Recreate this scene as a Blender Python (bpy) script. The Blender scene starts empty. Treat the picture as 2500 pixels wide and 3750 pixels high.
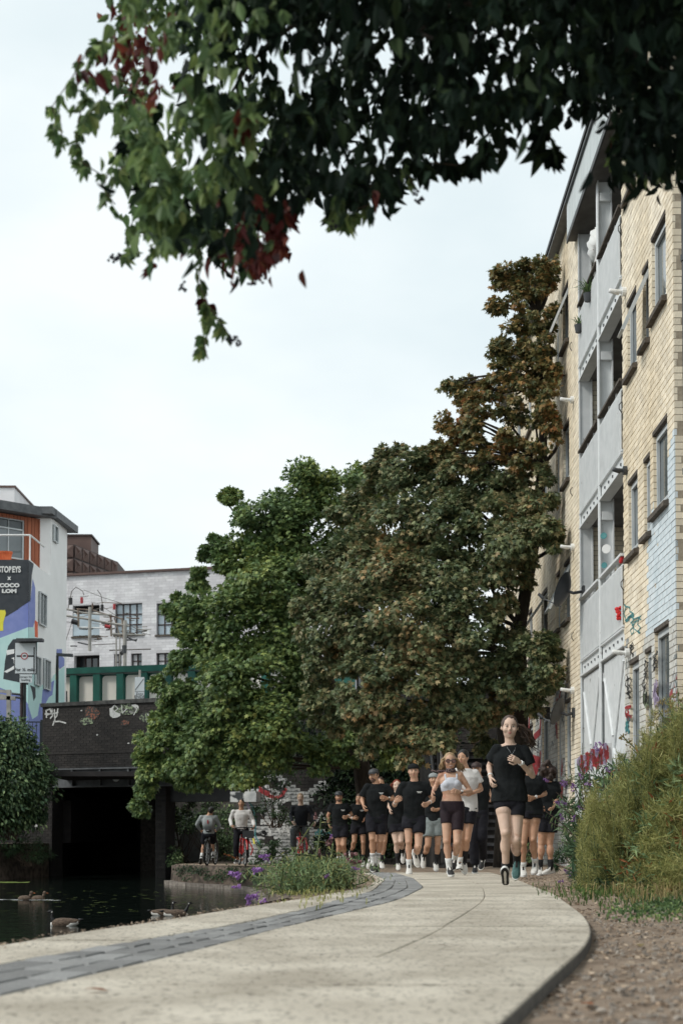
import bpy, math, random
import numpy as np
from mathutils import Vector, Matrix
random.seed(7); rng = np.random.default_rng(7)
S = bpy.context.scene
COL = S.collection
R = math.radians
# ------------------------------------------------------------------ camera
F = 5000.0; HOR = 3060.0; TH = R(2.0); CZ = 0.5
CY = HOR - F*math.tan(TH)
cam = bpy.data.cameras.new('camera'); camo = bpy.data.objects.new('camera', cam); COL.objects.link(camo)
camo.location = (0, 0, CZ); camo.rotation_euler = (R(90)+TH, 0, 0)
cam.sensor_fit = 'VERTICAL'; cam.sensor_height = 36.0; cam.lens = F/3750*36
cam.shift_y = (CY-1875)/3750; cam.clip_start = 0.05; cam.clip_end = 2000
cam.dof.use_dof = True; cam.dof.focus_distance = 18.0; cam.dof.aperture_fstop = 3.3
S.camera = camo
# ------------------------------------------------------------------ sky and sun
SUN_EL, SUN_ROT = R(44), R(-112)
w = bpy.data.worlds.new('World'); S.world = w; w.use_nodes = True
nt = w.node_tree; nt.nodes.clear()
o_ = nt.nodes.new('ShaderNodeOutputWorld'); bg = nt.nodes.new('ShaderNodeBackground')
sky = nt.nodes.new('ShaderNodeTexSky'); sky.sky_type = 'NISHITA'; sky.sun_disc = False
sky.sun_elevation = SUN_EL; sky.sun_rotation = SUN_ROT
tc = nt.nodes.new('ShaderNodeTexCoord'); mp = nt.nodes.new('ShaderNodeMapping'); mp.inputs['Scale'].default_value = (1.0, 1.0, 2.2)
ns = nt.nodes.new('ShaderNodeTexNoise'); ns.inputs['Scale'].default_value = 3.2; ns.inputs['Detail'].default_value = 5; ns.inputs['Roughness'].default_value = .48
cr = nt.nodes.new('ShaderNodeValToRGB')
cr.color_ramp.elements[0].position = .34; cr.color_ramp.elements[0].color = (.62, .70, .725, 1)
cr.color_ramp.elements[1].position = .62; cr.color_ramp.elements[1].color = (.765, .815, .82, 1)
sc = nt.nodes.new('ShaderNodeVectorMath'); sc.operation = 'SCALE'; sc.inputs['Scale'].default_value = 10.0
mx = nt.nodes.new('ShaderNodeMix'); mx.data_type = 'RGBA'; mx.inputs['Factor'].default_value = .94
L = nt.links.new
L(tc.outputs['Generated'], mp.inputs['Vector']); L(mp.outputs[0], ns.inputs['Vector']); L(ns.outputs['Fac'], cr.inputs[0])
L(cr.outputs[0], sc.inputs[0]); L(sky.outputs[0], mx.inputs['A']); L(sc.outputs[0], mx.inputs['B'])
L(mx.outputs['Result'], bg.inputs['Color']); bg.inputs['Strength'].default_value = .1; L(bg.outputs[0], o_.inputs[0])
sun = bpy.data.lights.new('sun', 'SUN'); suno = bpy.data.objects.new('sun', sun); COL.objects.link(suno)
sun.energy = 1.5; sun.angle = R(14); sun.color = (1, .96, .9)
sd = Vector((math.sin(SUN_ROT)*math.cos(SUN_EL), math.cos(SUN_ROT)*math.cos(SUN_EL), math.sin(SUN_EL)))
suno.rotation_euler = sd.to_track_quat('Z', 'Y').to_euler()
S.view_settings.view_transform = 'Standard'; S.view_settings.look = 'None'
S.view_settings.exposure = 0.42; S.view_settings.gamma = 1.0; S.view_settings.use_curve_mapping = False
S.render.engine = 'CYCLES'
S.cycles.max_bounces = 6; S.cycles.transparent_max_bounces = 8
# ------------------------------------------------------------------ pixel helpers: a point of the photograph at a real distance
def ray(px, py):
    u = (px-1250)/F; v = (CY-py)/F
    return Vector((u, math.cos(TH)-v*math.sin(TH), math.sin(TH)+v*math.cos(TH)))
def P(px, py, Y):
    r = ray(px, py); t = Y/r.y
    return Vector((r.x*t, Y, CZ+r.z*t))
def onplane(px, py, p0, n):
    r = ray(px, py); o = Vector((0, 0, CZ)); t = (Vector(p0)-o).dot(n)/r.dot(n)
    return o+r*t
def dd(Y):
    return .505+.0124*(Y-13.7) if Y > 11 else .4715-.0005*(11-Y)
def gz(Y):
    return CZ-dd(Y)
WZ = CZ-1.36
# ------------------------------------------------------------------ scene graph helpers
def org(o):
    while o.parent: o = o.parent
    return Vector(o.location)
def tag(o, label=None, cat=None, group=None, kind=None):
    if label: o['label'] = label
    if cat: o['category'] = cat
    if group: o['group'] = group
    if kind: o['kind'] = kind
    return o
def thing(name, loc, label, cat, group=None):
    o = bpy.data.objects.new(name, None); COL.objects.link(o); o.location = loc; o.empty_display_size = .2
    return tag(o, label, cat, group)
def npmesh(name, V, faces_idx, loop_start, mats, midx=None, smooth=False):
    me = bpy.data.meshes.new(name)
    V = np.asarray(V, dtype=np.float32); fi = np.asarray(faces_idx, dtype=np.int32).ravel(); ls = np.asarray(loop_start, dtype=np.int32)
    me.vertices.add(len(V)); me.vertices.foreach_set('co', V.ravel())
    me.loops.add(len(fi)); me.loops.foreach_set('vertex_index', fi)
    me.polygons.add(len(ls)); me.polygons.foreach_set('loop_start', ls)
    if midx is not None: me.polygons.foreach_set('material_index', np.asarray(midx, dtype=np.int32))
    for m in mats: me.materials.append(m)
    me.polygons.foreach_set('use_smooth', np.full(len(ls), smooth))
    me.update(calc_edges=True)
    return me
def link(name, me, parent=None, loc=(0, 0, 0)):
    o = bpy.data.objects.new(name, me); COL.objects.link(o); o.location = loc
    if parent: o.parent = parent
    return o
class MB:
    def __init__(s): s.v = []; s.f = []; s.m = []; s.cur = 0
    def add(s, vs, fs):
        b = len(s.v); s.v += [tuple(v) for v in vs]; s.f += [tuple(i+b for i in f) for f in fs]; s.m += [s.cur]*len(fs); return s
    def box(s, x0, x1, y0, y1, z0, z1):
        return s.obox(((x0+x1)/2, (y0+y1)/2, (z0+z1)/2), (abs(x1-x0)/2, 0, 0), (0, abs(y1-y0)/2, 0), (0, 0, abs(z1-z0)/2))
    def obox(s, c, a, b, d):
        c, a, b, d = map(Vector, (c, a, b, d))
        vs = [c+a*i+b*j+d*k for i in (-1, 1) for j in (-1, 1) for k in (-1, 1)]
        return s.add(vs, [(0, 1, 3, 2), (4, 6, 7, 5), (0, 4, 5, 1), (2, 3, 7, 6), (0, 2, 6, 4), (1, 5, 7, 3)])
    def prism(s, pts, off):
        n = len(pts); off = Vector(off); vs = [Vector(p) for p in pts]+[Vector(p)+off for p in pts]
        return s.add(vs, [tuple(range(n))[::-1], tuple(range(n, 2*n))]+[(i, (i+1) % n, n+(i+1) % n, n+i) for i in range(n)])
    def wall(s, p0, p1, z0, z1, th):      # th to the far side
        p0, p1 = Vector((*p0[:2], 0)), Vector((*p1[:2], 0)); d = (p1-p0).normalized(); n = Vector((-d.y, d.x, 0))
        c = (p0+p1)/2+n*th/2+Vector((0, 0, (z0+z1)/2))
        return s.obox(c, (p1-p0)/2, n*abs(th)/2, (0, 0, (z1-z0)/2))
    def tube(s, pts, rad, n=8, cap=True):
        pts = [Vector(p) for p in pts]
        if not hasattr(rad, '__len__'): rad = [rad]*len(pts)
        vs = []; up = None
        for i, p in enumerate(pts):
            d = (pts[min(i+1, len(pts)-1)]-pts[max(i-1, 0)])
            d = d.normalized() if d.length > 1e-9 else Vector((0, 0, 1))
            if up is None:
                up = Vector((0, 0, 1)) if abs(d.z) < .9 else Vector((1, 0, 0))
            a = d.cross(up)
            a = a.normalized() if a.length > 1e-6 else d.orthogonal().normalized()
            b = a.cross(d).normalized(); up = b
            for k in range(n):
                t = 2*math.pi*k/n; vs.append(p+(a*math.cos(t)+b*math.sin(t))*rad[i])
        fs = [(i*n+k, i*n+(k+1) % n, (i+1)*n+(k+1) % n, (i+1)*n+k) for i in range(len(pts)-1) for k in range(n)]
        if cap: fs += [tuple(range(n))[::-1], tuple(range((len(pts)-1)*n, len(pts)*n))]
        return s.add(vs, fs)
    def loft(s, secs, n=16, p=2.4):       # sections: (centre, side vector, front vector)
        vs = []
        for c, a, b in secs:
            c, a, b = Vector(c), Vector(a), Vector(b)
            for k in range(n):
                t = 2*math.pi*k/n; ct, st = math.cos(t), math.sin(t)
                vs.append(c+a*math.copysign(abs(ct)**(2/p), ct)+b*math.copysign(abs(st)**(2/p), st))
        m = len(secs)
        fs = [(i*n+k, i*n+(k+1) % n, (i+1)*n+(k+1) % n, (i+1)*n+k) for i in range(m-1) for k in range(n)]
        fs += [tuple(range(n))[::-1], tuple(range((m-1)*n, m*n))]
        return s.add(vs, fs)
    def ball(s, c, r, a=None, b=None, n=12, m=8):      # r scalar or (rx,ry,rz) along frame a,b,a x b
        c = Vector(c); rr = (r, r, r) if not hasattr(r, '__len__') else r
        a = Vector(a).normalized() if a is not None else Vector((1, 0, 0)); b = Vector(b) if b is not None else Vector((0, 1, 0))
        b = (b-a*b.dot(a)).normalized(); d = a.cross(b)
        vs = [c+d*rr[2]]
        for j in range(1, m):
            ph = math.pi*j/m
            for k in range(n):
                t = 2*math.pi*k/n
                vs.append(c+a*rr[0]*math.sin(ph)*math.cos(t)+b*rr[1]*math.sin(ph)*math.sin(t)+d*rr[2]*math.cos(ph))
        vs.append(c-d*rr[2]); e = len(vs)-1
        fs = [(0, 1+k, 1+(k+1) % n) for k in range(n)]
        fs += [(1+j*n+k, 1+(j+1)*n+k, 1+(j+1)*n+(k+1) % n, 1+j*n+(k+1) % n) for j in range(m-2) for k in range(n)]
        fs += [(e, 1+(m-2)*n+(k+1) % n, 1+(m-2)*n+k) for k in range(n)]
        return s.add(vs, fs)
    def rcone(s, a, b, ra, rb, n=12):
        s.tube([a, b], [ra, rb], n); s.ball(a, ra, n=n, m=6); s.ball(b, rb, n=n, m=6); return s
    def build(s, name, mats, parent=None, smooth=False):
        if not isinstance(mats, (list, tuple)): mats = [mats]
        o0 = org(parent) if parent else Vector()
        me = bpy.data.meshes.new(name)
        me.from_pydata([(v[0]-o0.x, v[1]-o0.y, v[2]-o0.z) for v in s.v], [], s.f)
        for m in mats: me.materials.append(m)
        if len(mats) > 1: me.polygons.foreach_set('material_index', s.m)
        if smooth: me.polygons.foreach_set('use_smooth', [True]*len(s.f))
        me.update()
        return link(name, me, parent)
def remesh(mb, name, mats, parent, voxel, smooth_it=6, extra=None, disp=None):
    me = bpy.data.meshes.new('tmp'); me.from_pydata(mb.v, [], mb.f); t = bpy.data.objects.new('tmp', me); COL.objects.link(t)
    m = t.modifiers.new('r', 'REMESH'); m.mode = 'VOXEL'; m.voxel_size = voxel
    if smooth_it:
        q = t.modifiers.new('s', 'SMOOTH'); q.factor = .5; q.iterations = smooth_it
    dg = bpy.context.evaluated_depsgraph_get(); dg.update()
    r = bpy.data.meshes.new_from_object(t.evaluated_get(dg))
    V = np.empty(len(r.vertices)*3, dtype=np.float32); r.vertices.foreach_get('co', V); V = V.reshape(-1, 3)
    if disp:
        N = np.empty(len(r.vertices)*3, dtype=np.float32); r.vertices.foreach_get('normal', N); V = V+N.reshape(-1, 3)*disp(V)[:, None]
    nf = len(r.polygons); ls = np.empty(nf, dtype=np.int32); r.polygons.foreach_get('loop_start', ls)
    vi = np.empty(len(r.loops), dtype=np.int32); r.loops.foreach_get('vertex_index', vi)
    bpy.data.objects.remove(t); bpy.data.meshes.remove(me); bpy.data.meshes.remove(r)
    mi = np.zeros(nf, dtype=np.int32)
    if extra and extra.v:
        b = len(V); V = np.vstack([V, np.array(extra.v, dtype=np.float32)])
        ev, es = [], []
        for f in extra.f: es.append(len(vi)+len(ev)); ev += [i+b for i in f]
        vi = np.concatenate([vi, np.array(ev, dtype=np.int32)]); ls = np.concatenate([ls, np.array(es, dtype=np.int32)])
        mi = np.concatenate([mi, np.array(extra.m, dtype=np.int32)])
    V = V-np.array(org(parent) if parent else (0, 0, 0), dtype=np.float32)
    if not isinstance(mats, (list, tuple)): mats = [mats]
    return link(name, npmesh(name, V, vi, ls, mats, mi, True), parent)
def sheet_poly(mb, pts, n, off):         # flat paint patch proud of a plane
    return mb.prism([Vector(p)+n*.001 for p in pts], n*off)
# ------------------------------------------------------------------ materials
def ramp(nt, stops):
    c = nt.nodes.new('ShaderNodeValToRGB'); e = c.color_ramp.elements
    e[0].position, e[0].color = stops[0][0], (*stops[0][1], 1); e[1].position, e[1].color = stops[-1][0], (*stops[-1][1], 1)
    for p, col in stops[1:-1]:
        k = e.new(p); k.color = (*col, 1)
    return c
def M(name, col, col2=None, rough=.65, scale=4., vary=0., bump=0., bscale=40., metal=0., spec=.4, trans=0., stops=None, lo=.35, hi=.65, stretch=None, spots=None, det=6):
    m = bpy.data.materials.new(name); m.use_nodes = True; nt = m.node_tree; L = nt.links.new
    b = nt.nodes['Principled BSDF']; b.inputs['Roughness'].default_value = rough; b.inputs['Metallic'].default_value = metal
    b.inputs['Specular IOR Level'].default_value = spec
    tc = nt.nodes.new('ShaderNodeTexCoord'); mp = nt.nodes.new('ShaderNodeMapping'); L(tc.outputs['Object'], mp.inputs[0])
    if stretch: mp.inputs['Scale'].default_value = stretch
    n = nt.nodes.new('ShaderNodeTexNoise'); n.inputs['Scale'].default_value = scale; n.inputs['Detail'].default_value = det; L(mp.outputs[0], n.inputs['Vector'])
    c2 = col2 or tuple(min(1, c*1.12) for c in col)
    rp = ramp(nt, stops if stops else [(lo, col), (hi, c2)])
    geo = nt.nodes.new('ShaderNodeNewGeometry'); oi = nt.nodes.new('ShaderNodeObjectInfo')
    ad = nt.nodes.new('ShaderNodeMath'); ad.operation = 'ADD'; L(geo.outputs['Random Per Island'], ad.inputs[0]); L(oi.outputs['Random'], ad.inputs[1])
    fr = nt.nodes.new('ShaderNodeMath'); fr.operation = 'FRACT'; L(ad.outputs[0], fr.inputs[0])
    if stops and vary < 0:      # colour taken mostly from the random value of each leaf
        mm = nt.nodes.new('ShaderNodeMix'); mm.inputs[0].default_value = -vary; L(n.outputs['Fac'], mm.inputs[2]); L(fr.outputs[0], mm.inputs[3]); L(mm.outputs[0], rp.inputs[0])
    else: L(n.outputs['Fac'], rp.inputs[0])
    out = rp.outputs[0]
    if vary:
        mr = nt.nodes.new('ShaderNodeMapRange'); mr.inputs['To Min'].default_value = 1-abs(vary)*.8; mr.inputs['To Max'].default_value = 1+abs(vary)*.8
        f2 = nt.nodes.new('ShaderNodeMath'); f2.operation = 'MULTIPLY'; f2.inputs[1].default_value = 7.13; L(fr.outputs[0], f2.inputs[0])
        f3 = nt.nodes.new('ShaderNodeMath'); f3.operation = 'FRACT'; L(f2.outputs[0], f3.inputs[0]); L(f3.outputs[0], mr.inputs[0])
        vm = nt.nodes.new('ShaderNodeVectorMath'); vm.operation = 'SCALE'; L(out, vm.inputs[0]); L(mr.outputs[0], vm.inputs['Scale']); out = vm.outputs[0]
    if spots:                   # (colour, scale, threshold)
        sc_, ss, th = spots; n2 = nt.nodes.new('ShaderNodeTexNoise'); n2.inputs['Scale'].default_value = ss; n2.inputs['Detail'].default_value = 4
        L(mp.outputs[0], n2.inputs['Vector']); r2 = ramp(nt, [(th, (0, 0, 0)), (th+.05, (1, 1, 1))]); L(n2.outputs['Fac'], r2.inputs[0])
        mx = nt.nodes.new('ShaderNodeMix'); mx.data_type = 'RGBA'; L(r2.outputs[0], mx.inputs['Factor']); L(out, mx.inputs['A']); mx.inputs['B'].default_value = (*sc_, 1); out = mx.outputs['Result']
    L(out, b.inputs['Base Color'])
    if bump:
        n3 = nt.nodes.new('ShaderNodeTexNoise'); n3.inputs['Scale'].default_value = bscale; n3.inputs['Detail'].default_value = 5; L(mp.outputs[0], n3.inputs['Vector'])
        bp = nt.nodes.new('ShaderNodeBump'); bp.inputs['Strength'].default_value = bump; bp.inputs['Distance'].default_value = .02; L(n3.outputs['Fac'], bp.inputs['Height']); L(bp.outputs[0], b.inputs['Normal'])
    if trans:
        tr = nt.nodes.new('ShaderNodeBsdfTranslucent'); L(out, tr.inputs[0]); ms = nt.nodes.new('ShaderNodeMixShader'); ms.inputs[0].default_value = trans
        L(b.outputs[0], ms.inputs[1]); L(tr.outputs[0], ms.inputs[2]); L(ms.outputs[0], nt.nodes['Material Output'].inputs[0])
    return m
MT = {}
def glass(name, col, rough=.08):
    m = M(name, col, tuple(c*1.6 for c in col), rough=rough, scale=.8, spec=1.0); return m
MT['concrete'] = M('exposed_aggregate', (.43, .38, .305), (.66, .60, .50), rough=.9, scale=1.9, bump=.5, bscale=110, spots=((.17, .15, .12), 48, .585), det=12)
MT['sett'] = M('blue_grey_sett', (.23, .23, .228), (.36, .355, .345), rough=.8, scale=22, vary=.3, bump=.5, bscale=60, spec=.2)
MT['joint'] = M('dark_joint', (.09, .085, .078), (.15, .14, .125), rough=.95, scale=20)
MT['dirt'] = M('dirt', (.19, .14, .10), (.36, .28, .21), rough=.95, scale=5, bump=1., bscale=45, spots=((.27, .22, .17), 60, .62), det=10)
MT['chip'] = M('wood_chip', (.24, .17, .12), (.45, .36, .27), rough=.9, scale=9, vary=.5)
MT['stone'] = M('stone', (.22, .19, .16), (.38, .33, .28), rough=.9, scale=12, vary=.4, bump=.4)
MT['bank'] = M('bank_wall', (.045, .035, .028), (.15, .115, .09), rough=.95, scale=6, bump=.8, bscale=18)
MT['kerb'] = M('kerb_stone', (.13, .11, .095), (.25, .22, .19), rough=.9, scale=9, vary=.3, bump=.5)
MT['brick'] = M('buff_brick', (.74, .63, .46), (.88, .79, .64), rough=.85, scale=1.1, stretch=(1, 1, .35), vary=.16, bump=.3, bscale=60)
MT['mortar'] = M('mortar', (.30, .25, .19), (.40, .34, .26), rough=.95, scale=20)
MT['brick_blue'] = M('pale_blue_painted_brick', (.60, .68, .72), (.70, .76, .79), rough=.8, scale=3, vary=.06, spots=((.62, .56, .47), 5, .66))
MT['brick_white'] = M('white_painted_brick', (.50, .49, .45), (.66, .65, .61), rough=.8, scale=4, vary=.08, spots=((.20, .22, .22), 3.5, .6))
MT['brick_graf'] = M('spray_painted_brick', (.4, .4, .4), rough=.8, scale=1.6, vary=.1, det=2, stops=[(.38, (.10, .11, .12)), (.44, (.5, .5, .49)), (.50, (.62, .61, .58)), (.55, (.12, .15, .16)), (.60, (.45, .46, .45)), (.66, (.30, .06, .06))])
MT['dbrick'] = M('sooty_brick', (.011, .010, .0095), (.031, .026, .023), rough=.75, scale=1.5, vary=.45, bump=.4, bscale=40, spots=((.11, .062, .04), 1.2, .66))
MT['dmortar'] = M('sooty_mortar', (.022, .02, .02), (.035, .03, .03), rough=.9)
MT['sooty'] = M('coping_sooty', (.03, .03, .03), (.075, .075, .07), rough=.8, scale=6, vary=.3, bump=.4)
MT['stepb'] = M('worn_step_brick', (.045, .045, .05), (.10, .10, .105), rough=.7, scale=9, vary=.4, bump=.4)
MT['gwhite'] = M('spray_white', (.50, .50, .48), (.62, .62, .60), rough=.6, scale=14, spots=((.06, .055, .05), 18, .60))
MT['ggreen'] = M('spray_green', (.22, .28, .17), (.30, .34, .22), rough=.7, scale=14, spots=((.03, .03, .028), 14, .45))
MT['gred'] = M('spray_red', (.32, .03, .035), (.42, .055, .06), rough=.6, scale=8)
MT['gorange'] = M('spray_orange', (.24, .08, .045), (.32, .13, .07), rough=.7, scale=14, spots=((.03, .03, .028), 14, .43))
MT['gteal'] = M('spray_teal', (.05, .20, .22), (.10, .3, .3), rough=.6, scale=8)
MT['gblack'] = M('spray_black', (.012, .012, .014), (.03, .03, .03), rough=.6, scale=8)
MT['glilac'] = M('spray_lilac', (.35, .28, .42), (.45, .38, .5), rough=.6, scale=8)
MT['graf_white'] = M('white_painted_old_brick', (.33, .34, .34), (.56, .56, .54), rough=.75, scale=3.2, vary=.2, bump=.3, spots=((.035, .04, .042), 2.3, .545), det=5)
MT['steel'] = M('grey_steel', (.68, .70, .70), (.77, .785, .785), rough=.5, scale=5, spots=((.22, .20, .18), 6, .70))
MT['steel_d'] = M('dark_steel', (.08, .085, .09), (.13, .135, .14), rough=.55, scale=5)
MT['clad'] = M('grey_cladding', (.50, .55, .55), (.56, .60, .60), rough=.45, scale=2, vary=.06)
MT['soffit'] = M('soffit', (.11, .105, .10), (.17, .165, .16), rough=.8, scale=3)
MT['black'] = M('black_edge', (.02, .02, .022), (.035, .035, .035), rough=.5)
MT['sill'] = M('weathered_sill', (.06, .05, .042), (.13, .11, .09), rough=.9, scale=14, bump=.5)
MT['wframe'] = M('window_frame', (.48, .51, .52), (.58, .6, .6), rough=.45, scale=4)
MT['glass'] = glass('window_glass', (.10, .115, .12))
MT['glass_d'] = glass('dark_glass', (.018, .022, .024))
MT['glass_sky'] = glass('sky_glass', (.30, .36, .40), .05)
MT['white'] = M('white_plastic', (.72, .72, .70), (.8, .8, .78), rough=.45)
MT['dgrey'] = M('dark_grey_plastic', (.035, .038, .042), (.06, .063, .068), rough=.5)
MT['door'] = M('grey_door', (.40, .42, .43), (.48, .5, .5), rough=.5)
MT['mural_white'] = M('white_render', (.80, .795, .78), (.86, .855, .84), rough=.85, scale=1.2)
MT['mural_blue'] = M('mural_periwinkle', (.20, .245, .52), (.24, .28, .56), rough=.8)
MT['mural_mint'] = M('mural_mint', (.48, .70, .68), (.53, .74, .72), rough=.8)
MT['mural_black'] = M('mural_black', (.035, .042, .05), (.05, .056, .064), rough=.7)
MT['mural_yellow'] = M('mural_yellow', (.75, .66, .06), (.8, .72, .09), rough=.8)
MT['mural_orange'] = M('mural_orange', (.68, .13, .06), (.72, .17, .09), rough=.8)
MT['timber'] = M('orange_cladding', (.28, .085, .04), (.40, .135, .07), rough=.7, scale=2.5, stretch=(6, 6, .5), vary=.15)
MT['gbrick'] = M('pale_grey_brick', (.60, .585, .60), (.72, .71, .72), rough=.85, scale=.9, vary=.12, spots=((.78, .78, .78), 1.1, .60), det=9)
MT['gmortar'] = M('grey_mortar', (.50, .49, .50), (.56, .55, .56), rough=.9)
MT['brown'] = M('brown_panel', (.085, .05, .042), (.125, .075, .062), rough=.6, scale=1)
MT['brown_d'] = M('brown_frame', (.032, .018, .016), (.05, .03, .026), rough=.6)
MT['green'] = M('bridge_green', (.010, .075, .058), (.014, .12, .09), rough=.5, scale=2)
MT['cream'] = M('cream_panel', (.80, .76, .68), (.86, .82, .74), rough=.6, scale=1)
MT['rust'] = M('rusty_metal', (.12, .075, .055), (.3, .25, .2), rough=.7, scale=3)
MT['galv'] = M('galvanised', (.26, .25, .23), (.42, .40, .36), rough=.5, scale=3)
MT['cable'] = M('cable', (.06, .055, .05), (.14, .12, .1), rough=.6)
MT['signw'] = M('sign_white', (.58, .62, .64), (.64, .68, .7), rough=.5, scale=1)
MT['post'] = M('post_dark', (.03, .018, .02), (.05, .03, .03), rough=.5)
MT['post_b'] = M('post_black', (.012, .018, .018), (.02, .026, .026), rough=.5)
MT['bark'] = M('bark', (.022, .017, .013), (.06, .048, .038), rough=.95, scale=9, bump=1, bscale=22, stretch=(1, 1, .3))
MT['bark_l'] = M('twig', (.05, .035, .022), (.10, .07, .05), rough=.9, scale=9)
LG = dict(rough=.48, spec=.35)
MT['leafA'] = M('maple_green', (.05, .1, .03), scale=.55, trans=.22, vary=-.35, stops=[(.2, (0.052, 0.094, 0.041)), (.42, (0.101, 0.167, 0.060)), (.56, (0.178, 0.247, 0.083)), (.70, (0.276, 0.333, 0.098)), (.82, (0.345, 0.287, 0.081))], **LG)
MT['leafB'] = M('maple_turning', (.05, .1, .03), scale=.6, trans=.2, vary=-.4, stops=[(.22, (0.057, 0.090, 0.046)), (.40, (0.109, 0.147, 0.069)), (.56, (0.196, 0.218, 0.101)), (.67, (0.322, 0.270, 0.138)), (.78, (0.425, 0.253, 0.109)), (.88, (0.391, 0.138, 0.057))], **LG)
MT['leafC'] = M('maple_amber', (.05, .1, .03), scale=.8, trans=.25, vary=-.4, stops=[(.25, (.06, .088, .042)), (.42, (.125, .140, .058)), (.56, (.22, .19, .075)), (.68, (.36, .22, .085)), (.82, (.40, .15, .06))], **LG)
MT['creeper'] = M('creeper_green', (.05, .1, .03), scale=1.5, trans=.38, vary=-.4, stops=[(.25, (.06, .12, .05)), (.5, (.13, .21, .085)), (.68, (.24, .34, .12)), (.82, (.38, .42, .15))], rough=.5, spec=.4)
MT['creeper_shaded'] = M('creeper_painted_shade', (.05, .1, .03), scale=1.5, trans=.02, vary=-.4, stops=[(.3, (.005, .012, .009)), (.6, (.011, .024, .013)), (.85, (.035, .055, .02))], rough=.7, spec=.12)  # shaded copy of the creeper leaf, backlit darkness put into the colour
MT['creeper_red'] = M('creeper_red', (.05, .1, .03), scale=3, trans=.3, vary=-.4, stops=[(.3, (0.066, 0.013, 0.015)), (.6, (0.143, 0.028, 0.024)), (.85, (0.242, 0.077, 0.033))], rough=.55, spec=.3)
MT['berry'] = M('creeper_berry', (.01, .012, .022), (.02, .02, .03), rough=.4)
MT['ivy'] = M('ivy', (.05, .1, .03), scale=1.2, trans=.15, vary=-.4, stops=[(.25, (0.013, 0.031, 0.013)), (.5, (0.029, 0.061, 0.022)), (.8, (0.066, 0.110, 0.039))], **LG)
MT['bud'] = M('buddleia_leaf', (.05, .1, .03), scale=1.5, trans=.25, vary=-.4, stops=[(.25, (0.081, 0.138, 0.063)), (.5, (0.172, 0.253, 0.115)), (.7, (0.310, 0.391, 0.184)), (.85, (0.437, 0.460, 0.207))], rough=.55, spec=.3)
MT['budd'] = M('shrub_leaf_deep', (.05, .1, .03), scale=1.5, trans=.2, vary=-.4, stops=[(.25, (0.033, 0.075, 0.042)), (.5, (0.075, 0.135, 0.068)), (.8, (0.180, 0.255, 0.135))], rough=.55, spec=.3)
MT['fennel'] = M('fennel_leaf', (.05, .1, .03), scale=1.3, trans=.3, vary=-.35, stops=[(.2, (.12, .14, .05)), (.36, (.27, .29, .10)), (.54, (.44, .43, .17)), (.72, (.56, .52, .25)), (.88, (.48, .33, .16))], rough=.7, spec=.2)
MT['dry'] = M('dry_leaf', (.05, .1, .03), scale=3, trans=.3, vary=-.4, stops=[(.25, (0.168, 0.060, 0.024)), (.6, (0.396, 0.144, 0.060)), (.85, (0.504, 0.288, 0.144))], rough=.8, spec=.2)
MT['straw'] = M('straw_grass', (.25, .19, .08), (.42, .34, .17), rough=.9, scale=6, vary=.4, trans=.2)
MT['grass'] = M('grass_green', (.05, .1, .025), (.12, .19, .05), rough=.8, scale=6, vary=.4, trans=.2)
MT['purple'] = M('buddleia_flower', (.30, .13, .42), (.50, .30, .60), rough=.8, scale=30, vary=.25, trans=.2)
MT['purple_d'] = M('faded_flower', (.20, .09, .11), (.32, .18, .16), rough=.8, scale=30, vary=.3)
MT['stem'] = M('green_stem', (.06, .09, .035), (.13, .16, .06), rough=.7, scale=8)
MT['red'] = M('red_petal', (.5, .015, .02), (.65, .03, .03), rough=.6)
MT['terracotta'] = M('terracotta', (.5, .09, .03), (.6, .14, .05), rough=.8)
# water
wm = bpy.data.materials.new('canal_water'); wm.use_nodes = True; wn = wm.node_tree; b = wn.nodes['Principled BSDF']
b.inputs['Base Color'].default_value = (.008, .012, .010, 1); b.inputs['Roughness'].default_value = .07; b.inputs['Specular IOR Level'].default_value = .45
t = wn.nodes.new('ShaderNodeTexCoord'); mp = wn.nodes.new('ShaderNodeMapping'); mp.inputs['Scale'].default_value = (1, .9, 1)
n1 = wn.nodes.new('ShaderNodeTexNoise'); n1.inputs['Scale'].default_value = 3.2; n1.inputs['Detail'].default_value = 4
bp = wn.nodes.new('ShaderNodeBump'); bp.inputs['Strength'].default_value = .30; bp.inputs['Distance'].default_value = .04
wn.links.new(t.outputs['Object'], mp.inputs[0]); wn.links.new(mp.outputs[0], n1.inputs['Vector']); wn.links.new(n1.outputs['Fac'], bp.inputs['Height']); wn.links.new(bp.outputs[0], b.inputs['Normal'])
MT['water'] = wm
# people
MT['skin_f'] = M('skin_fair', (.60, .415, .315), (.67, .48, .38), rough=.5, scale=9, spec=.35, spots=((.56, .35, .255), 6.5, .62))
MT['skin_t'] = M('skin_tan', (.46, .25, .155), (.53, .31, .20), rough=.5, scale=9, spec=.35, spots=((.42, .20, .125), 5.5, .60))
MT['skin_m'] = M('skin_warm', (.52, .30, .20), (.58, .36, .25), rough=.5, scale=9, spec=.35, spots=((.47, .24, .16), 5.5, .60))
MT['cloth_k'] = M('black_jersey', (.009, .0105, .0115), (.017, .019, .020), rough=.9, scale=7, bump=.7, bscale=14, spec=.15)
MT['cloth_n'] = M('black_shorts', (.010, .010, .014), (.019, .019, .024), rough=.85, scale=7, bump=.7, bscale=16, spec=.15)
MT['cloth_plum'] = M('plum_lycra', (.016, .009, .013), (.026, .015, .020), rough=.7, scale=60, spec=.25)
MT['cloth_w'] = M('white_jersey', (.60, .58, .56), (.68, .66, .64), rough=.9, scale=5, bump=.6, bscale=14)
MT['cloth_top'] = M('pale_lilac_lycra', (.55, .57, .63), (.60, .62, .68), rough=.6, scale=12)
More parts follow.
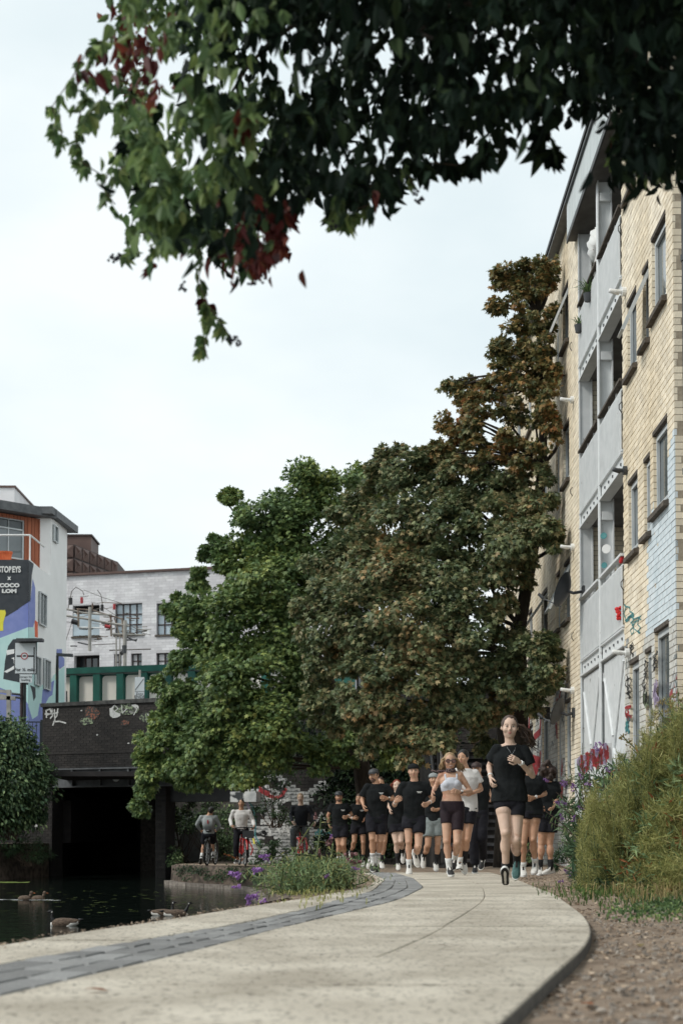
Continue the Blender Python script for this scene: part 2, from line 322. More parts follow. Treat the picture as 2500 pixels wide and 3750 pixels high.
MT['cloth_g'] = M('grey_green_shorts', (.17, .20, .20), (.25, .28, .275), rough=.85, scale=9, bump=.6, bscale=16)
MT['cloth_gt'] = M('grey_shirt', (.23, .25, .25), (.32, .34, .34), rough=.9, scale=6)
MT['cloth_navy'] = M('navy_jumper', (.012, .014, .02), (.02, .023, .03), rough=.9)
MT['jeans'] = M('grey_jeans', (.07, .08, .085), (.12, .13, .135), rough=.9, scale=14)
MT['sock_w'] = M('white_sock', (.66, .66, .64), (.74, .74, .72), rough=.95, scale=20, bump=.4, bscale=80)
MT['sock_k'] = M('black_sock', (.012, .012, .013), (.02, .02, .021), rough=.95, scale=20)
MT['shoe_w'] = M('white_shoe', (.60, .58, .54), (.68, .66, .62), rough=.6, scale=20)
MT['shoe_t'] = M('teal_shoe', (.05, .12, .12), (.09, .19, .18), rough=.7, scale=50)
MT['shoe_k'] = M('black_shoe', (.015, .015, .016), (.03, .03, .03), rough=.6, scale=20)
MT['sole'] = M('foam_sole', (.70, .70, .68), (.78, .78, .76), rough=.6)
MT['outsole'] = M('black_rubber', (.010, .010, .011), (.02, .02, .02), rough=.7)
MT['hair_br'] = M('brown_hair', (.035, .019, .012), (.085, .048, .030), rough=.5, scale=30, stretch=(1, 1, .3), spec=.5)
MT['hair_bl'] = M('blonde_hair', (.22, .135, .065), (.45, .31, .17), rough=.5, scale=22, stretch=(1, 1, .25), spec=.5)
MT['hair_k'] = M('black_hair', (.008, .007, .006), (.018, .015, .013), rough=.5, scale=30)
MT['hair_r'] = M('red_hair', (.13, .022, .01), (.24, .045, .02), rough=.6, scale=22)
MT['hair_d'] = M('dark_curly_hair', (.02, .012, .009), (.05, .03, .022), rough=.7, scale=30)
MT['stubble'] = M('beard_stubble', (.10, .06, .045), (.16, .10, .075), rough=.9, scale=60)
MT['eye_w'] = M('eye_white', (.62, .6, .57), rough=.3)
MT['eye_i'] = M('iris', (.03, .022, .016), rough=.2)
MT['lip'] = M('lips', (.42, .16, .14), (.48, .2, .17), rough=.45)
MT['brow'] = M('brow', (.06, .035, .025), rough=.8)
MT['lens'] = M('amber_lens', (.10, .028, .015), (.14, .04, .02), rough=.12, spec=.8)
MT['silver'] = M('silver', (.6, .6, .6), rough=.25, metal=1.)
MT['scarf'] = M('printed_scarf', (.03, .02, .02), rough=.9, scale=42, det=1, stops=[(.45, (.022, .014, .016)), (.52, (.30, .22, .2)), (.6, (.05, .02, .03))])
MT['bike_k'] = M('bike_black', (.01, .01, .011), rough=.35, spec=.6)
MT['bike_r'] = M('bike_red', (.40, .012, .018), (.5, .02, .02), rough=.35, spec=.6)
MT['tyre'] = M('tyre', (.012, .012, .012), rough=.85)
MT['goose_b'] = M('goose_brown', (.055, .036, .026), (.15, .105, .075), rough=.85, scale=24, stretch=(1, 3, 3))
MT['goose_w'] = M('goose_white', (.52, .50, .46), (.62, .6, .56), rough=.85, scale=10)
MT['goose_k'] = M('goose_black', (.008, .008, .009), rough=.6)
MT['foam'] = M('white_wake', (.45, .47, .46), (.6, .62, .6), rough=.7)
MT['weed'] = M('duckweed', (.10, .15, .03), (.18, .24, .05), rough=.8, scale=30)
MT['hedge_bg'] = MT['ivy']
# ------------------------------------------------------------------ ground, path, water
def pl(pts):
    ys = [p[0] for p in pts]; xs = [p[1] for p in pts]
    return lambda Y: float(np.interp(Y, ys, xs))
def sm(f):
    return lambda Y: sum(f(Y+k*.25) for k in range(-3, 4))/7
xl = sm(pl([(-4, -3.0), (3, -1.95), (5.9, -1.48), (7.2, -1.1), (9.1, -.62), (10.5, -.21), (13.2, .24), (17.5, .45), (21, .42), (25, .2)]))
xb1 = sm(pl([(-4, -2.7), (3, -1.72), (5.03, -1.26), (7.6, -.45), (11.6, .245), (17, .55), (21, .5), (25, .35)]))
xb2 = sm(pl([(-4, -2.2), (2, -1.45), (4.04, -1.01), (5.35, -.65), (7.1, -.30), (10.1, .44), (13.2, .8), (18, .95), (22, .9), (25, .8)]))
xr = sm(pl([(-4, -1.6), (2, .0), (3.4, .39), (4.54, .69), (6.14, 1.13), (7.75, 1.4), (10.6, 1.68), (15.6, 2.07), (19, 2.3), (25, 2.6)]))
xbank = pl([(-8, -3.6), (3, -2.02), (5.9, -1.56), (7.2, -1.2), (9.1, -.76), (10.5, -.5), (13, -.62), (16, -.8), (22, -1.1), (28, -1.4), (33.7, -2.0), (37.6, -4.45), (39, -4.8), (43, -5.1), (90, -5.6)])
def noise2(x, y): return (np.sin(x*7.3+1.7*np.sin(y*5.1))*np.sin(y*6.1+1.3*np.sin(x*4.7))+.5*np.sin(x*17.+y*9)*np.sin(y*19-x*5))
def build_ground():
    Ys = np.concatenate([np.arange(-8, 3, .5), np.arange(3, 16, .14), np.arange(16, 30, .5), np.arange(30, 60, 2), [70, 90, 130, 250, 700]])
    V = []; nc = 70
    for Y in Ys:
        xb = xbank(Y) if Y < 90 else -5.6
        far = 60 if Y < 60 else 500
        xs = np.concatenate([np.linspace(xb, 4.4, nc-8), np.linspace(4.8, far, 8)])
        off = np.interp(Y, [8, 12], [-.05, -.014])
        z = gz(min(Y, 60))+off+np.zeros(nc)
        m = xs > xr(Y)+.03 if Y < 23 else np.ones(nc, bool)
        z[m] += noise2(xs[m], np.full(m.sum(), Y))*(.009 if Y < 20 else .006)+np.minimum(.09, np.maximum(0, xs[m]-xr(min(Y, 23))-.25)*.05)
        for x, zz in zip(xs, z): V.append((x, Y, zz))
    n = len(Ys); f = []
    for i in range(n-1):
        for j in range(nc-1): f += [i*nc+j, i*nc+j+1, (i+1)*nc+j+1, (i+1)*nc+j]
    nf = (n-1)*(nc-1)
    tag(link('ground', npmesh('ground', V, f, np.arange(nf)*4, [MT['dirt']], None, True)), kind='structure')
build_ground()
MB().add([(-400, -40, WZ), (60, -40, WZ), (60, 400, WZ), (-400, 400, WZ)], [(0, 1, 2, 3)]).build('canal_water', MT['water']); tag(bpy.data.objects['canal_water'], kind='structure')
# right bank wall down to the water, with kerb stones at the waterline
b = MB(); Ys = list(np.arange(-8, 45, .5))
vs = []
for Y in Ys:
    x = xbank(Y); k = .03*math.sin(Y*3.3)+.02*math.sin(Y*7.7)
    vs += [(x+.1, Y, gz(Y)-.004), (x-.02+k, Y, gz(Y)-.03), (x-.06-k, Y, (gz(Y)+WZ)/2), (x-.1, Y, WZ-.3)]
b.add(vs, [(i*4+j, (i+1)*4+j, (i+1)*4+j+1, i*4+j+1) for i in range(len(Ys)-1) for j in range(3)])
bw = b.build('canal_bank_wall', MT['bank'], smooth=True); tag(bw, kind='structure')
Y = 26.5
while Y < 38.2:
    x0, x1 = xbank(Y)-.16, xbank(Y+.9)-.16; p0, p1 = Vector((x0, Y+.03, 0)), Vector((x1, Y+.9, 0)); d = (p1-p0).normalized(); n = Vector((-d.y, d.x, 0))
    m = MB(); m.obox((p0+p1)/2+Vector((0, 0, WZ+.03+random.uniform(-.01, .01))), (p1-p0)/2, n*.14, (0, 0, .07))
    m.build('kerb_stone', MT['kerb'], bw); Y += .93
# path made of slabs, with a band of setts
pth = MB(); vs = []
Yp = list(np.arange(-4, 23.01, .3))
for Y in Yp: vs += [(xl(Y), Y, gz(Y)-.010), (xr(Y), Y, gz(Y)-.010), (xr(Y), Y, gz(Y)-.12)]
pth.add(vs, [(i*3+j, i*3+j+1, i*3+4+j, i*3+3+j) for i in range(len(Yp)-1) for j in range(2)])
path = pth.build('path', MT['joint']); tag(path, kind='structure')
rows = [-4, -2.4, -.8, .6, 2, 3.3, 4.3, 5.27, 6.15, 7.1, 8.55, 10, 11.6, 13.2, 15, 17, 19, 21, 23]
def slab(Y0, Y1, fa, fb, thick=.055):
    m = MB(); g = .005; K = max(3, int((Y1-Y0)/.25)); vs = []; dz = random.uniform(-.002, .002); tilt = random.uniform(-.0015, .0015)
    for i in range(K+1):
        Y = Y0+g+(Y1-Y0-2*g)*i/K; a, c = fa(Y)+g, fb(Y)-g; zz = gz(Y)+dz
        vs += [(a, Y, zz-thick), (a, Y, zz-.004), (a+.006, Y, zz+tilt), (c-.006, Y, zz-tilt), (c, Y, zz-.004), (c, Y, zz-thick)]
    fs = [(i*6+j, (i+1)*6+j, (i+1)*6+j+1, i*6+j+1) for i in range(K) for j in range(5)]
    fs += [(0, 1, 2, 3, 4, 5), tuple(K*6+j for j in (5, 4, 3, 2, 1, 0))]
    m.add(vs, fs); m.build('paving_slab', MT['concrete'], path)
mid = lambda Y: xb2(Y)+(xr(Y)-xb2(Y))*.52
for Y0, Y1 in zip(rows[:-1], rows[1:]):
    slab(Y0, Y1, xl, xb1)
    if Y0 > 5: slab(Y0, Y1, xb2, lambda y: mid(y)+.003); slab(Y0, Y1, lambda y: mid(y)-.003, xr)
    else: slab(Y0, Y1, xb2, xr)
sv = []
for k in range(5):
    m = MB(); c = .008; j = lambda: random.uniform(-.05, .05)
    a = .5; t = [(-a+.06+j()*.4, -a+.08, 0), (a-.06+j()*.4, -a+.08, 0), (a-.06, a-.08+j()*.4, 0), (-a+.06, a-.08, 0)]
    m.add([(-a, -a, -1), (a, -a, -1), (a, a, -1), (-a, a, -1), (-a, -a, -.25), (a, -a, -.25), (a, a, -.25), (-a, a, -.25)]+t,
          [(0, 1, 5, 4), (1, 2, 6, 5), (2, 3, 7, 6), (3, 0, 4, 7), (4, 5, 9, 8), (5, 6, 10, 9), (6, 7, 11, 10), (7, 4, 8, 11), (8, 9, 10, 11)])
    o = m.build('sett', MT['sett'], path); sv.append(o.data); bpy.data.objects.remove(o)
Y = 1.6; cnt = 0; ri = 0
while Y < 22.8 and cnt < 300:
    a, c = xb1(Y), xb2(Y); d = Vector((xb2(Y+.2)-c, .2)).normalized(); n = 3 if c-a > .3 else 2; w_ = (c-a)/n
    for k in range(n):
        if cnt >= 300: break
        f = (k+.5)/n; sh = (.5 if k % 2 else 0)*.2; yy = Y+sh; x = xb1(yy)+(xb2(yy)-xb1(yy))*f; sl = math.atan2(xb2(yy+.2)-xb2(yy-.2), .4)
        o = link('sett', random.choice(sv), path, (x, yy, gz(yy)+.001+random.uniform(-.0035, .003)))
        o.scale = (w_*math.cos(sl)*.965, .97*(.21+.0012*Y)/math.cos(sl), .05); o.rotation_euler = (random.uniform(-.02, .02), random.uniform(-.02, .02), -sl); cnt += 1
    Y += .21+.004*Y*.3
# wood chips, stones and fallen leaves
def scatter_boxes(name, N, region, size, mat, parent=None, kind='stuff', flat=.35):
    V = []; i = 0
    sx = np.array([-1, 1, 1, -1, -1, 1, 1, -1])*.5; sy = np.array([-1, -1, 1, 1, -1, -1, 1, 1])*.5; sz = np.array([-1, -1, -1, -1, 1, 1, 1, 1])*.5
    fq = np.array([[0, 3, 2, 1], [4, 5, 6, 7], [0, 1, 5, 4], [1, 2, 6, 5], [2, 3, 7, 6], [3, 0, 4, 7]])
    pts = region(N); N = len(pts); s = rng.uniform(size[0], size[1], N); a = rng.uniform(0, 6.28, N); asp = rng.uniform(.35, .9, N); fl = rng.uniform(.5, 1, N)*flat
    tl = rng.normal(0, .25, N); jit = rng.uniform(.75, 1.15, (N, 8))
    x = s[:, None]*sx*jit; y = (s*asp)[:, None]*sy*jit; z = (s*fl)[:, None]*sz+x*tl[:, None]
    X = pts[:, 0, None]+x*np.cos(a)[:, None]-y*np.sin(a)[:, None]; Yv = pts[:, 1, None]+x*np.sin(a)[:, None]+y*np.cos(a)[:, None]; Z = pts[:, 2, None]+z+(s*fl)[:, None]*.2
    V = np.stack([X, Yv, Z], -1).reshape(-1, 3); fi = (np.arange(N)[:, None, None]*8+fq[None]).reshape(-1)
    o = link(name, npmesh(name, V, fi, np.arange(N*6)*4, [mat])); tag(o, kind=kind); return o
def dirt_z(x, Y):
    off = float(np.interp(Y, [8, 12], [-.05, -.014]))
    return gz(Y)+off+min(.09, max(0, x-xr(min(Y, 23))-.25)*.05)
def reg_right(n0, y0, y1, w0, w1):
    def f(N):
        Y = y0+(y1-y0)*rng.random(N)**1.3; r = rng.random(N)**.9; X = np.array([xr(y) for y in Y])+w0+r*(w1-w0)
        return np.stack([X, Y, [dirt_z(x, y)+.002 for x, y in zip(X, Y)]], -1)
    return f
def scatter_tag(o, label, cat): tag(o, label, cat)
scatter_tag(scatter_boxes('wood_chips', 5200, reg_right(0, 3, 20, .01, 1.5), (.008, .03), MT['chip']), 'small brown wood chips and twigs strewn over the dirt verge', 'wood chips')
scatter_tag(scatter_boxes('gravel', 2600, reg_right(0, 2.6, 9, .01, 1.3), (.006, .022), MT['stone'], flat=.7), 'pale grit and gravel lying on the dirt verge near the path edge', 'gravel')
def reg_edge(N):
    Y = 4+16*rng.random(N)**1.4; X = np.array([xl(y) for y in Y])+rng.normal(-.02, .05, N)
    return np.stack([X, Y, [gz(y) for y in Y]], -1)
scatter_tag(scatter_boxes('edge_debris', 1300, reg_edge, (.005, .014), MT['chip']), 'brown leaf litter gathered along the canal edge of the path', 'leaf litter')
def stone(px, py, r, flat, label):
    Y = dd(5)*F/(py-HOR); p = P(px, py, Y); m = MB(); m.ball((0, 0, 0), (r, r*.7, r*flat), n=9, m=6)
    m.v = [(v[0]*random.uniform(.82, 1.1)+p.x, v[1]*random.uniform(.85, 1.1)+p.y, v[2]*random.uniform(.85, 1.1)+dirt_z(p.x, p.y)+r*flat*.3) for v in m.v]
    tag(m.build('stone', MT['stone']), label, 'stone', 'loose stones on the dirt verge')
stone(2350, 3700, .05, .35, 'largest pale flat stone, at the bottom right of the dirt verge')
stone(2450, 3712, .03, .35, 'smaller pale stone right beside the largest one on the dirt')
stone(2268, 3572, .022, .45, 'pale stone on the dirt beyond the largest flat stone')
stone(2400, 3440, .022, .5, 'stone on the dirt in front of the green weeds')
stone(2200, 3640, .018, .5, 'small stone beside the near dark edge of the path')
def fallen(px, py, mat, label, s=.035, on='path'):
    Y = dd(5)*F/(py-HOR); p = P(px, py, Y); z = gz(p.y)+.004 if on == 'path' else dirt_z(p.x, p.y)+.012; m = MB(); a = random.uniform(0, 6)
    pts = [(0, -1), (.5, -.4), (.42, .3), (0, 1), (-.42, .3), (-.5, -.4)]
    m.prism([(p.x+s*(x*math.cos(a)-y*math.sin(a)), p.y+s*(x*math.sin(a)+y*math.cos(a)), z+s*(.25*abs(x)+.1*y+.1)) for x, y in pts], (0, 0, .001))
    tag(m.build('fallen_leaf', mat), label, 'leaf', 'fallen leaves on the ground')
fallen(355, 3632, MT['dry'], 'brown leaf lying alone on the near left of the pale path')
fallen(2150, 3632, MT['dry'], 'orange leaf on the dirt next to the near path corner', on='d')
fallen(2345, 3432, MT['straw'], 'pale yellow leaf on the dirt in front of the weeds', on='d')
# far bank of the canal on the left
m = MB(); wl = [(-60, 30), (-14, 34), (-10.6, 41.5), (-9.75, 45.6)]
for p0, p1 in zip(wl[:-1], wl[1:]): m.wall(p0, p1, WZ-.3, .25, .5)
m.add([(-60, 30, .25), (-14, 34.3, .25), (-10.8, 42, .25), (-10, 47, .25), (-10, 500, .25), (-400, 500, .25), (-400, 30, .25)], [tuple(range(7))])
tag(m.build('left_bank', MT['bank']), kind='structure')
# ------------------------------------------------------------------ brickwork
def clip_rect(r, ops):
    out = [r]
    for o in ops:
        nx = []
        for a in out:
            if a[1] <= o[0] or a[0] >= o[1] or a[3] <= o[2] or a[2] >= o[3]: nx.append(a); continue
            if a[0] < o[0]-.02 and a[2] >= o[2]-.03 and a[3] <= o[3]+.03 or (a[0] < o[0]-.02): nx.append((a[0], o[0], a[2], a[3]))
            if a[1] > o[1]+.02: nx.append((o[1], a[1], a[2], a[3]))
        out = nx
    return out
def brickwall(root, name, O, t, n, s0, s1, z0, z1, L=.22, H=.09, J=.012, ops=(), pick=None, mats=None, mortar=None, depth=.012, quota=0, key=None, thick=.12, top=None, backing=True):
    """a wall plane through O along t with outward normal n; bricks are proud of the mortar"""
    O, t, n = Vector(O), Vector(t).normalized(), Vector(n).normalized(); z_ = Vector((0, 0, 1)); og = org(root)
    wall = None
    m = MB()
    ss = sorted(set([s0, s1]+[max(s0, min(s1, v)) for o in ops for v in o[:2]])); zz = sorted(set([z0, z1]+[max(z0, min(z1, v)) for o in ops for v in o[2:]]))
    for a, b_ in zip(ss[:-1], ss[1:]):
        run = None
        for c, d in list(zip(zz[:-1], zz[1:]))+[(None, None)]:
            inside = c is None or any(o[0] <= (a+b_)/2 <= o[1] and o[2] <= (c+d)/2 <= o[3] for o in ops)
            if inside:
                if run: m.obox(O+t*(a+b_)/2+z_*(run[0]+run[1])/2-n*(depth+thick/2), t*(b_-a)/2, n*thick/2, z_*(run[1]-run[0])/2); run = None
            else: run = (run[0], d) if run else (c, d)
    wall = m.build(name, mortar or MT['mortar'], root)
    rects = []; k = 0; z = z0
    while z < z1-.01:
        zt = min(z+H-J, z1); s = s0-(L/2 if k % 2 else 0)
        while s < s1:
            a, b_ = max(s, s0), min(s+L-J, s1)
            if b_-a > .03 and (top is None or zt <= top((a+b_)/2)):
                full = (b_-a) > L-J-.001 and (zt-z) > H-J-.001
                cl = clip_rect((a, b_, z, zt), ops)
                for c in cl: rects.append((*c, full and len(cl) == 1 and c == (a, b_, z, zt)))
            s += L
        z += H; k += 1
    mats = mats or [MT['brick']]; mi = [pick((r[0]+r[1])/2, (r[2]+r[3])/2) if pick else 0 for r in rects]
    order = sorted([i for i, r in enumerate(rects) if r[4] and (key is None or key(r[0], r[2]) is not None)], key=lambda i: key(rects[i][0], rects[i][2]) if key else 0)
    single = set(order[:quota])
    if single:
        ms = []
        for mat in mats:
            q = MB(); q.obox((0, 0, 0), t*(L-J)/2, n*.02, z_*(H-J)/2); o = q.build('brick', mat); ms.append(o.data); bpy.data.objects.remove(o)
        for i in order[:quota]:
            r = rects[i]; c = O+t*(r[0]+r[1])/2+z_*(r[2]+r[3])/2-n*(.02+random.uniform(-.0025, .0025))
            link('brick', ms[mi[i]], wall, c-og)
    rest = [i for i in range(len(rects)) if i not in single]
    if rest:
        A = np.array([rects[i][:4] for i in rest]); N = len(A); jt = rng.uniform(-.0025, .0025, N)
        S_ = np.stack([A[:, 0], A[:, 1], A[:, 1], A[:, 0]], 1); Z_ = np.stack([A[:, 2], A[:, 2], A[:, 3], A[:, 3]], 1)
        V = np.zeros((N, 8, 3)); tn, nn, zn, On = map(np.array, (t, n, z_, O-og))
        front = On+S_[..., None]*tn+Z_[..., None]*zn+(jt[:, None, None])*nn; V[:, :4] = front; V[:, 4:] = front-nn*.035
        fq = np.array([[0, 1, 2, 3], [0, 4, 5, 1], [1, 5, 6, 2], [2, 6, 7, 3], [3, 7, 4, 0]])
        fi = (np.arange(N)[:, None, None]*8+fq[None]).reshape(-1)
        o = link('brickwork', npmesh('brickwork', V.reshape(-1, 3), fi, np.arange(N*5)*4, mats, np.repeat([mi[i] for i in rest], 5)), wall); tag(o, kind='stuff')
    return wall
# ------------------------------------------------------------------ apartment building on the right
FW, FS = 4.01, .015
FT = Vector((FS, 1, 0)).normalized(); FN = Vector((-1, FS, 0)).normalized(); FO = Vector((FW, 0, 0))
def Fp(px, py):
    p = onplane(px, py, FO, FN); return (p-FO).dot(FT), p.z
flats = thing('apartment_building', (FW+1, 24, 0), 'long four storey buff brick apartment block with grey steel balconies beside the towpath', 'apartment building')
ZG = gz(20)-.3; ZT = 12.45
SA0, SA1 = Fp(2281, 2000)[0], Fp(2124, 2000)[0]      # recess (balcony bay)
SP0 = Fp(2466, 1500)[0]                              # near end of the pier
def FV(s, z, out=0.): return FO+FT*s+FN*out+Vector((0, 0, z))
SB0 = SP0-4.3                                         # nearer bay beyond the picture edge
pier1 = []; W1 = []
def col(px0, px1): return Fp(px1, 2000)[0], Fp(px0, 2000)[0]
STO = 2.72
cWL, cWN, cWR = (19.72, 20.42), (18.86, 19.28), (17.78, 18.66)
for k in range(4):
    z = 3.06+STO*k
    W1.append((*cWL, z-1.08, z, k, 'L')); W1.append((*cWN, z+.02-1.05, z+.02, k, 'N')); W1.append((*cWR, z+.22-1.08, z+.22, k, 'R'))
W1[0] = (cWL[0], cWL[1], .95+.1, 3.06, 0, 'L'); W1[2] = (cWR[0], cWR[1], 1.1, 3.28, 0, 'R'); W1[1] = (cWN[0], cWN[1], 1.3, 3.08, 0, 'N')
cols2 = [(26.2, 26.95), (27.55, 28.0), (29.4, 30.4), (32.0, 32.8), (34.2, 35.2)]
W2 = []
for k in range(4):
    z = 3.06+STO*k+.05
    for j, c in enumerate(cols2): W2.append((*c, z-(1.5 if k == 0 else 1.1), z, k, 'F'))
opsA = [w[:4] for w in W1]; opsB = [w[:4] for w in W2]
def pickA(s, z):
    a = math.sin(s*3.1)+math.sin(z*2.7+s)+.6*math.sin(s*9+z*7)
    if 17.4 < s < 19.0-(z-5)*.1 and 3.3 < z < 5.7-(s-17.4)*.7+.15*a: return 1
    if z < 3.35+.25*a and s < 20.9: return 2 if a > -1.2 else 3
    return 0
def keyA(s, z):
    if z < 1.0 or z > 11.2: return None
    return s+abs(z-4)*.12
wallA = brickwall(flats, 'pier_wall', FO, FT, FN, SP0, SA0, ZG, ZT, ops=opsA, pick=pickA, mats=[MT['brick'], MT['brick_blue'], MT['brick_white'], MT['brick_graf']], quota=220, key=keyA)
def pickB(s, z):
    a = math.sin(s*2.1)+math.sin(z*3.7+s)
    return (2 if a > .3 else 1) if z < 3.4+.3*a and s > 26.5 else 0
wallB = brickwall(flats, 'far_wall', FO, FT, FN, SA1, 38, ZG, ZT, ops=opsB, pick=pickB, mats=[MT['brick'], MT['brick_white'], MT['brick_graf']], quota=0)
JN = Vector((0, -1, 0))
def jamb(s, d, quota=0, key=None, z1=ZT, z0=ZG):
    p = FV(s, 0); return brickwall(flats, 'jamb_wall', (p.x+.013, p.y, 0), (1, 0, 0), JN, 0, d, z0, z1, quota=quota, key=key)
jamb(SA1-.002, 1.5, 80, lambda s, z: (z if 1 < z < 11.5 else None), z1=11.6)
jamb(SP0-.002, .5, 0, None)
def box_s(m, s0, s1, z0, z1, o0, o1):
    return m.obox(FV((s0+s1)/2, (z0+z1)/2, (o0+o1)/2), FT*(s1-s0)/2, FN*abs(o1-o0)/2, (0, 0, (z1-z0)/2))
# body of the block behind the facade
m = MB(); box_s(m, SP0+.1, SA0-.1, ZG, ZT-.1, -8, -.6); box_s(m, SA1+.15, 37.9, ZG, ZT-.1, -8, -.6); box_s(m, SB0-8, SP0, ZG, ZT-.1, -8, -1.5); box_s(m, SA0-.1, SA1+.15, ZG, ZT-.1, -8, -1.62)
m.build('core', MT['dgrey'], flats)
m = MB(); box_s(m, SA0-.16, SA0-.02, ZG, 11.6, -1.5, -.14); m.build('party_wall', MT['brick'], flats)
def window(s0, s1, z0, z1, k, typ, openv=0.):
    d = .11; f = .055 if s1-s0 > .5 else .04
    fr = MB(); box_s(fr, s0, s0+f, z0, z1, -d, -d+.06); box_s(fr, s1-f, s1, z0, z1, -d, -d+.06); box_s(fr, s0+f, s1-f, z0, z0+f, -d, -d+.06); box_s(fr, s0+f, s1-f, z1-f, z1, -d, -d+.06)
    wo = fr.build('window', MT['wframe'], flats)
    g = MB()
    if openv == 0:
        box_s(g, s0+f, s1-f, z0+f, z1-f, -d+.02, -d+.03)
        g.build('pane', MT['glass'], wo)
        q = MB(); i = f+.04
        box_s(q, s0+f, s0+i, z0+f, z1-f, -d+.035, -d+.075); box_s(q, s1-i, s1-f, z0+f, z1-f, -d+.035, -d+.075); box_s(q, s0+i, s1-i, z0+f, z0+i, -d+.035, -d+.075); box_s(q, s0+i, s1-i, z1-i, z1-f, -d+.035, -d+.075)
        q.build('sash', MT['wframe'], wo)
    else:                     # top-hung sash pushed out
        h = z1-z0-2*f; dirv = Vector((0, 0, -1))*math.cos(openv)+FN*math.sin(openv); nn = FN*math.cos(openv)+Vector((0, 0, 1))*math.sin(openv)
        topc = FV((s0+s1)/2, z1-f, -d+.07); hw = (s1-s0)/2-f
        q = MB(); e = .04
        q.obox(topc+dirv*h/2+FT*(hw-e/2), FT*e/2, dirv*h/2, nn*.022); q.obox(topc+dirv*h/2-FT*(hw-e/2), FT*e/2, dirv*h/2, nn*.022)
        q.obox(topc+dirv*(e/2), FT*(hw-e), dirv*e/2, nn*.022); q.obox(topc+dirv*(h-e/2), FT*(hw-e), dirv*e/2, nn*.022)
        sa = q.build('sash', MT['wframe'], wo)
        g.obox(topc+dirv*h/2, FT*(hw-e), dirv*(h/2-e), nn*.004); g.build('pane', MT['glass'], wo)
        g = MB(); box_s(g, s0+f, s1-f, z0+f, z1-f, -d-.14, -d-.13); g.build('room', MT['glass_d'], wo)  # thin dark sheet imitating the unlit interior behind the open sash
    si = MB(); si.prism([FV(s0-.06, z0-.004, -d+.06), FV(s0-.06, z0-.035, .075), FV(s0-.06, z0-.10, .075), FV(s0-.06, z0-.10, -d+.06)], FT*(s1-s0+.12))
    si.build('sill', MT['sill'], wo)
    li = MB(); box_s(li, s0-.001, s1+.001, z1-.002, z1+.055, -.1, .009); li.build('lintel_shade', MT['sill'], wo)  # lintel strip coloured dark to imitate its soffit shadow
    rv = MB(); z = z0; 
    while z < z1-.02:
        zt = min(z+.078, z1-.004); rv.box(0, 0, 0, 0, 0, 0) if False else box_s(rv, s1-.010, s1+.002, z, zt, -.105, -.002); z += .09
    rv.build('reveal', MT['brick'], wo)
    bk = MB(); box_s(bk, s0, s1, z0, z1, -.5, -.3); bk.build('dark_backing', MT['glass_d'], wo)  # dark backing that closes the opening behind the pane
for w_ in W1: window(*w_, openv={('R', 3): .34, ('N', 2): .42, ('N', 3): .3, ('R', 2): 0., ('L', 3): .0}.get((w_[5], w_[4]), 0.))
for i, w_ in enumerate(W2): window(*w_, openv={5: .45, 7: .6, 15: .4}.get(i, 0.))
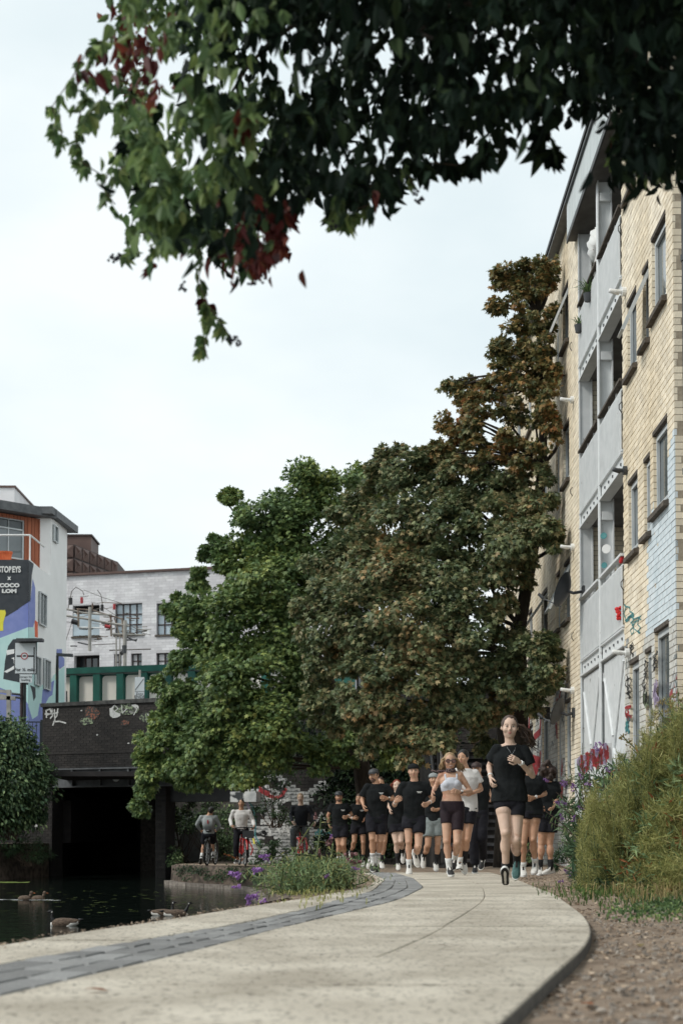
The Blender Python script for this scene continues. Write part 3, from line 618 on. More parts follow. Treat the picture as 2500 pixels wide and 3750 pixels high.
# grey steel balcony bay
SM = (SA0+SA1)/2-.02
def build_bay(s0, s1, sm_, full=True):
    o = MB()
    for k in range(1, 4):
        zb = 3.40+STO*(k-1); zt = zb+.26
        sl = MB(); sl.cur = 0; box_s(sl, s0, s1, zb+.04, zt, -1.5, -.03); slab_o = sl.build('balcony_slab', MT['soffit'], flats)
        for (a, c) in ((s0, sm_-.06), (sm_+.09, s1)):
            be = MB(); box_s(be, a, c, zb, zb+.03, -.16, .03); box_s(be, a, c, zt-.0, zt+.02, -.10, .03); box_s(be, a, c, zb+.03, zt, -.03, -.015)
            bo = be.build('edge_beam', MT['steel'], flats)
            bt = MB()
            for q in np.arange(a+.2, c-.1, .35): bt.obox(FV(q, zb+.14, -.008), FT*.02, FN*.012, (0, 0, .02))
            bt.build('bolts', MT['steel_d'], bo)
    # railings
    for k in range(1, 4):
        zt = 3.66+STO*(k-1)+.02
        for (a, c) in ((s0+.02, sm_-.07), (sm_+.10, s1-.02)):
            ra = MB(); box_s(ra, a, c, zt+1.12, zt+1.16, -.055, .045); rr = ra.build('handrail', MT['sill'] if k > 1 else MT['steel'], flats)
            r2 = MB(); box_s(r2, a, c, zt+.97, zt+.995, -.02, .01); box_s(r2, a, c, zt+.03, zt+.055, -.02, .01)
            for q in np.linspace(a+.03, c-.03, 4): box_s(r2, q-.02, q+.02, zt, zt+1.12, -.05, -.022)
            r2.build('rail_frame', MT['steel'], flats)
            q = a+.03; i = 0
            while q < c-.06:
                bb = MB(); box_s(bb, q, q+.05, zt+.03, zt+.97, .006, .022); bb.build('railing_bar', MT['steel'], flats); q += .092
    # columns
    for (q, wd) in ((sm_, .08), (s1-.05, .03)):
        c = MB(); box_s(c, q-.010, q+.010, gz(22)-.1, 11.62, -.20, .0); box_s(c, q-wd, q+wd, gz(22)-.1, 11.62, .001, .022); box_s(c, q-wd, q+wd, gz(22)-.1, 11.62, -.222, -.201)
        co = c.build('column', MT['steel'], flats)
        if wd > .05:
            for k in range(1, 5):
                zz = 3.2+STO*(k-1); e = MB(); box_s(e, q-wd-.012, q+wd, zz-.12, zz+.02, -.2, -.015); e.build('bracket', MT['steel'], co)
    # ground floor screen of upright slats with braces
    a = s0+.02
    while a < s1-.09:
        if abs(a+.05-sm_) > .13:
            bb = MB(); box_s(bb, a, a+.085, gz(22)-.1, 3.36, -.045, -.03); bb.build('screen_slat', MT['steel'], flats)
        a += .105
    for (q0, q1) in ((s0+.15, sm_-.25), (sm_+.25, s1-.2)):
        c_ = (q0+q1)/2
        for (u0, v0, u1, v1) in ((q0, 3.2, c_, 1.9), (c_, 1.9, q0, .5), (q1, 3.1, c_+.1, 2.1)):
            p, q = FV(u0, v0, -.015), FV(u1, v1, -.015); mm = MB(); mm.tube([p, q], .022, 6); mm.build('brace', MT['steel'], flats)
    # doors, back wall and top
    for k in range(0, 4):
        zt = 3.66+STO*(k-1); 
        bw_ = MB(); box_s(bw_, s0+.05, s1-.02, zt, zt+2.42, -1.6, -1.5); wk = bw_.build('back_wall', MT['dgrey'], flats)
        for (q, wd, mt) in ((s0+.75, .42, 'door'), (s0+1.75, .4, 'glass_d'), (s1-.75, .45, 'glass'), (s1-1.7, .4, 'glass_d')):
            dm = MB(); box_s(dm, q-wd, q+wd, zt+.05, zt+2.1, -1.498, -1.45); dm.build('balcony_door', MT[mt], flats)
    for k in range(1, 4):        # projecting service cupboard beside each door
        zt = 3.68+STO*(k-1); cb = MB(); box_s(cb, s0+.02, s0+.75, zt, zt+1.95, -1.2, -.45); cb_o = cb.build('balcony_cupboard', MT['door'], flats)
        fr = MB(); box_s(fr, s0+.76, s0+.775, zt+.08, zt+1.88, -1.1, -.55); fr.build('cupboard_door', MT['steel'], cb_o)
build_bay(SA0, SA1, SM)
# cladding band over the bay and roof edge
m = MB(); box_s(m, SA0-.15, SA1+.25, 11.60, 11.63, -1.5, .16); m.build('soffit', MT['soffit'], flats)
m = MB(); box_s(m, SA0-.15, SA1+.25, 11.56, 11.66, .16, .19); m.build('soffit_trim', MT['black'], flats)
q = SA0-.15
while q < SA1+.2:
    m = MB(); box_s(m, q, q+.32, 11.66, 12.40, .10, .155); m.build('cladding_panel', MT['clad'], flats); q += .332
m = MB(); box_s(m, SB0-8, 38, 12.45, 12.53, -8, .22); m.build('roof', MT['black'], flats)
m = MB(); box_s(m, SB0-8, 38, 12.37, 12.41, .0, .20); box_s(m, SB0-8, 38, 12.41, 12.45, .0, .17); m.build('gutter', MT['steel_d'], flats)
m = MB(); box_s(m, SP0-.6, SP0-.05, ZG, 12.3, -.35, -.3); m.build('bay_side_panel', MT['wframe'], flats)
dp = MB(); dp.tube([FV(SP0-.5, ZG, -.04), FV(SP0-.5, 12.3, -.04)], .045, 8); dp.build('downpipe', MT['dgrey'], flats)
for z in (2.2, 5.0, 7.7, 10.4):
    m = MB(); m.tube([FV(SP0-.5, z, -.04), FV(SP0-.5, z+.08, -.04)], .058, 8); m.build('pipe_collar', MT['dgrey'], flats)
# ties
for (px, py) in ((2276, 838), (2279, 1490), (2286, 2140), (2096, 1268), (2099, 1800), (2103, 2330)):
    s, z = Fp(px, py); m = MB(); m.tube([FV(s, z+.08, .02), FV(s-.01, z+.03, .06), FV(s-.01, z-.03, .06), FV(s, z-.09, .02)], .008, 5); m.build('wall_tie', MT['black'], flats)
# wall lights and cameras: things fixed to the wall
def cam_light(px, py, col, label, L_=.26):
    s, z = Fp(px, py); b0 = FV(s, z, .0); t = thing('security_camera', b0, label, 'security camera', 'cameras and lights fixed to the apartment wall')
    m = MB(); m.tube([FV(s, z, .0), FV(s, z, .06)], .07, 12); m.build('mount', MT[col], t)
    m = MB(); m.tube([FV(s, z, .06), FV(s, z+.01, .16)], .03, 8); m.build('arm', MT[col], t)
    m = MB(); m.tube([FV(s+.04, z+.0, .10), FV(s-.0, z+.02, .10+L_)], [.038, .033], 12); m.build('housing', MT[col], t, True)
for px, py, c_, l_ in ((2290, 1068, 'white', 'white tubular camera on the near brick pier, highest one, just right of the balconies'), (2099, 1464, 'white', 'white tubular camera left of the third storey balcony among maple leaves'),
        (2100, 2004, 'white', 'greyish white camera left of the second storey balcony above the black satellite dish'), (2302, 2391, 'white', 'white camera right of the ground floor screen beside black spray tags'),
        (2100, 2528, 'white', 'lowest white camera on the corner brick left of the ground floor screen'), (2294, 1723, 'dgrey', 'small black camera on the near pier between two balcony railings')):
    cam_light(px, py, c_, l_, .15 if c_ == 'white' else .11)
def dish(px, py, out, r, label, mat='dgrey'):
    s, z = Fp(px, py); c = FV(s, z, out); t = thing('satellite_dish', c, label, 'satellite dish', 'black satellite dishes on the apartment wall')
    d = (FN*.8+Vector((0, .45, .35))).normalized(); a = d.cross(Vector((0, 0, 1))).normalized(); b_ = a.cross(d); vs = []; n = 20
    for j in range(6):
        rr = r*j/5; 
        for k in range(n): th = 2*math.pi*k/n; vs.append(c+(a*math.cos(th)*.88+b_*math.sin(th))*rr+d*(rr*rr*.35/r))
    m = MB(); fs = [(j*n+k, j*n+(k+1) % n, (j+1)*n+(k+1) % n, (j+1)*n+k) for j in range(5) for k in range(n)]
    m.add(vs, fs); m.add([v-d*.012 for v in vs], [f[::-1] for f in fs]); m.build('dish', MT[mat], t, True)
    m = MB(); m.tube([c-d*.01, c-d*.12, FV(s, z, 0)], .028, 8); m.obox(FV(s, z, .02), FT*.08, FN*.02, (0, 0, .09)); m.build('bracket', MT[mat], t)
    m = MB(); m.tube([c-b_*r*.9+d*.02, c-b_*r*.75+d*r*1.3], .012, 6); m.build('feed_arm', MT['steel_d'], t)
    m = MB(); m.tube([c-b_*r*.75+d*(r*1.3-.02), c-b_*r*.6+d*(r*1.3+.09)], .03, 8); m.build('receiver', MT[mat], t)
dish(2138, 2165, .3, .33, 'upper black satellite dish beside the second storey balcony on the brick corner')
dish(2102, 2610, .25, .27, 'lower black satellite dish near head height on the graffitied corner wall')
s, z = Fp(2060, 2610); t = thing('floodlight', FV(s, z), 'black box floodlight on an arm above a graffitied ground floor window', 'floodlight')
m = MB(); m.obox(FV(s+.1, z, .35), FT*.05, FN*.1, (0, 0, .12)); m.build('lamp_box', MT['black'], t)
m = MB(); m.tube([FV(s, z, 0), FV(s+.05, z, .3)], .015, 6); m.build('arm', MT['steel_d'], t)
# plants, flowers and clutter on the balconies
def tufts(mb, c, N, L_, spread, up=1., droop=.6, wd=.006):
    for i in range(N):
        a = random.uniform(0, 6.28); r = random.uniform(.2, 1)*spread; l = L_*random.uniform(.6, 1.1); p0 = Vector(c); d = Vector((math.cos(a)*r, math.sin(a)*r, up*random.uniform(.5, 1)))
        p1 = p0+d*l*.5; p2 = p1+Vector((d.x, d.y, d.z*.3-droop*random.random()))*l*.5; sd_ = Vector((-math.sin(a), math.cos(a), 0))*wd
        mb.add([p0-sd_, p0+sd_, p1+sd_*1.3, p1-sd_*1.3, p2], [(0, 1, 2, 3), (3, 2, 4)])
def planter(px, py, label, N=60, L_=.4, mat='grass', droop=.6):
    s, z = Fp(px, py); c = FV(s, z, .06); t = thing('balcony_plant', c, label, 'potted plant', 'plants hanging on the balcony railings')
    m = MB(); tufts(m, c, N, L_, .9, droop=droop); m.build('foliage', MT[mat], t)
    m = MB(); m.tube([c-Vector((0, 0, .14)), c], [.06, .085], 10); m.build('pot', MT['dgrey'], t)
planter(2164, 1075, 'bright green spider plant hung on the top balcony railing', 90, .42, 'creeper')
planter(2130, 1190, 'small green plant poking out low on the top balcony railing', 30, .3, 'creeper')
s, z = Fp(2166, 900); t = thing('plastic_bag', FV(s, z, -.05), 'translucent white plastic bag hanging under the roof at the top balcony', 'plastic bag')
m = MB(); m.ball(FV(s, z, -.1), (.17, .3, .3), n=14, m=10); m.v = [(v[0]+.03*math.sin(v[1]*40+v[2]*31), v[1]+.02*math.sin(v[2]*37), v[2]+.02*math.sin(v[0]*50+v[1]*20)) for v in m.v]; m.build('bag', MT['white'], t, True)
s, z = Fp(2172, 965); t = thing('hanging_ornament', FV(s, z, -.1), 'pale hanging pot ornament with dry leaves under the plastic bag', 'ornament')
m = MB(); m.tube([FV(s, z+.2, -.1), FV(s, z+.05, -.1), FV(s, z-.1, -.1), FV(s, z-.2, -.1)], [.04, .09, .07, .11], 10); m.build('pot', MT['cloth_w'], t, True)
m = MB(); tufts(m, FV(s, z+.15, -.1), 40, .3, .8); m.build('dry_leaves', MT['dry'], t)
t = None
for (px, py, c_, l_, r) in ((2220, 1962, 'gteal', 'upper teal disc of the string of discs hanging on the balcony column', .055), (2230, 2010, 'white', 'white disc in the middle of the string of discs on the column', .075), (2222, 2070, 'gteal', 'lower teal disc hanging by the second storey balcony column', .05)):
    s, z = Fp(px, py); m = MB(); c = FV(s, z, .05); d = Vector((-.5, -.86, 0)); m.tube([c, c+d*.006], r, 20); tag(m.build('hanging_disc', MT[c_]), l_, 'disc', 'hanging discs on the balcony column')
s, z = Fp(2275, 2245); t = thing('red_flower', FV(s, z, .05), 'red flower tied to the railing of the lowest balcony', 'flower')
m = MB()
for i in range(14): a = random.uniform(0, 6.28); m.ball(FV(s+.04*math.cos(a), z+random.uniform(-.09, .09), .05+.03*math.sin(a)), random.uniform(.02, .035), n=6, m=4)
m.build('petals', MT['red'], t)
s, z = Fp(2274, 2055); m = MB()
for i in range(8): m.ball(FV(s+random.uniform(-.1, .08), z+random.uniform(-.02, .05), .0), .03, n=6, m=4)
tag(m.build('red_blossom', MT['red']), 'red blossom on the handrail of the lowest balcony by the near pier', 'flower')
# spray tags on the ground floor
def stroke(pts, mat, w_, plane, root=None, out=.004):
    m = MB()
    P3 = [plane(*p) for p in pts]; n = plane.n
    for a, b_ in zip(P3[:-1], P3[1:]):
        d = (b_-a); 
        if d.length < 1e-5: continue
        sd_ = d.normalized().cross(n)*w_/2; e = d.normalized()*w_*.3
        m.prism([a-sd_-e, b_-sd_+e, b_+sd_+e, a+sd_-e], n*.002)
    m.v = [tuple(Vector(v)+n*out) for v in m.v]
    return m
class Plane:
    def __init__(s, p0, n): s.p0 = Vector(p0); s.n = Vector(n).normalized()
    def __call__(s, px, py): return onplane(px, py, s.p0, s.n)
FPL = Plane(FO+FN*.003, FN)
def scribble(name, x0, x1, y0, y1, mat, w_, plane, root, k=9):
    pts = [(random.uniform(x0, x1), random.uniform(y0, y1)) for _ in range(k)]
    sp = []
    for i in range(k-1):
        for q in range(4):
            f = q/4; f = f*f*(3-2*f); sp.append((pts[i][0]*(1-f)+pts[i+1][0]*f+6*math.sin(q*2.1), pts[i][1]*(1-f)+pts[i+1][1]*f))
    m = stroke(sp, mat, w_, plane); m.build(name, MT[mat], root)
for (a, b_, c_, d_, mt, wd) in ((2286, 2302, 2370, 2420, 'gblack', .012), (2305, 2322, 2345, 2410, 'gblack', .012), (2283, 2312, 2470, 2560, 'gblack', .015), (2286, 2310, 2580, 2640, 'gred', .03), (2288, 2310, 2620, 2690, 'gteal', .03),
        (2350, 2374, 2410, 2540, 'gblack', .014), (2352, 2374, 2530, 2600, 'ggreen', .06), (2390, 2408, 2380, 2460, 'gblack', .012), (2393, 2408, 2490, 2600, 'glilac', .05), (2280, 2330, 2210, 2290, 'gteal', .02), (2300, 2350, 2240, 2330, 'gteal', .015)):
    scribble('spray_tag', a, b_, c_, d_, mt, wd, FPL, flats)
# graffiti further along by the trees
for pts, mt, wd in (([(1935, 2700), (1938, 2610), (1950, 2570), (1972, 2570), (1980, 2620), (1976, 2680), (1955, 2700)], 'gred', .16), ([(1945, 2650), (1947, 2600), (1960, 2590), (1966, 2640)], 'gblack', .08),
        ([(1950, 2790), (1960, 2830), (1975, 2790), (1950, 2780)], 'gred', .22), ([(1912, 2570), (1920, 2700), (1930, 2600), (1936, 2740)], 'gblack', .05), ([(1990, 2640), (2010, 2600), (2015, 2660)], 'gblack', .04)):
    stroke(pts, mt, wd, FPL).build('spray_tag', MT[mt], flats)
# pink and red painted low wall in front of the bay, behind the plants
m = MB(); m.wall((4.13, 24.2), (3.88, 19.9), -.1, 1.85, .06); lw = m.build('hoarding', MT['steel']); tag(lw, 'low grey hoarding sprayed pink and red in front of the ground floor screen', 'hoarding')
LPL = Plane((3.88, 19.9, 0), Vector((-4.3, .25, 0)))
for k in range(14):
    x = 2122+k*7.5; y0_ = 2772-(x-2115)*.54
    scribble('spray_paint', x-8, x+8, y0_+8, y0_+75, 'gred' if k % 3 else 'glilac', .09, LPL, lw, 6)
# ------------------------------------------------------------------ canal bridge
BA = Vector((-10.07, 46, 0)); BT = Vector((4.24, -1.8, 0)).normalized(); BN = Vector((BT.y, -BT.x, 0)).normalized()
if BN.y > 0: BN = -BN
def c2(u, v): return (u/1.568, 2500+v/1.568)
BPL = Plane(BA, BN)
def Bs(px, py, pl=None): p = (pl or BPL)(px, py); return (p-BA).dot(BT), p.z
def BV(s, z, out=0.): return BA+BT*s+BN*out+Vector((0, 0, z))
def box_b(m, s0, s1, z0, z1, o0, o1): return m.obox(BV((s0+s1)/2, (z0+z1)/2, (o0+o1)/2), BT*(s1-s0)/2, BN*abs(o1-o0)/2, (0, 0, (z1-z0)/2))
bridge = thing('canal_bridge', BV(4, WZ), 'dark sooty brick road bridge with iron girders crossing over the canal and towpath', 'bridge')
zc = Bs(*c2(266, 140))[1]; zl = Bs(*c2(500, 405))[1]; zb = Bs(*c2(500, 488))[1]; zg = Bs(*c2(500, 592))[1]; s_l = Bs(157, 2600)[0]; s_r = 16.2
s_o0 = Bs(*c2(300, 800))[0]; s_p0 = Bs(*c2(888, 800))[0]; s_p1 = Bs(*c2(946, 800))[0]; s_w = Bs(876, 2950)[0]; zr = Bs(*c2(1200, 680))[1]
kb = lambda s, z: None if s > 6.5 else s+(zc-z)*.5
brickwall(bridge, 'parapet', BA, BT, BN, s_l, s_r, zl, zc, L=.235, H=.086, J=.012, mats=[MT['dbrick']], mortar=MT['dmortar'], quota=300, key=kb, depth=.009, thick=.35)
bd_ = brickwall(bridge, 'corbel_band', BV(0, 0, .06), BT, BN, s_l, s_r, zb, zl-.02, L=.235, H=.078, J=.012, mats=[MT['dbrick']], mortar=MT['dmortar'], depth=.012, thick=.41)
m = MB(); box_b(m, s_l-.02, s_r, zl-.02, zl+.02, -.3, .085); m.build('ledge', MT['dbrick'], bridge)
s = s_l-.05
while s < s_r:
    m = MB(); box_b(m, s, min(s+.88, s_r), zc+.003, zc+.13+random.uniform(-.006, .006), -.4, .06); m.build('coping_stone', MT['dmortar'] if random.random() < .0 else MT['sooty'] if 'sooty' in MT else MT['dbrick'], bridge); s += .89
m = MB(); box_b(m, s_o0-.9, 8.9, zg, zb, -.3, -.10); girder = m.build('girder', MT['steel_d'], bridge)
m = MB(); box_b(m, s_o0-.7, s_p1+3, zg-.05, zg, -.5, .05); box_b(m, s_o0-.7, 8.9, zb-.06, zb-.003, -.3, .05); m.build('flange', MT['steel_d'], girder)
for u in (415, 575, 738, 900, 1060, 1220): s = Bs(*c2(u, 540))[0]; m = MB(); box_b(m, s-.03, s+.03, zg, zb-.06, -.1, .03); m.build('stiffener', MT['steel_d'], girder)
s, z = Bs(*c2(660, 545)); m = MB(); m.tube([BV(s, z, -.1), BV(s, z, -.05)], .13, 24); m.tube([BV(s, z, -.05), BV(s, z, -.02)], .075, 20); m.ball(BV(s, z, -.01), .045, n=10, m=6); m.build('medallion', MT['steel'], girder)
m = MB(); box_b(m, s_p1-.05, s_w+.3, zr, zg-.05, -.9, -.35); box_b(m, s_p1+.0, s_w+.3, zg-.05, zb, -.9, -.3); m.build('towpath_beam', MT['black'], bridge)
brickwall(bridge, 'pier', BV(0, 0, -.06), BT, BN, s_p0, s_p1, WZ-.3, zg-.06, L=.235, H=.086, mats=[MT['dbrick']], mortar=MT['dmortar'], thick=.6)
m = MB(); m.prism([BV(s_p0+.02, WZ-.3, -.66), BV(s_p1-.02, WZ-.3, -.66), BV(s_p1-.02, WZ-.3, -.66)+Vector((-2.1, 17, 0)), BV(s_p0+.02, WZ-.3, -.66)+Vector((-2.1, 17, 0))], (0, 0, zg-.06-WZ+.3)); m.build('tunnel_wall', MT['dbrick'], bridge)  # wall lengthened to stop light leaking into the canal opening
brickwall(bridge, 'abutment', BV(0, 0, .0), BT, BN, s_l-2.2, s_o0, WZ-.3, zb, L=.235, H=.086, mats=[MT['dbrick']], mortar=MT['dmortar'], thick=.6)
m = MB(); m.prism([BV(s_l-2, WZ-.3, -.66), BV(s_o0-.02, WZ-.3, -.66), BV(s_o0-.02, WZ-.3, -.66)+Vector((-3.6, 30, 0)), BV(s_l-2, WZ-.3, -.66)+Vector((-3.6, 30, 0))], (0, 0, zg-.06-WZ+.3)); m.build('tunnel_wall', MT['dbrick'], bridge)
m = MB(); m.prism([BV(s_l-2, zg, -.5), BV(s_p1, zg, -.5), BV(s_p1, zg, -.5)+Vector((-3.6, 30, 0)), BV(s_l-2, zg, -.5)+Vector((-3.6, 30, 0))], (0, 0, .1)); box_b(m, s_l, s_r, zb-.3, zb, -5, -.36); m.build('deck', MT['black'], bridge)  # canal part carried far back to keep the opening dark
m = MB(); m.box(-20, -6.4, 61.5, 62, WZ-.3, zb); m.build('daylight_block_wall', MT['dbrick'], bridge)  # added wall that keeps daylight from showing through the canal opening
m = MB(); box_b(m, s_w+.1, 12.1, gz(40)-.3, zb-.02, -6, -.5); m.build('retaining_core', MT['dmortar'], bridge)
# paint on the parapet
def bstroke(pts, mt, w_): stroke([c2(*p) for p in pts], mt, w_, BPL, out=.012).build('spray_paint', MT[mt], bridge)
for pts in ([(270, 200), (268, 160), (290, 150), (298, 175), (275, 185)], [(300, 150), (305, 190), (292, 205)], [(315, 155), (318, 215), (306, 245)], [(335, 150), (330, 190), (318, 205)], [(262, 180), (300, 178), (336, 172)], [(310, 225), (345, 222), (380, 232)]): bstroke(pts, 'gwhite', .045)
m = MB()
def patch(u0, u1, v0, v1, mt, name='spray_paint', pl=BPL, cf=c2, root=bridge, k=10):
    pts = []; cu, cv = (u0+u1)/2, (v0+v1)/2
    for i in range(k):
        a = 2*math.pi*i/k; r = random.uniform(.75, 1.08); pts.append(pl(*cf(cu+math.cos(a)*r*(u1-u0)/2, cv+math.sin(a)*r*(v1-v0)/2))+pl.n*.011)
    m = MB(); m.prism(pts, pl.n*.002); return m.build(name, MT[mt], root)
patch(480, 580, 130, 215, 'gorange'); patch(455, 545, 195, 245, 'ggreen'); patch(640, 800, 118, 185, 'ggreen'); patch(625, 700, 135, 205, 'gwhite'); patch(740, 800, 120, 180, 'gwhite'); patch(695, 745, 210, 250, 'gorange'); patch(800, 880, 170, 230, 'ggreen')
for pts in ([(640, 150), (660, 130), (680, 150), (650, 175), (690, 180)], [(700, 130), (705, 175), (730, 150)], [(760, 130), (790, 150), (770, 185)], [(850, 180), (870, 215), (855, 235)]): bstroke(pts, 'gwhite', .03)
for (u, v) in ((740, 348), (470, 160), (560, 300), (800, 455)): patch(u-6, u+6, v-4, v+4, 'gwhite')
patch(200, 218, 795, 850, 'gwhite', k=7)
# graffiti wall beside the towpath
GW = Vector((0, 0, 0))+BA+BN*.55; GPL = Plane(GW, BN)
gs0, gs1 = Bs(875, 3000, GPL)[0], Bs(1660, 3000, GPL)[0]
gwall = thing('graffiti_wall', BV(gs0+1.5, gz(41), .5), 'white painted old brick retaining wall covered in graffiti right of the bridge arch', 'wall')
ztop = Bs(*c2(1500, 520), GPL)[1]
wp = brickwall(gwall, 'wall_face', GW, BT, BN, gs0, gs1, gz(42)-.1, ztop+.6, L=.3, H=.105, J=.012, mats=[MT['graf_white'], MT['dbrick']], mortar=MT['dmortar'], quota=300, key=lambda s, z: s, thick=.4, pick=lambda s, z: 1 if s > gs0+2.6+.5*math.sin(z*4) or z > ztop-.25+.3*math.sin(s*3) or (math.sin(s*5.1+z*3)+math.sin(z*7.3-s*2.2) > 1.15) else 0)  # dark brick towards the right imitates shade under the trees
m = MB(); m.obox(BV(gs0+.3, zr+.1, .5), BT*.45, BN*.35, (0, 0, .16)); m.build('cap_stone', MT['graf_white'], gwall)
def c3(u, v): return (600+u/1.96, 2650+v/1.96)
def gst(pts, mt, w_): stroke([c3(*p) for p in pts], mt, w_, GPL, out=.008).build('spray_paint', MT[mt], gwall)
gst([(685, 420), (695, 470), (740, 510), (800, 535), (850, 510), (875, 470)], 'gred', .10); gst([(690, 480), (745, 500), (750, 520)], 'gred', .14)
gst([(700, 440), (720, 375), (760, 330), (780, 350), (760, 400), (735, 455)], 'gwhite', .09); gst([(770, 500), (800, 480), (840, 500), (820, 520)], 'gwhite', .08)
gst([(715, 430), (735, 370), (765, 340)], 'gblack', .04); gst([(690, 400), (720, 470), (790, 500), (860, 470), (880, 420)], 'gblack', .07); gst([(765, 520), (810, 545), (865, 520)], 'gblack', .06)
gst([(610, 560), (640, 600), (660, 700), (655, 800), (690, 870)], 'gteal', .04); gst([(590, 540), (615, 620), (605, 660)], 'glilac', .06); gst([(660, 860), (690, 900), (670, 930)], 'ggreen', .06)
gst([(700, 720), (780, 715), (785, 760), (760, 740), (765, 800)], 'gwhite', .10); gst([(800, 720), (840, 790), (880, 730), (900, 800)], 'gwhite', .09); gst([(690, 730), (780, 730)], 'gblack', .04)
gst([(840, 600), (880, 640), (860, 700), (840, 660)], 'gblack', .06); gst([(740, 540), (860, 560), (900, 540)], 'gwhite', .10); gst([(1040, 480), (1060, 520), (1080, 480), (1100, 510)], 'gwhite', .04)
gst([(610, 840), (640, 900), (625, 940)], 'gred', .04); gst([(640, 820), (650, 860)], 'mural_yellow', .05); gst([(1060, 640), (1100, 700), (1130, 640), (1160, 700)], 'gwhite', .06)
for k in range(26):
    x = random.uniform(600, 1150); y = random.uniform(560, 920); scribble('spray_paint', *c3(x, 0)[:1], c3(x+random.uniform(30, 80), 0)[0], c3(0, y)[1], c3(0, y+random.uniform(25, 70))[1], random.choice(['gblack', 'gblack', 'gblack', 'gwhite', 'gteal']), random.choice([.03, .05]), GPL, gwall, 6)
# lower wing wall, distant arch and ground behind the towpath opening
AY = 53.
t = thing('tunnel_arch', P(660, 3100, AY), 'small brick arch with a pale painted rim glimpsed under the bridge behind the cyclists', 'arch')
m = MB(); cpt = [c2(990, 970), c2(1005, 900), c2(1030, 840), c2(1060, 800), c2(1100, 780)]; 
for a, b_ in zip(cpt[:-1], cpt[1:]):
    A, B_ = P(*a, AY-.3), P(*b_, AY-.3); m.obox((A+B_)/2, (B_-A)/2*1.05, (0, .2, 0), Vector((0, 1, 0)).cross((B_-A).normalized())*.14)
m.build('rim', MT['gwhite'], t)
m = MB(); m.box(P(610, 3000, AY).x-1, P(900, 3000, AY).x+4, AY, AY+.4, WZ-.2, 2.6); m.build('arch_wall', MT['kerb'], t)
m = MB(); m.box(P(640, 3000, AY).x, P(760, 3000, AY).x, AY-.06, AY-.01, -.5, P(700, 3000, AY).z+.3); m.build('arch_shade_panel', MT['soffit'], t)  # dark panel standing in for the shade inside the arch
m = MB(); A, B_ = P(*c2(1015, 940), 47), P(*c2(1100, 1040), 47); m.tube([A, B_], .03, 6); tag(m.build('handrail_bar', MT['rust']), 'thin sloping rail behind the cyclist riding away', 'rail')
m = MB(); m.obox(P(*c2(1000, 1012), 48), (.3, 0, 0), (0, .2, 0), (0, 0, .12)); tag(m.build('barrier', MT['gred']), 'low red barrier at the mouth of the small arch', 'barrier')
# stairs up to the road
st = thing('staircase', P(1750, 3170, 31), 'dark brick staircase climbing from the towpath to the road behind the runners', 'stairs')
nst = 16; z0 = gz(31); ztop_s = P(1750, 2747, 35.2).z; rh = (ztop_s-z0)/nst
for i in range(nst):
    y = 31+4.2*i/nst; zt = z0+rh*(i+1); m = MB(); m.box(2.35, 4.2, y+.02, y+4.2/nst+.05, zt-rh, zt-.045); so = m.build('step', MT['dbrick'], st)
    for q in range(9):
        x = 2.36+q*.203; m = MB(); m.box(x, x+.195, y-.02, y+4.2/nst+.04, zt-.07, zt+random.uniform(-.003, .003)); m.build('nosing_brick', MT['stepb'] if 'stepb' in MT else MT['dbrick'], so)
for x0 in (2.08, 4.2):
    m = MB(); m.prism([(x0, 30.8, z0), (x0, 35.4, ztop_s), (x0, 37, ztop_s), (x0, 37, -.6), (x0, 30.8, -.6)], (.26, 0, 0)); m.build('side_wall', MT['dbrick'], st)
m = MB(); m.box(2.1, 6, 35.2, 39, ztop_s-.3, ztop_s-.01); m.build('landing', MT['dbrick'], st)
m = MB(); m.tube([(2.2, 30.9, z0), (2.2, 30.9, z0+3.2)], .035, 8); m.tube([(2.2, 30.9, z0+1.0), (2.2, 35.4, ztop_s+1.0)], .03, 8); m.build('handrail', MT['black'], st)
p = P(1612, 2790, 31.5); m = MB(); m.tube([(p.x, p.y, gz(31)), (p.x, p.y, p.z+.7)], .05, 8)
tag(m.build('stickered_post', MT['gwhite']), 'white stickered post at the foot of the staircase behind the woman in sunglasses', 'post')
p = P(1640, 2800, 33.5); m = MB()
for k in range(3): m.box(p.x-.1+k*.13, p.x+.0+k*.13, p.y, p.y+.05, gz(31), P(1640, 2740+k*6, 33.5).z)
tag(m.build('timber_boards', MT['sill']), 'weathered upright boards left of the staircase top', 'boards')
# raised road and street behind the bridge
m = MB(); m.box(-60, -9.2, 46.5, 300, .25, 1.7); m.box(-9.2, 60, 42.5, 48, 2.35, 2.5); m.box(5, 60, 48, 300, 2.35, 2.5); m.box(-60, -7, 48, 300, 2.35, 2.5); tag(m.build('street', MT['dmortar']), kind='structure')
brk = P(1745, 2700, 50); t = thing('brick_outbuilding', brk, 'sliver of an orange brick wall at the top of the stairs behind the leading runner', 'wall')
brickwall(t, 'wall_face', Vector((brk.x-.4, 50, 0)), (1, 0, 0), (0, -1, 0), 0, 1.6, 2.6, 4.9, mats=[MT['brick']])
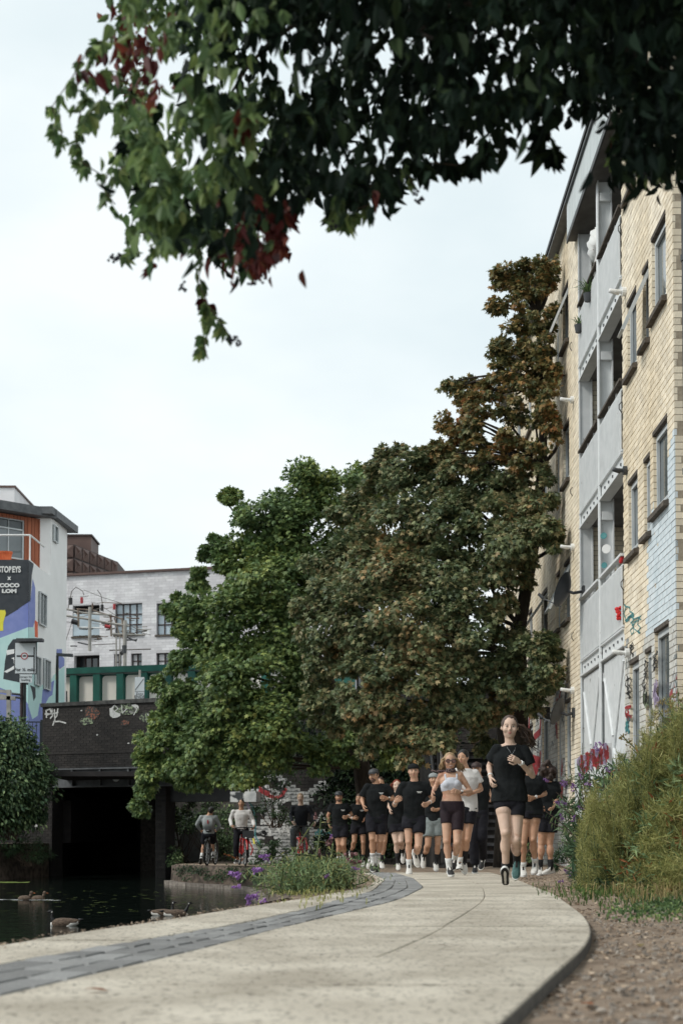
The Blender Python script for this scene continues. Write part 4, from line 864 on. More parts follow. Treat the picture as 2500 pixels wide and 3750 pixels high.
# ------------------------------------------------------------------ buildings and street beyond the bridge
def c1(u, v): return (u/2.24, 1750+v/2.24)
def text_mesh(name, s, c, right, up, size, mat, parent, bold=0., ext=.01, width=None):
    cu = bpy.data.curves.new('t', 'FONT'); cu.body = s; cu.size = size; cu.align_x = 'CENTER'; cu.align_y = 'CENTER'; cu.extrude = ext; cu.offset = bold; cu.space_character = 1.05
    o = bpy.data.objects.new('t', cu); COL.objects.link(o); bpy.context.view_layer.update()
    me = bpy.data.meshes.new_from_object(o.evaluated_get(bpy.context.evaluated_depsgraph_get())); bpy.data.objects.remove(o)
    if width:
        xs = [v.co.x for v in me.vertices]; me.transform(Matrix.Diagonal((width/(max(xs)-min(xs)), 1, 1, 1)))
    right, up = Vector(right).normalized(), Vector(up).normalized(); n = right.cross(up); me.transform(Matrix(((right.x, up.x, n.x, 0), (right.y, up.y, n.y, 0), (right.z, up.z, n.z, 0), (0, 0, 0, 1))))
    me.materials.clear(); me.materials.append(mat); o = link(name, me, parent, Vector(c)-org(parent)); return o
ms = thing('mural_building', (-12, 52, 0), 'white corner building with blue, mint and black mural under an orange clad top floor', 'building')
XF0 = -16.; YF = 50.
CX = P(112, 2060, YF).x
pf = Plane((0, YF, 0), (0, -1, 0))                       # front face
s0_ = Vector((CX, YF, 0)); e0_ = Vector((P(243, 2500, 55).x, 55, 0)); sdn = (e0_-s0_).normalized(); SN = Vector((sdn.y, -sdn.x, 0))
ps = Plane(s0_, SN)
zt1 = pf(60, 2050).z; zbot = 1.9
m = MB(); m.prism([(XF0, YF, zbot), (CX, YF, zbot), (CX, YF, zt1), (XF0, YF, zt1)], (0, 5, 0)); m.build('front_wall', MT['mural_white'], ms)
zt2 = ps(*c1(445, 820)).z; ztw = ps(*c1(545, 415)).z
yw = ps(*c1(418, 800)).y; pw = s0_+sdn*((yw-YF)/sdn.y)
m = MB(); m.prism([s0_+Vector((0, 0, zbot)), e0_+Vector((0, 0, zbot)), e0_+Vector((0, 0, zt2)), s0_+Vector((0, 0, zt2))], (-3, 0, 0)); m.build('side_wall', MT['mural_white'], ms)
ztl = ps(*c1(425, 330)).z
m = MB(); m.prism([pw+Vector((0, 0, zt2+.002)), e0_+Vector((0, 0, zt2+.002)), e0_+Vector((0, 0, ztw)), pw+Vector((0, 0, ztl))], (-3, 0, 0)); m.build('tower', MT['mural_white'], ms)
m = MB(); a, b_ = pw+Vector((.05, -.5, ztl+.05)), e0_+Vector((.25, .5, ztw-.05)); m.prism([a+Vector((-3, 0, .0)), a+Vector((.1, 0, 0)), b_+Vector((.1, 0, 0)), b_+Vector((-3, 0, 0))], (0, 0, .28)); m.build('tower_roof', MT['steel_d'], ms)
# orange upper storey
po_a, po_b = P(-260, 1790, 50.6+.2), P(187, 1904, 53); po_a = Vector((po_a.x, 49.6, 0)); po_b = Vector((po_b.x, 53, 0)); od = (po_b-po_a).normalized(); on_ = Vector((od.y, -od.x, 0)); po = Plane(po_a, on_)
zo = po(*c1(300, 335)).z; m = MB(); m.prism([po_a+Vector((0, 0, zt1-1.)), po_b+Vector((0, 0, zt1-1.)), po_b+Vector((0, 0, zo)), po_a+Vector((0, 0, zo))], -on_*2); m.build('upper_wall', MT['timber'], ms)
tl_ = (po_b-po_a).length; k = 0.
while k < tl_-.1:
    m = MB(); c = po_a+od*(k+.075)+on_*.015; m.obox(c+Vector((0, 0, (zt1-1+zo)/2)), od*.067, on_*.015, (0, 0, (zo-zt1+1)/2)); 
    if tl_-k < 6.5: m.build('cladding_board', MT['timber'], ms)
    k += .15
m = MB(); m.obox((po_a+po_b)/2+on_*.1-on_*.8+Vector((0, 0, zo+.2)), (po_b-po_a)/2, on_*1.2, (0, 0, .17)); m.build('upper_roof', MT['steel_d'], ms)
def rect_on(pl_, cf, u0, v0, u1, v1, out, th, mt, name, root, inset=None):
    pts = [pl_(*cf(u0, v0)), pl_(*cf(u1, v0)), pl_(*cf(u1, v1)), pl_(*cf(u0, v1))]
    # keep true rectangles: horizontal edges level, vertical edges plumb
    z1 = (pts[0].z+pts[1].z)/2; z0 = (pts[2].z+pts[3].z)/2; a, b_ = pts[0], pts[1]
    q = [Vector((a.x, a.y, z0)), Vector((b_.x, b_.y, z0)), Vector((b_.x, b_.y, z1)), Vector((a.x, a.y, z1))]
    m = MB(); m.prism([v+pl_.n*out for v in q], pl_.n*th); o = m.build(name, mt, root); return o, q
def win_on(pl_, cf, u0, v0, u1, v1, nx, ny, root, fm='wframe', gm='glass', name='window', fr=.05, dep=.06, horiz=None):
    o, q = rect_on(pl_, cf, u0, v0, u1, v1, .004, .03, MT[gm], name, root)
    a, b_ = q[0], q[1]; d = (b_-a); w_ = d.length; d.normalize(); z0, z1 = q[0].z, q[2].z; m = MB(); up = Vector((0, 0, 1))
    def bar(x0, x1, za, zb2, th=dep): m.obox(a+d*(x0+x1)/2+Vector((0, 0, (za+zb2)/2-a.z))+pl_.n*(.034+th/2), d*abs(x1-x0)/2, pl_.n*th/2, up*abs(zb2-za)/2)
    bar(0, w_, z0, z0+fr); bar(0, w_, z1-fr, z1); bar(0, fr, z0+fr, z1-fr); bar(w_-fr, w_, z0+fr, z1-fr)
    for i in range(1, nx): bar(w_*i/nx-fr*.35, w_*i/nx+fr*.35, z0+fr, z1-fr, dep*.8)
    for j in range(1, ny): bar(fr, w_-fr, z0+(z1-z0)*j/ny-fr*.35, z0+(z1-z0)*j/ny+fr*.35, dep*.7)
    m.build('frame', MT[fm], o)
    return o
win_on(po, c1, -60, 335, 190, 660, 2, 1, ms, gm='glass'); win_on(po, c1, -60, 335, 190, 420, 2, 1, ms)
win_on(ps, c1, 434, 395, 466, 530, 1, 1, ms, fr=.04); win_on(ps, c1, 318, 945, 372, 1215, 2, 1, ms); win_on(ps, c1, 355, 1490, 404, 1740, 2, 1, ms); win_on(ps, c1, 282, 1465, 325, 1705, 2, 1, ms)
# balcony railing on the roof terrace with pots
rp = Plane((0, YF+.15, 0), (0, -1, 0)); tr = MB()
pr = [rp(*c1(-300, 455)), rp(*c1(290, 560))]; z = zt1+.95; tr.tube([(XF0, YF+.15, z), (CX-.05, YF+.15, z)], .035, 8); tr.tube([(CX-.05, YF+.15, z), (CX+.02, YF+2.2, z)], .035, 8)
to = tr.build('terrace_railing', MT['white'], ms)
for x in (CX-.05, CX-1.4, CX-2.8, CX-4.2): m = MB(); m.tube([(x, YF+.15, zt1-.1), (x, YF+.15, z)], .03, 8); m.build('rail_post', MT['white'], to)
for i, (u, l_) in enumerate(((5, 'orange flower pot at the picture edge on the roof terrace'), (35, 'middle orange flower pot on the roof terrace'), (65, 'orange flower pot nearest the railing corner on the roof terrace'))):
    p = P(*c1(u, 640), YF+.5); m = MB(); m.tube([(p.x, p.y, zt1), (p.x, p.y, zt1+.36)], [.11, .17], 10); m.tube([(p.x, p.y, zt1+.33), (p.x, p.y, zt1+.4)], .185, 10); tag(m.build('flower_pot', MT['terracotta']), l_, 'flower pot', 'orange pots on the roof terrace')
# mural patches
def mpoly(pl_, pts, mt, out=.004, name='mural_shape'):
    m = MB(); m.prism([pl_(*c1(*p))+pl_.n*out for p in pts], pl_.n*.003); m.build(name, MT[mt], ms)
U = CX; cu_ = 2.24*(1250+CX/YF*F)      # corner in crop pixels
L0 = -400
mpoly(pf, [(L0, 1130), (60, 1135), (150, 1080), (cu_, 1010), (cu_, 2300), (L0, 2300)], 'mural_blue', .004)
mpoly(pf, [(L0, 672), (cu_, 672), (cu_, 1020), (60, 1135), (L0, 1290)], 'mural_black', .008)
mpoly(pf, [(L0, 1310), (0, 1315), (120, 1270), (cu_, 1225), (cu_, 1860), (200, 1800), (0, 1720), (L0, 1650)], 'mural_mint', .009)
mpoly(pf, [(L0, 1085), (45, 1085), (52, 1110), (30, 1190), (30, 1255), (L0, 1260)], 'mural_yellow', .012)
mpoly(pf, [(70, 1380), (110, 1325), (170, 1320), (cu_, 1340), (cu_, 1700), (170, 1680), (30, 1650), (45, 1500)], 'mural_black', .013)
mpoly(pf, [(55, 1415), (120, 1405), (125, 1440), (60, 1455)], 'mural_white', .017); mpoly(pf, [(35, 1590), (90, 1560), (120, 1540), (115, 1490), (95, 1480), (125, 1470), (135, 1560), (60, 1600)], 'mural_white', .017)
mpoly(ps, [(cu_, 672), (278, 705), (262, 800), (250, 1020), (cu_, 1010)], 'mural_black', .004)
mpoly(ps, [(cu_, 1020), (252, 1000), (270, 830), (290, 900), (290, 1160), (270, 1240), (cu_, 1225)], 'mural_blue', .004)
mpoly(ps, [(285, 1165), (312, 1185), (312, 1310), (288, 1305)], 'mural_orange', .004)
mpoly(ps, [(cu_, 1225), (280, 1225), (288, 1320), (310, 1330), (300, 1500), (330, 1700), (400, 1690), (440, 1620), (510, 1560), (530, 1550), (530, 2250), (cu_, 2250)], 'mural_mint', .006)
mpoly(ps, [(400, 1690), (445, 1660), (430, 1780), (400, 1800), (360, 1880), (340, 1850), (350, 1740)], 'mural_blue', .010)
mpoly(ps, [(465, 1405), (508, 1405), (510, 1465), (528, 1480), (528, 1540), (490, 1570), (462, 1500)], 'mural_blue', .010); mpoly(ps, [(462, 1480), (480, 1480), (478, 1650), (455, 1655)], 'mural_yellow', .013)
mpoly(ps, [(cu_, 2250), (cu_, 1880), (265, 1980), (310, 1950), (325, 1850), (380, 1870), (530, 2100), (530, 2250)], 'mural_blue', .010)
mpoly(pf, [(L0, 2350), (L0, 1830), (150, 1830), (200, 1900), (cu_, 1960), (cu_, 2350)], 'mural_blue', .012)
mpoly(ps, [(248, 1700), (290, 1720), (292, 1800), (275, 1830), (265, 1760)], 'mural_black', .012)
tp = lambda u, v: pf(*c1(u, v))+Vector((0, -.03, 0))
sz = (YF/F)/2.24
for s_, u, v, h in (('STOREYS', 82, 755, 50), ('x', 80, 822, 34), ('COCO', 82, 884, 30), ('LOM', 80, 931, 30)): 
    text_mesh('lettering', s_, tp(u, v), (1, 0, 0), (0, 0, 1), h*sz*1.38, MT['white'], ms, bold=h*sz*(.05 if s_ == 'STOREYS' else .085), width={'STOREYS': 186, 'x': 30, 'COCO': 165, 'LOM': 120}[s_]*sz)
# tank room on the roof, far left
m = MB(); a = P(*c1(-200, 80), 56); b_ = P(*c1(122, 80), 56); m.box(a.x, b_.x, 56, 60, zo-.5, b_.z); cr_ = m.build('roof_block', MT['gbrick'], ms)
m = MB(); m.box(a.x, b_.x+.05, 55.95, 60, b_.z, b_.z+.08); m.build('roof_block_edge', MT['brown'], ms)
# wooden frame in front of the mural, left edge
t = thing('timber_trellis', P(*c1(75, 1800), 49), 'weathered timber frame standing against the blue base of the mural', 'trellis')
for (u0, v0, u1, v1, w_) in ((75, 1740, 75, 2100, .14), (-60, 1740, 95, 1760, .1), (-60, 1800, 130, 1810, .14), (-60, 1765, 60, 1790, .06)):
    a, b_ = P(*c1(u0, v0), 48.8), P(*c1(u1, v1), 48.8); m = MB(); d = (b_-a).normalized(); m.obox((a+b_)/2, (b_-a)/2, d.cross(Vector((0, 1, 0)))*w_/2, (0, w_/2, 0)); m.build('beam', MT['galv'], t)
# ------------------------------------------------------------------ pale grey brick building
gbY = 75; ga, gb = P(200, 2112, 75.3), P(1300, 2068, 71.2); ga.z = gb.z = 0; gd = (gb-ga).normalized(); gn = Vector((gd.y, -gd.x, 0)); pg = Plane(ga, gn)
G = thing('grey_brick_building', (-8, 75, 0), 'pale grey brick building with dark framed gridded windows beyond the bridge', 'building')
zg1 = pg(*c1(1000, 785)).z; ww = (gb-ga).length
gw = [(600, 1045, 820, 1295, 'b'), (945, 1030, 1168, 1280, 'g'), (1285, 1025, 1515, 1280, 'g'), (610, 1455, 818, 1590, 'b'), (935, 1445, 1000, 1570, 's'), (1075, 1440, 1165, 1560, 's'), (1282, 1435, 1405, 1560, 's')]
ops = []
for (u0, v0, u1, v1, k) in gw:
    a, b_, c = pg(*c1(u0, v0)), pg(*c1(u1, v0)), pg(*c1(u1, v1)); ops.append(((a-ga).dot(gd), (b_-ga).dot(gd), c.z, (a.z+b_.z)/2))
brickwall(G, 'facade', ga, gd, gn, 0, ww, 2, zg1, L=.44, H=.15, J=.014, ops=ops, mats=[MT['gbrick']], mortar=MT['gmortar'], depth=.006, thick=.3)
m = MB(); m.obox(ga+gd*ww/2-gn*3+Vector((0, 0, zg1/2+1)), gd*ww/2, gn*2.2, (0, 0, zg1/2-1.05)); m.build('core', MT['black'], G)
m = MB(); m.obox(ga+gd*ww/2-gn*.2+Vector((0, 0, zg1+.05)), gd*(ww/2+.05), gn*.35, (0, 0, .06)); m.build('coping', MT['brown'], G)
for o, (u0, v0, u1, v1, k) in zip(ops, gw):
    d_ = -.25 if k != 'b' else -.7
    a = ga+gd*o[0]+gn*d_; b2 = ga+gd*o[1]+gn*d_; m = MB(); m.prism([a+Vector((0, 0, o[2])), b2+Vector((0, 0, o[2])), b2+Vector((0, 0, o[3])), a+Vector((0, 0, o[3]))], -gn*.05)
    wo = m.build('window', MT['glass_sky'] if k == 'g' else MT['glass_d'] if k == 'b' else MT['glass'], G)
    nx, ny = {'g': (4, 3), 'b': (4, 1), 's': (2, 2)}[k]; w_ = o[1]-o[0]; m = MB()
    def bar(x0, x1, za, zb2, e=0): m.obox(ga+gd*(o[0]+(x0+x1)/2)+gn*(d_+.03+e)+Vector((0, 0, (za+zb2)/2)), gd*(x1-x0)/2, gn*.03, (0, 0, (zb2-za)/2))
    for i in range(nx+1): x = w_*i/nx; bar(max(0, x-.028), min(w_, x+.028), o[2], o[3])
    for j in range(ny+1): z = o[2]+(o[3]-o[2])*j/ny; bar(0, w_, max(o[2], z-.027), min(o[3], z+.027), .003)
    m.build('glazing_bars', MT['brown_d'], wo)
    m = MB(); m.obox(ga+gd*(o[0]+w_/2)+gn*.03+Vector((0, 0, o[2]-.05)), gd*(w_/2+.06), gn*.06, (0, 0, .05)); m.build('sill', MT['sill'], wo)
    if k == 'b' and v0 < 1200: m = MB(); m.obox(ga+gd*(o[0]+w_/2)-gn*.05+Vector((0, 0, o[2]+.65)), gd*w_/2, gn*.01, (0, 0, .6)); m.build('glass_balustrade', MT['glass_sky'], wo); m = MB(); m.obox(ga+gd*(o[0]+w_/2)-gn*.05+Vector((0, 0, o[2]+1.28)), gd*w_/2, gn*.025, (0, 0, .025)); m.build('handrail', MT['white'], wo)
    if k == 's' : m = MB(); m.obox(ga+gd*(o[0]+w_*.3)+gn*(d_+.015)+Vector((0, 0, (o[2]+o[3])/2)), gd*w_*.18, gn*.004, (0, 0, (o[3]-o[2])*.42)); m.build('curtain', MT['gbrick'], wo)
# ------------------------------------------------------------------ brown patterned block
bw0, bw1 = P(*c1(540, 780), 97), P(*c1(968, 780), 94); BRX = thing('brown_patterned_block', (bw0.x+3, 95, 0), 'distant brown rooftop block with embossed crossed panels in two rows', 'building')
bw0.z = bw1.z = 0; bdn = (P(*c1(968, 700), 99)-P(*c1(610, 600), 93)); bdn.z = 0; p0_ = P(*c1(610, 600), 93); p0_.z = 0; bdn.normalize(); bnn = Vector((bdn.y, -bdn.x, 0)); pb = Plane(p0_, bnn)
zT = pb(*c1(700, 582)).z; zM = pb(*c1(740, 710)).z; zB = zM-(zT-zM); wd = (pb(*c1(968, 700))-p0_).dot(bdn); leftw = 2.2
m = MB(); m.prism([p0_, p0_+bdn*wd, p0_+bdn*wd+Vector((0, 6, 0)), p0_+Vector((-leftw, 6, 0)), p0_+Vector((-leftw, .4, 0))], (0, 0, zT)); m.build('body', MT['brown_d'], BRX)
for r_, (za, zb2) in enumerate(((zM, zT), (zB, zM), (zB-(zT-zM), zB))):
    for i in range(6):
        x0, x1 = wd*i/6+.06, wd*(i+1)/6-.06; cx = (x0+x1)/2; zc_ = (za+zb2)/2; f = bnn*.05; q = lambda x, z, o=0.: p0_+bdn*x+Vector((0, 0, z))+bnn*(.04+o)
        m = MB(); A, B_, C_, D_ = q(x0, za+.06), q(x1, za+.06), q(x1, zb2-.06), q(x0, zb2-.06); E_ = q(cx, zc_+.1, .14)
        E1 = q(cx-.12, zc_, .02); E2 = q(cx+.12, zc_, .02)
        m.add([A, B_, C_, D_, E_, E1, E2], [(0, 1, 4), (2, 3, 4), (0, 4, 5), (4, 3, 5), (3, 0, 5), (1, 6, 4), (4, 6, 2), (6, 1, 2)]); m.build('panel', MT['brown'], BRX)
    for i in range(2):
        x0 = -leftw+i*leftw/2; m = MB(); a = p0_+Vector((x0+.05, .28-i*.2, 0)); b_ = p0_+Vector((x0+leftw/2-.05, .1-i*.2, 0)); E_ = (a+b_)/2+Vector((0, -.15, (za+zb2)/2))
        m.add([a+Vector((0, 0, za+.06)), b_+Vector((0, 0, za+.06)), b_+Vector((0, 0, zb2-.06)), a+Vector((0, 0, zb2-.06)), E_], [(0, 1, 4), (1, 2, 4), (2, 3, 4), (3, 0, 4)]); m.build('panel', MT['brown'], BRX)
a = P(*c1(540, 478), 96); b_ = P(*c1(748, 515), 96); m = MB(); m.box(a.x, b_.x, 96, 99, zT-.1, a.z); m.build('plant_room', MT['brown'], BRX)
m = MB(); m.box(a.x-.1, b_.x+.1, 95.9, 99, a.z, a.z+.12); m.build('plant_room_edge', MT['brown_d'], BRX)
# ------------------------------------------------------------------ green and cream railway bridge
RY = 58.; RB = thing('railway_bridge', P(500, 2550, RY), 'railway bridge side with dark green ribs framing cream panels behind the brick parapet', 'bridge')
ra_, rb_ = P(150, 2460, 58.6), P(1300, 2440, 54.8); zt_ = P(*c1(1000, 1562), RY).z; zb_ = P(*c1(1000, 1900), RY).z-1; ra_.z = rb_.z = 0; rd = (rb_-ra_).normalized(); rn = Vector((rd.y, -rd.x, 0)); rl = (rb_-ra_).length; pr_ = Plane(ra_, rn)
m = MB(); m.obox(ra_+rd*rl/2+Vector((0, 0, zt_-.13)), rd*rl/2, rn*.32, (0, 0, .13)); m.build('top_flange', MT['green'], RB)
m = MB(); m.obox(ra_+rd*rl/2+Vector((0, 0, (zt_+zb_)/2-.15)), rd*rl/2, rn*.03, (0, 0, (zt_-zb_)/2-.15)); m.build('web', MT['green'], RB)
us = [435, 626, 815, 1006, 1200, 1396, 1590, 1790, 1990, 2190, 2390, 2590]; xs_ = [(pr_(*c1(u, 1700))-ra_).dot(rd) for u in us]
for i, x in enumerate(xs_):
    m = MB(); m.obox(ra_+rd*x+rn*.16+Vector((0, 0, (zt_+zb_)/2-.15)), rd*.155, rn*.12, (0, 0, (zt_-zb_)/2-.15)); m.build('rib', MT['green'], RB)
    if i+1 < len(xs_):
        a, b_ = x+.18, xs_[i+1]-.18; z1 = zt_-.36; r_ = .12; q = lambda s, z: ra_+rd*s+rn*.035+Vector((0, 0, z))
        m = MB(); m.prism([q(a, zb_), q(b_, zb_), q(b_, z1-r_), q(b_-.04, z1-.04), q(b_-r_, z1), q(a+r_, z1), q(a+.04, z1-.04), q(a, z1-r_)], rn*.02); m.build('panel', MT['cream'], RB)
a = P(*c1(500, 1780), 49.5); t = RB
for pts in ([(490, 1830), (500, 1775), (520, 1765), (515, 1820)], [(530, 1800), (575, 1795), (545, 1820), (575, 1835)], [(580, 1760), (582, 1840)]):
    m = stroke([c1(*p) for p in pts], None, .07, pr_, out=.36); m.build('spray_tag', MT['gblack'], RB)
# ------------------------------------------------------------------ overhead line structure by the railway
OY = 66.; OL = thing('overhead_line_gantry', P(*c1(740, 1400), OY), 'tangle of rusty overhead line masts, arms and insulators above the railway', 'gantry')
def seg(name, pts, r, mt, root=OL, Y=OY, n=6):
    m = MB(); m.tube([P(*c1(u, v), Y+(e[0] if e else 0)) for (u, v, *e) in pts], r, n); return m.build(name, MT[mt], root)
for nm, pts, r, mt in (('mast', [(740, 1060), (738, 1420)], .085, 'galv'), ('mast', [(645, 1075), (645, 1220)], .06, 'rust'), ('mast', [(1028, 1170), (1025, 1560)], .10, 'galv'), ('mast', [(1003, 1150), (1015, 1320)], .05, 'rust'), ('mast', [(955, 1300), (955, 1570)], .04, 'galv'), ('mast', [(985, 1300), (985, 1570)], .03, 'galv'),
        ('arm', [(540, 1075), (700, 1110), (830, 1120), (920, 1125)], .05, 'galv'), ('arm', [(540, 1130), (700, 1155), (860, 1185), (1060, 1215)], .06, 'galv'), ('arm', [(630, 1075), (760, 1085), (900, 1130)], .035, 'rust'), ('arm', [(640, 1225), (820, 1232)], .04, 'white'), ('arm', [(910, 1280), (1190, 1290)], .045, 'galv'), ('arm', [(840, 1110), (1010, 1160)], .04, 'rust'),
        ('arm', [(1000, 1290), (1120, 1340), (1125, 1320)], .035, 'dgrey'), ('arm', [(640, 1350), (735, 1370)], .035, 'dgrey'), ('arm', [(580, 1380), (635, 1380)], .03, 'dgrey'), ('arm', [(840, 1020), (1000, 1030)], .02, 'rust'), ('arm', [(760, 1370), (960, 1360)], .02, 'cable'), ('arm', [(900, 1415), (1240, 1405)], .03, 'cable'), ('arm', [(1030, 1330), (1120, 1330)], .04, 'dgrey'),
        ('hoop', [(560, 1075), (590, 930), (625, 895), (680, 930), (690, 960)], .02, 'cable'), ('hoop', [(800, 920), (830, 960), (850, 1100)], .02, 'cable'), ('hoop', [(910, 1130), (915, 1300)], .05, 'rust'), ('hoop', [(940, 1150), (985, 1300), (1030, 1310)], .035, 'rust'), ('hoop', [(590, 1190), (560, 1280), (545, 1330)], .015, 'cable')): seg(nm, pts, r, mt)
for (u0, v0, u1, v1, r, mt) in ((580, 985, 580, 1040, .10, 'black'), (672, 980, 672, 1030, .07, 'gred'), (840, 1040, 838, 1090, .08, 'black'), (940, 1035, 938, 1080, .07, 'gred'), (862, 1215, 905, 1225, .09, 'gred'), (590, 1175, 640, 1190, .12, 'black'), (1023, 1375, 1022, 1440, .12, 'dgrey'), (990, 1430, 1010, 1445, .09, 'black'), (760, 1030, 760, 1075, .04, 'rust')):
    seg('insulator', [(u0, v0), (u1, v1)], r, mt, n=8)
for (u0, v0, u1, v1) in ((565, 975, 600, 970), (660, 972, 730, 968), (750, 1022, 850, 1022), (690, 920, 1000, 1030), (850, 1060, 1200, 1290), (540, 1180, 620, 1180), (1060, 1230, 1240, 1290)):
    seg('wire', [(u0, v0), ((u0+u1)/2, (v0+v1)/2+6), (u1, v1)], .012, 'cable', n=4)
for i in range(38):
    u, v = random.uniform(560, 1150), random.uniform(1070, 1330); a = random.uniform(-.5, .5); l = random.uniform(30, 120)
    seg('wire', [(u, v), (u+l*.5, v+l*.5*a*.4+4), (u+l, v+l*a*.4)], random.choice([.012, .02, .03]), random.choice(['cable', 'rust', 'galv', 'cable']), n=4)
# ------------------------------------------------------------------ signs, lamps, fence
SY = 44.; t = thing('road_sign', P(*c1(205, 2000), SY), 'large white low bridge warning road sign reading For ½ mile on two dark posts', 'road sign')
sp_ = Plane((0, SY, 0), (0, -1, 0))
def sp(u0, v0, u1, v1, o, th, mt, nm, par=t): rect_on(sp_, c1, u0, v0, u1, v1, o, th, MT[mt], nm, par)
tilt = 0
sp(122, 1348, 306, 1612, 0, .03, 'dgrey', 'border'); sp(130, 1356, 298, 1604, .031, .006, 'signw', 'sign_board')
sp(280, 1390, 290, 1600, .038, .004, 'black', 'symbol'); sp(142, 1456, 280, 1470, .038, .004, 'black', 'symbol')
cc = sp_(*c1(205, 1463)); m = MB()
for k in range(24):
    a0, a1 = 2*math.pi*k/24, 2*math.pi*(k+1)/24; r0, r1 = .085, .115; e = Vector((0, -.044, 0))
    m.prism([cc+e+Vector((math.cos(a)*r, 0, math.sin(a)*r)) for a, r in ((a0, r0), (a1, r0), (a1, r1), (a0, r1))], (0, -.003, 0))
m.build('ring', MT['gred'], t); m = MB(); m.tube([cc+Vector((0, -.038, 0)), cc+Vector((0, -.043, 0))], .085, 20); m.build('disc', MT['signw'], t)
m = MB(); m.obox(cc+Vector((0, -.047, 0)), (.055, 0, 0), (0, .003, 0), (0, 0, .018)); m.obox(cc+Vector((.01, -.047, .022)), (.035, 0, 0), (0, .003, 0), (0, 0, .012)); m.build('lorry_symbol', MT['black'], t)
sz2 = SY/F/2.24
text_mesh('lettering', 'For ½ mile', sp_(*c1(207, 1575))+Vector((0, -.045, 0)), (1, 0, 0), (0, 0, 1), 36*sz2, MT['black'], t, bold=.003, ext=.002)
sp(165, 1612, 267, 1680, 0, .03, 'signw', 'sub_plate'); text_mesh('lettering', 'Except for', sp_(*c1(215, 1633))+Vector((0, -.035, 0)), (1, 0, 0), (0, 0, 1), 25*sz2, MT['black'], t, ext=.002); text_mesh('lettering', 'loading', sp_(*c1(215, 1658))+Vector((0, -.035, 0)), (1, 0, 0), (0, 0, 1), 25*sz2, MT['black'], t, ext=.002)
for u, mt in ((181, 'post'), (205, 'post_b')): m = MB(); a = P(*c1(u, 1655), SY+.08); m.tube([(a.x, a.y, 1.6), (a.x, a.y, a.z)], .055, 8); m.build('post', MT[mt], t)
m = MB(); a = P(*c1(250, 1332), SY-.2); m.obox(a, (.42, 0, 0), (0, .15, 0), (0, 0, .045)); m.build('lamp_hood', MT['dgrey'], t)
m = MB(); m.tube([P(*c1(100, 1770), SY), P(*c1(175, 1778), SY)], .04, 6); m.tube([P(*c1(130, 1800), SY), P(*c1(175, 1805), SY)], .04, 6); m.build('arm', MT['dgrey'], t)
LY = 51.; a = P(*c1(473, 1460), LY); t = thing('street_lamp', (a.x, LY, 1.7), 'slim dark street lamp post in front of the blue and yellow mural corner', 'street lamp')
m = MB(); m.tube([(a.x, LY, 1.6), (a.x, LY, a.z)], [.075, .05], 8); m.build('pole', MT['post_b'], t)
m = MB(); m.obox(a+Vector((.28, 0, .03)), (.30, 0, -.02), (0, .1, 0), (0, 0, .05)); m.build('lamp_head', MT['dgrey'], t)
ZY = 47.5; t = thing('zone_sign', P(*c1(1148, 1815), ZY), 'grey parking sign plate with diagonal stripe reading Zone ENDS behind the parapet', 'road sign'); zp_ = Plane((0, ZY, 0), (0, -1, 0))
rect_on(zp_, c1, 1108, 1635, 1186, 1812, 0, .02, MT['signw'], 'plate', t); m = MB(); a = zp_(*c1(1147, 1575)); m.tube([(a.x, ZY+.05, 2), (a.x, ZY+.05, a.z)], .04, 8); m.build('post', MT['galv'], t)
m = stroke([c1(1112, 1740), c1(1180, 1650)], None, .025, zp_, out=.024); m.build('stripe', MT['steel_d'], t); m = stroke([c1(1110, 1752), c1(1184, 1752)], None, .015, zp_, out=.024); m.build('stripe', MT['steel_d'], t)
z3 = ZY/F/2.24; text_mesh('lettering', 'Zone', zp_(*c1(1147, 1772))+Vector((0, -.024, 0)), (1, 0, 0), (0, 0, 1), 27*z3, MT['black'], t, ext=.002); text_mesh('lettering', 'ENDS', zp_(*c1(1147, 1798))+Vector((0, -.024, 0)), (1, 0, 0), (0, 0, 1), 34*z3, MT['black'], t, bold=.002, ext=.002)
FY = 46.5; fx0, fx1 = P(*c1(-200, 2050), FY).x, P(*c1(350, 2050), FY).x; ftz = P(*c1(280, 1998), FY).z; t = thing('iron_railings', (fx1, FY, 1.6), 'dark blue iron railings at street level left of the bridge parapet', 'railings')
m = MB(); m.box(fx0, fx1, FY-.02, FY+.02, ftz-.04, ftz); m.box(fx0, fx1, FY-.02, FY+.02, 1.95, 1.99); m.build('rail', MT['post_b'], t)
x = fx0
while x < fx1: m = MB(); m.tube([(x, FY, 1.4), (x, FY, ftz-.04)], .013, 5); m.build('railing_bar', MT['post_b'], t); x += .13
m = MB(); m.box(fx1-.05, fx1+.1, FY-.1, FY+.1, 1.4, ftz+.05); m.build('end_post', MT['post_b'], t)
# ------------------------------------------------------------------ foliage
def shape(pts, z=None, faces=None):
    V = np.array([(x, y, (z(x, y) if z else 0.)) for x, y in pts], dtype=np.float32)
    return V, faces or [tuple(range(len(pts)))]
MAPLE = shape([(0, 0), (.20, .16), (.46, .10), (.28, .36), (.52, .62), (.17, .60), (0, 1), (-.17, .60), (-.52, .62), (-.28, .36), (-.46, .10), (-.20, .16)], lambda x, y: -.35*x*x*2-.15*y*y)
OVATE = shape([(0, 0), (.20, .25), (.23, .5), (.10, .82), (0, 1), (-.10, .82), (-.23, .5), (-.20, .25)], lambda x, y: .5*abs(x)-.25*y*y, [(0, 1, 2, 3, 4), (0, 4, 5, 6, 7)])
LANCE = shape([(0, 0), (.10, .35), (0, 1), (-.10, .35)], lambda x, y: -.3*y*y)
DIAM = shape([(0, 0), (.26, .45), (0, 1), (-.26, .45)], lambda x, y: .3*abs(x)-.2*y*y)
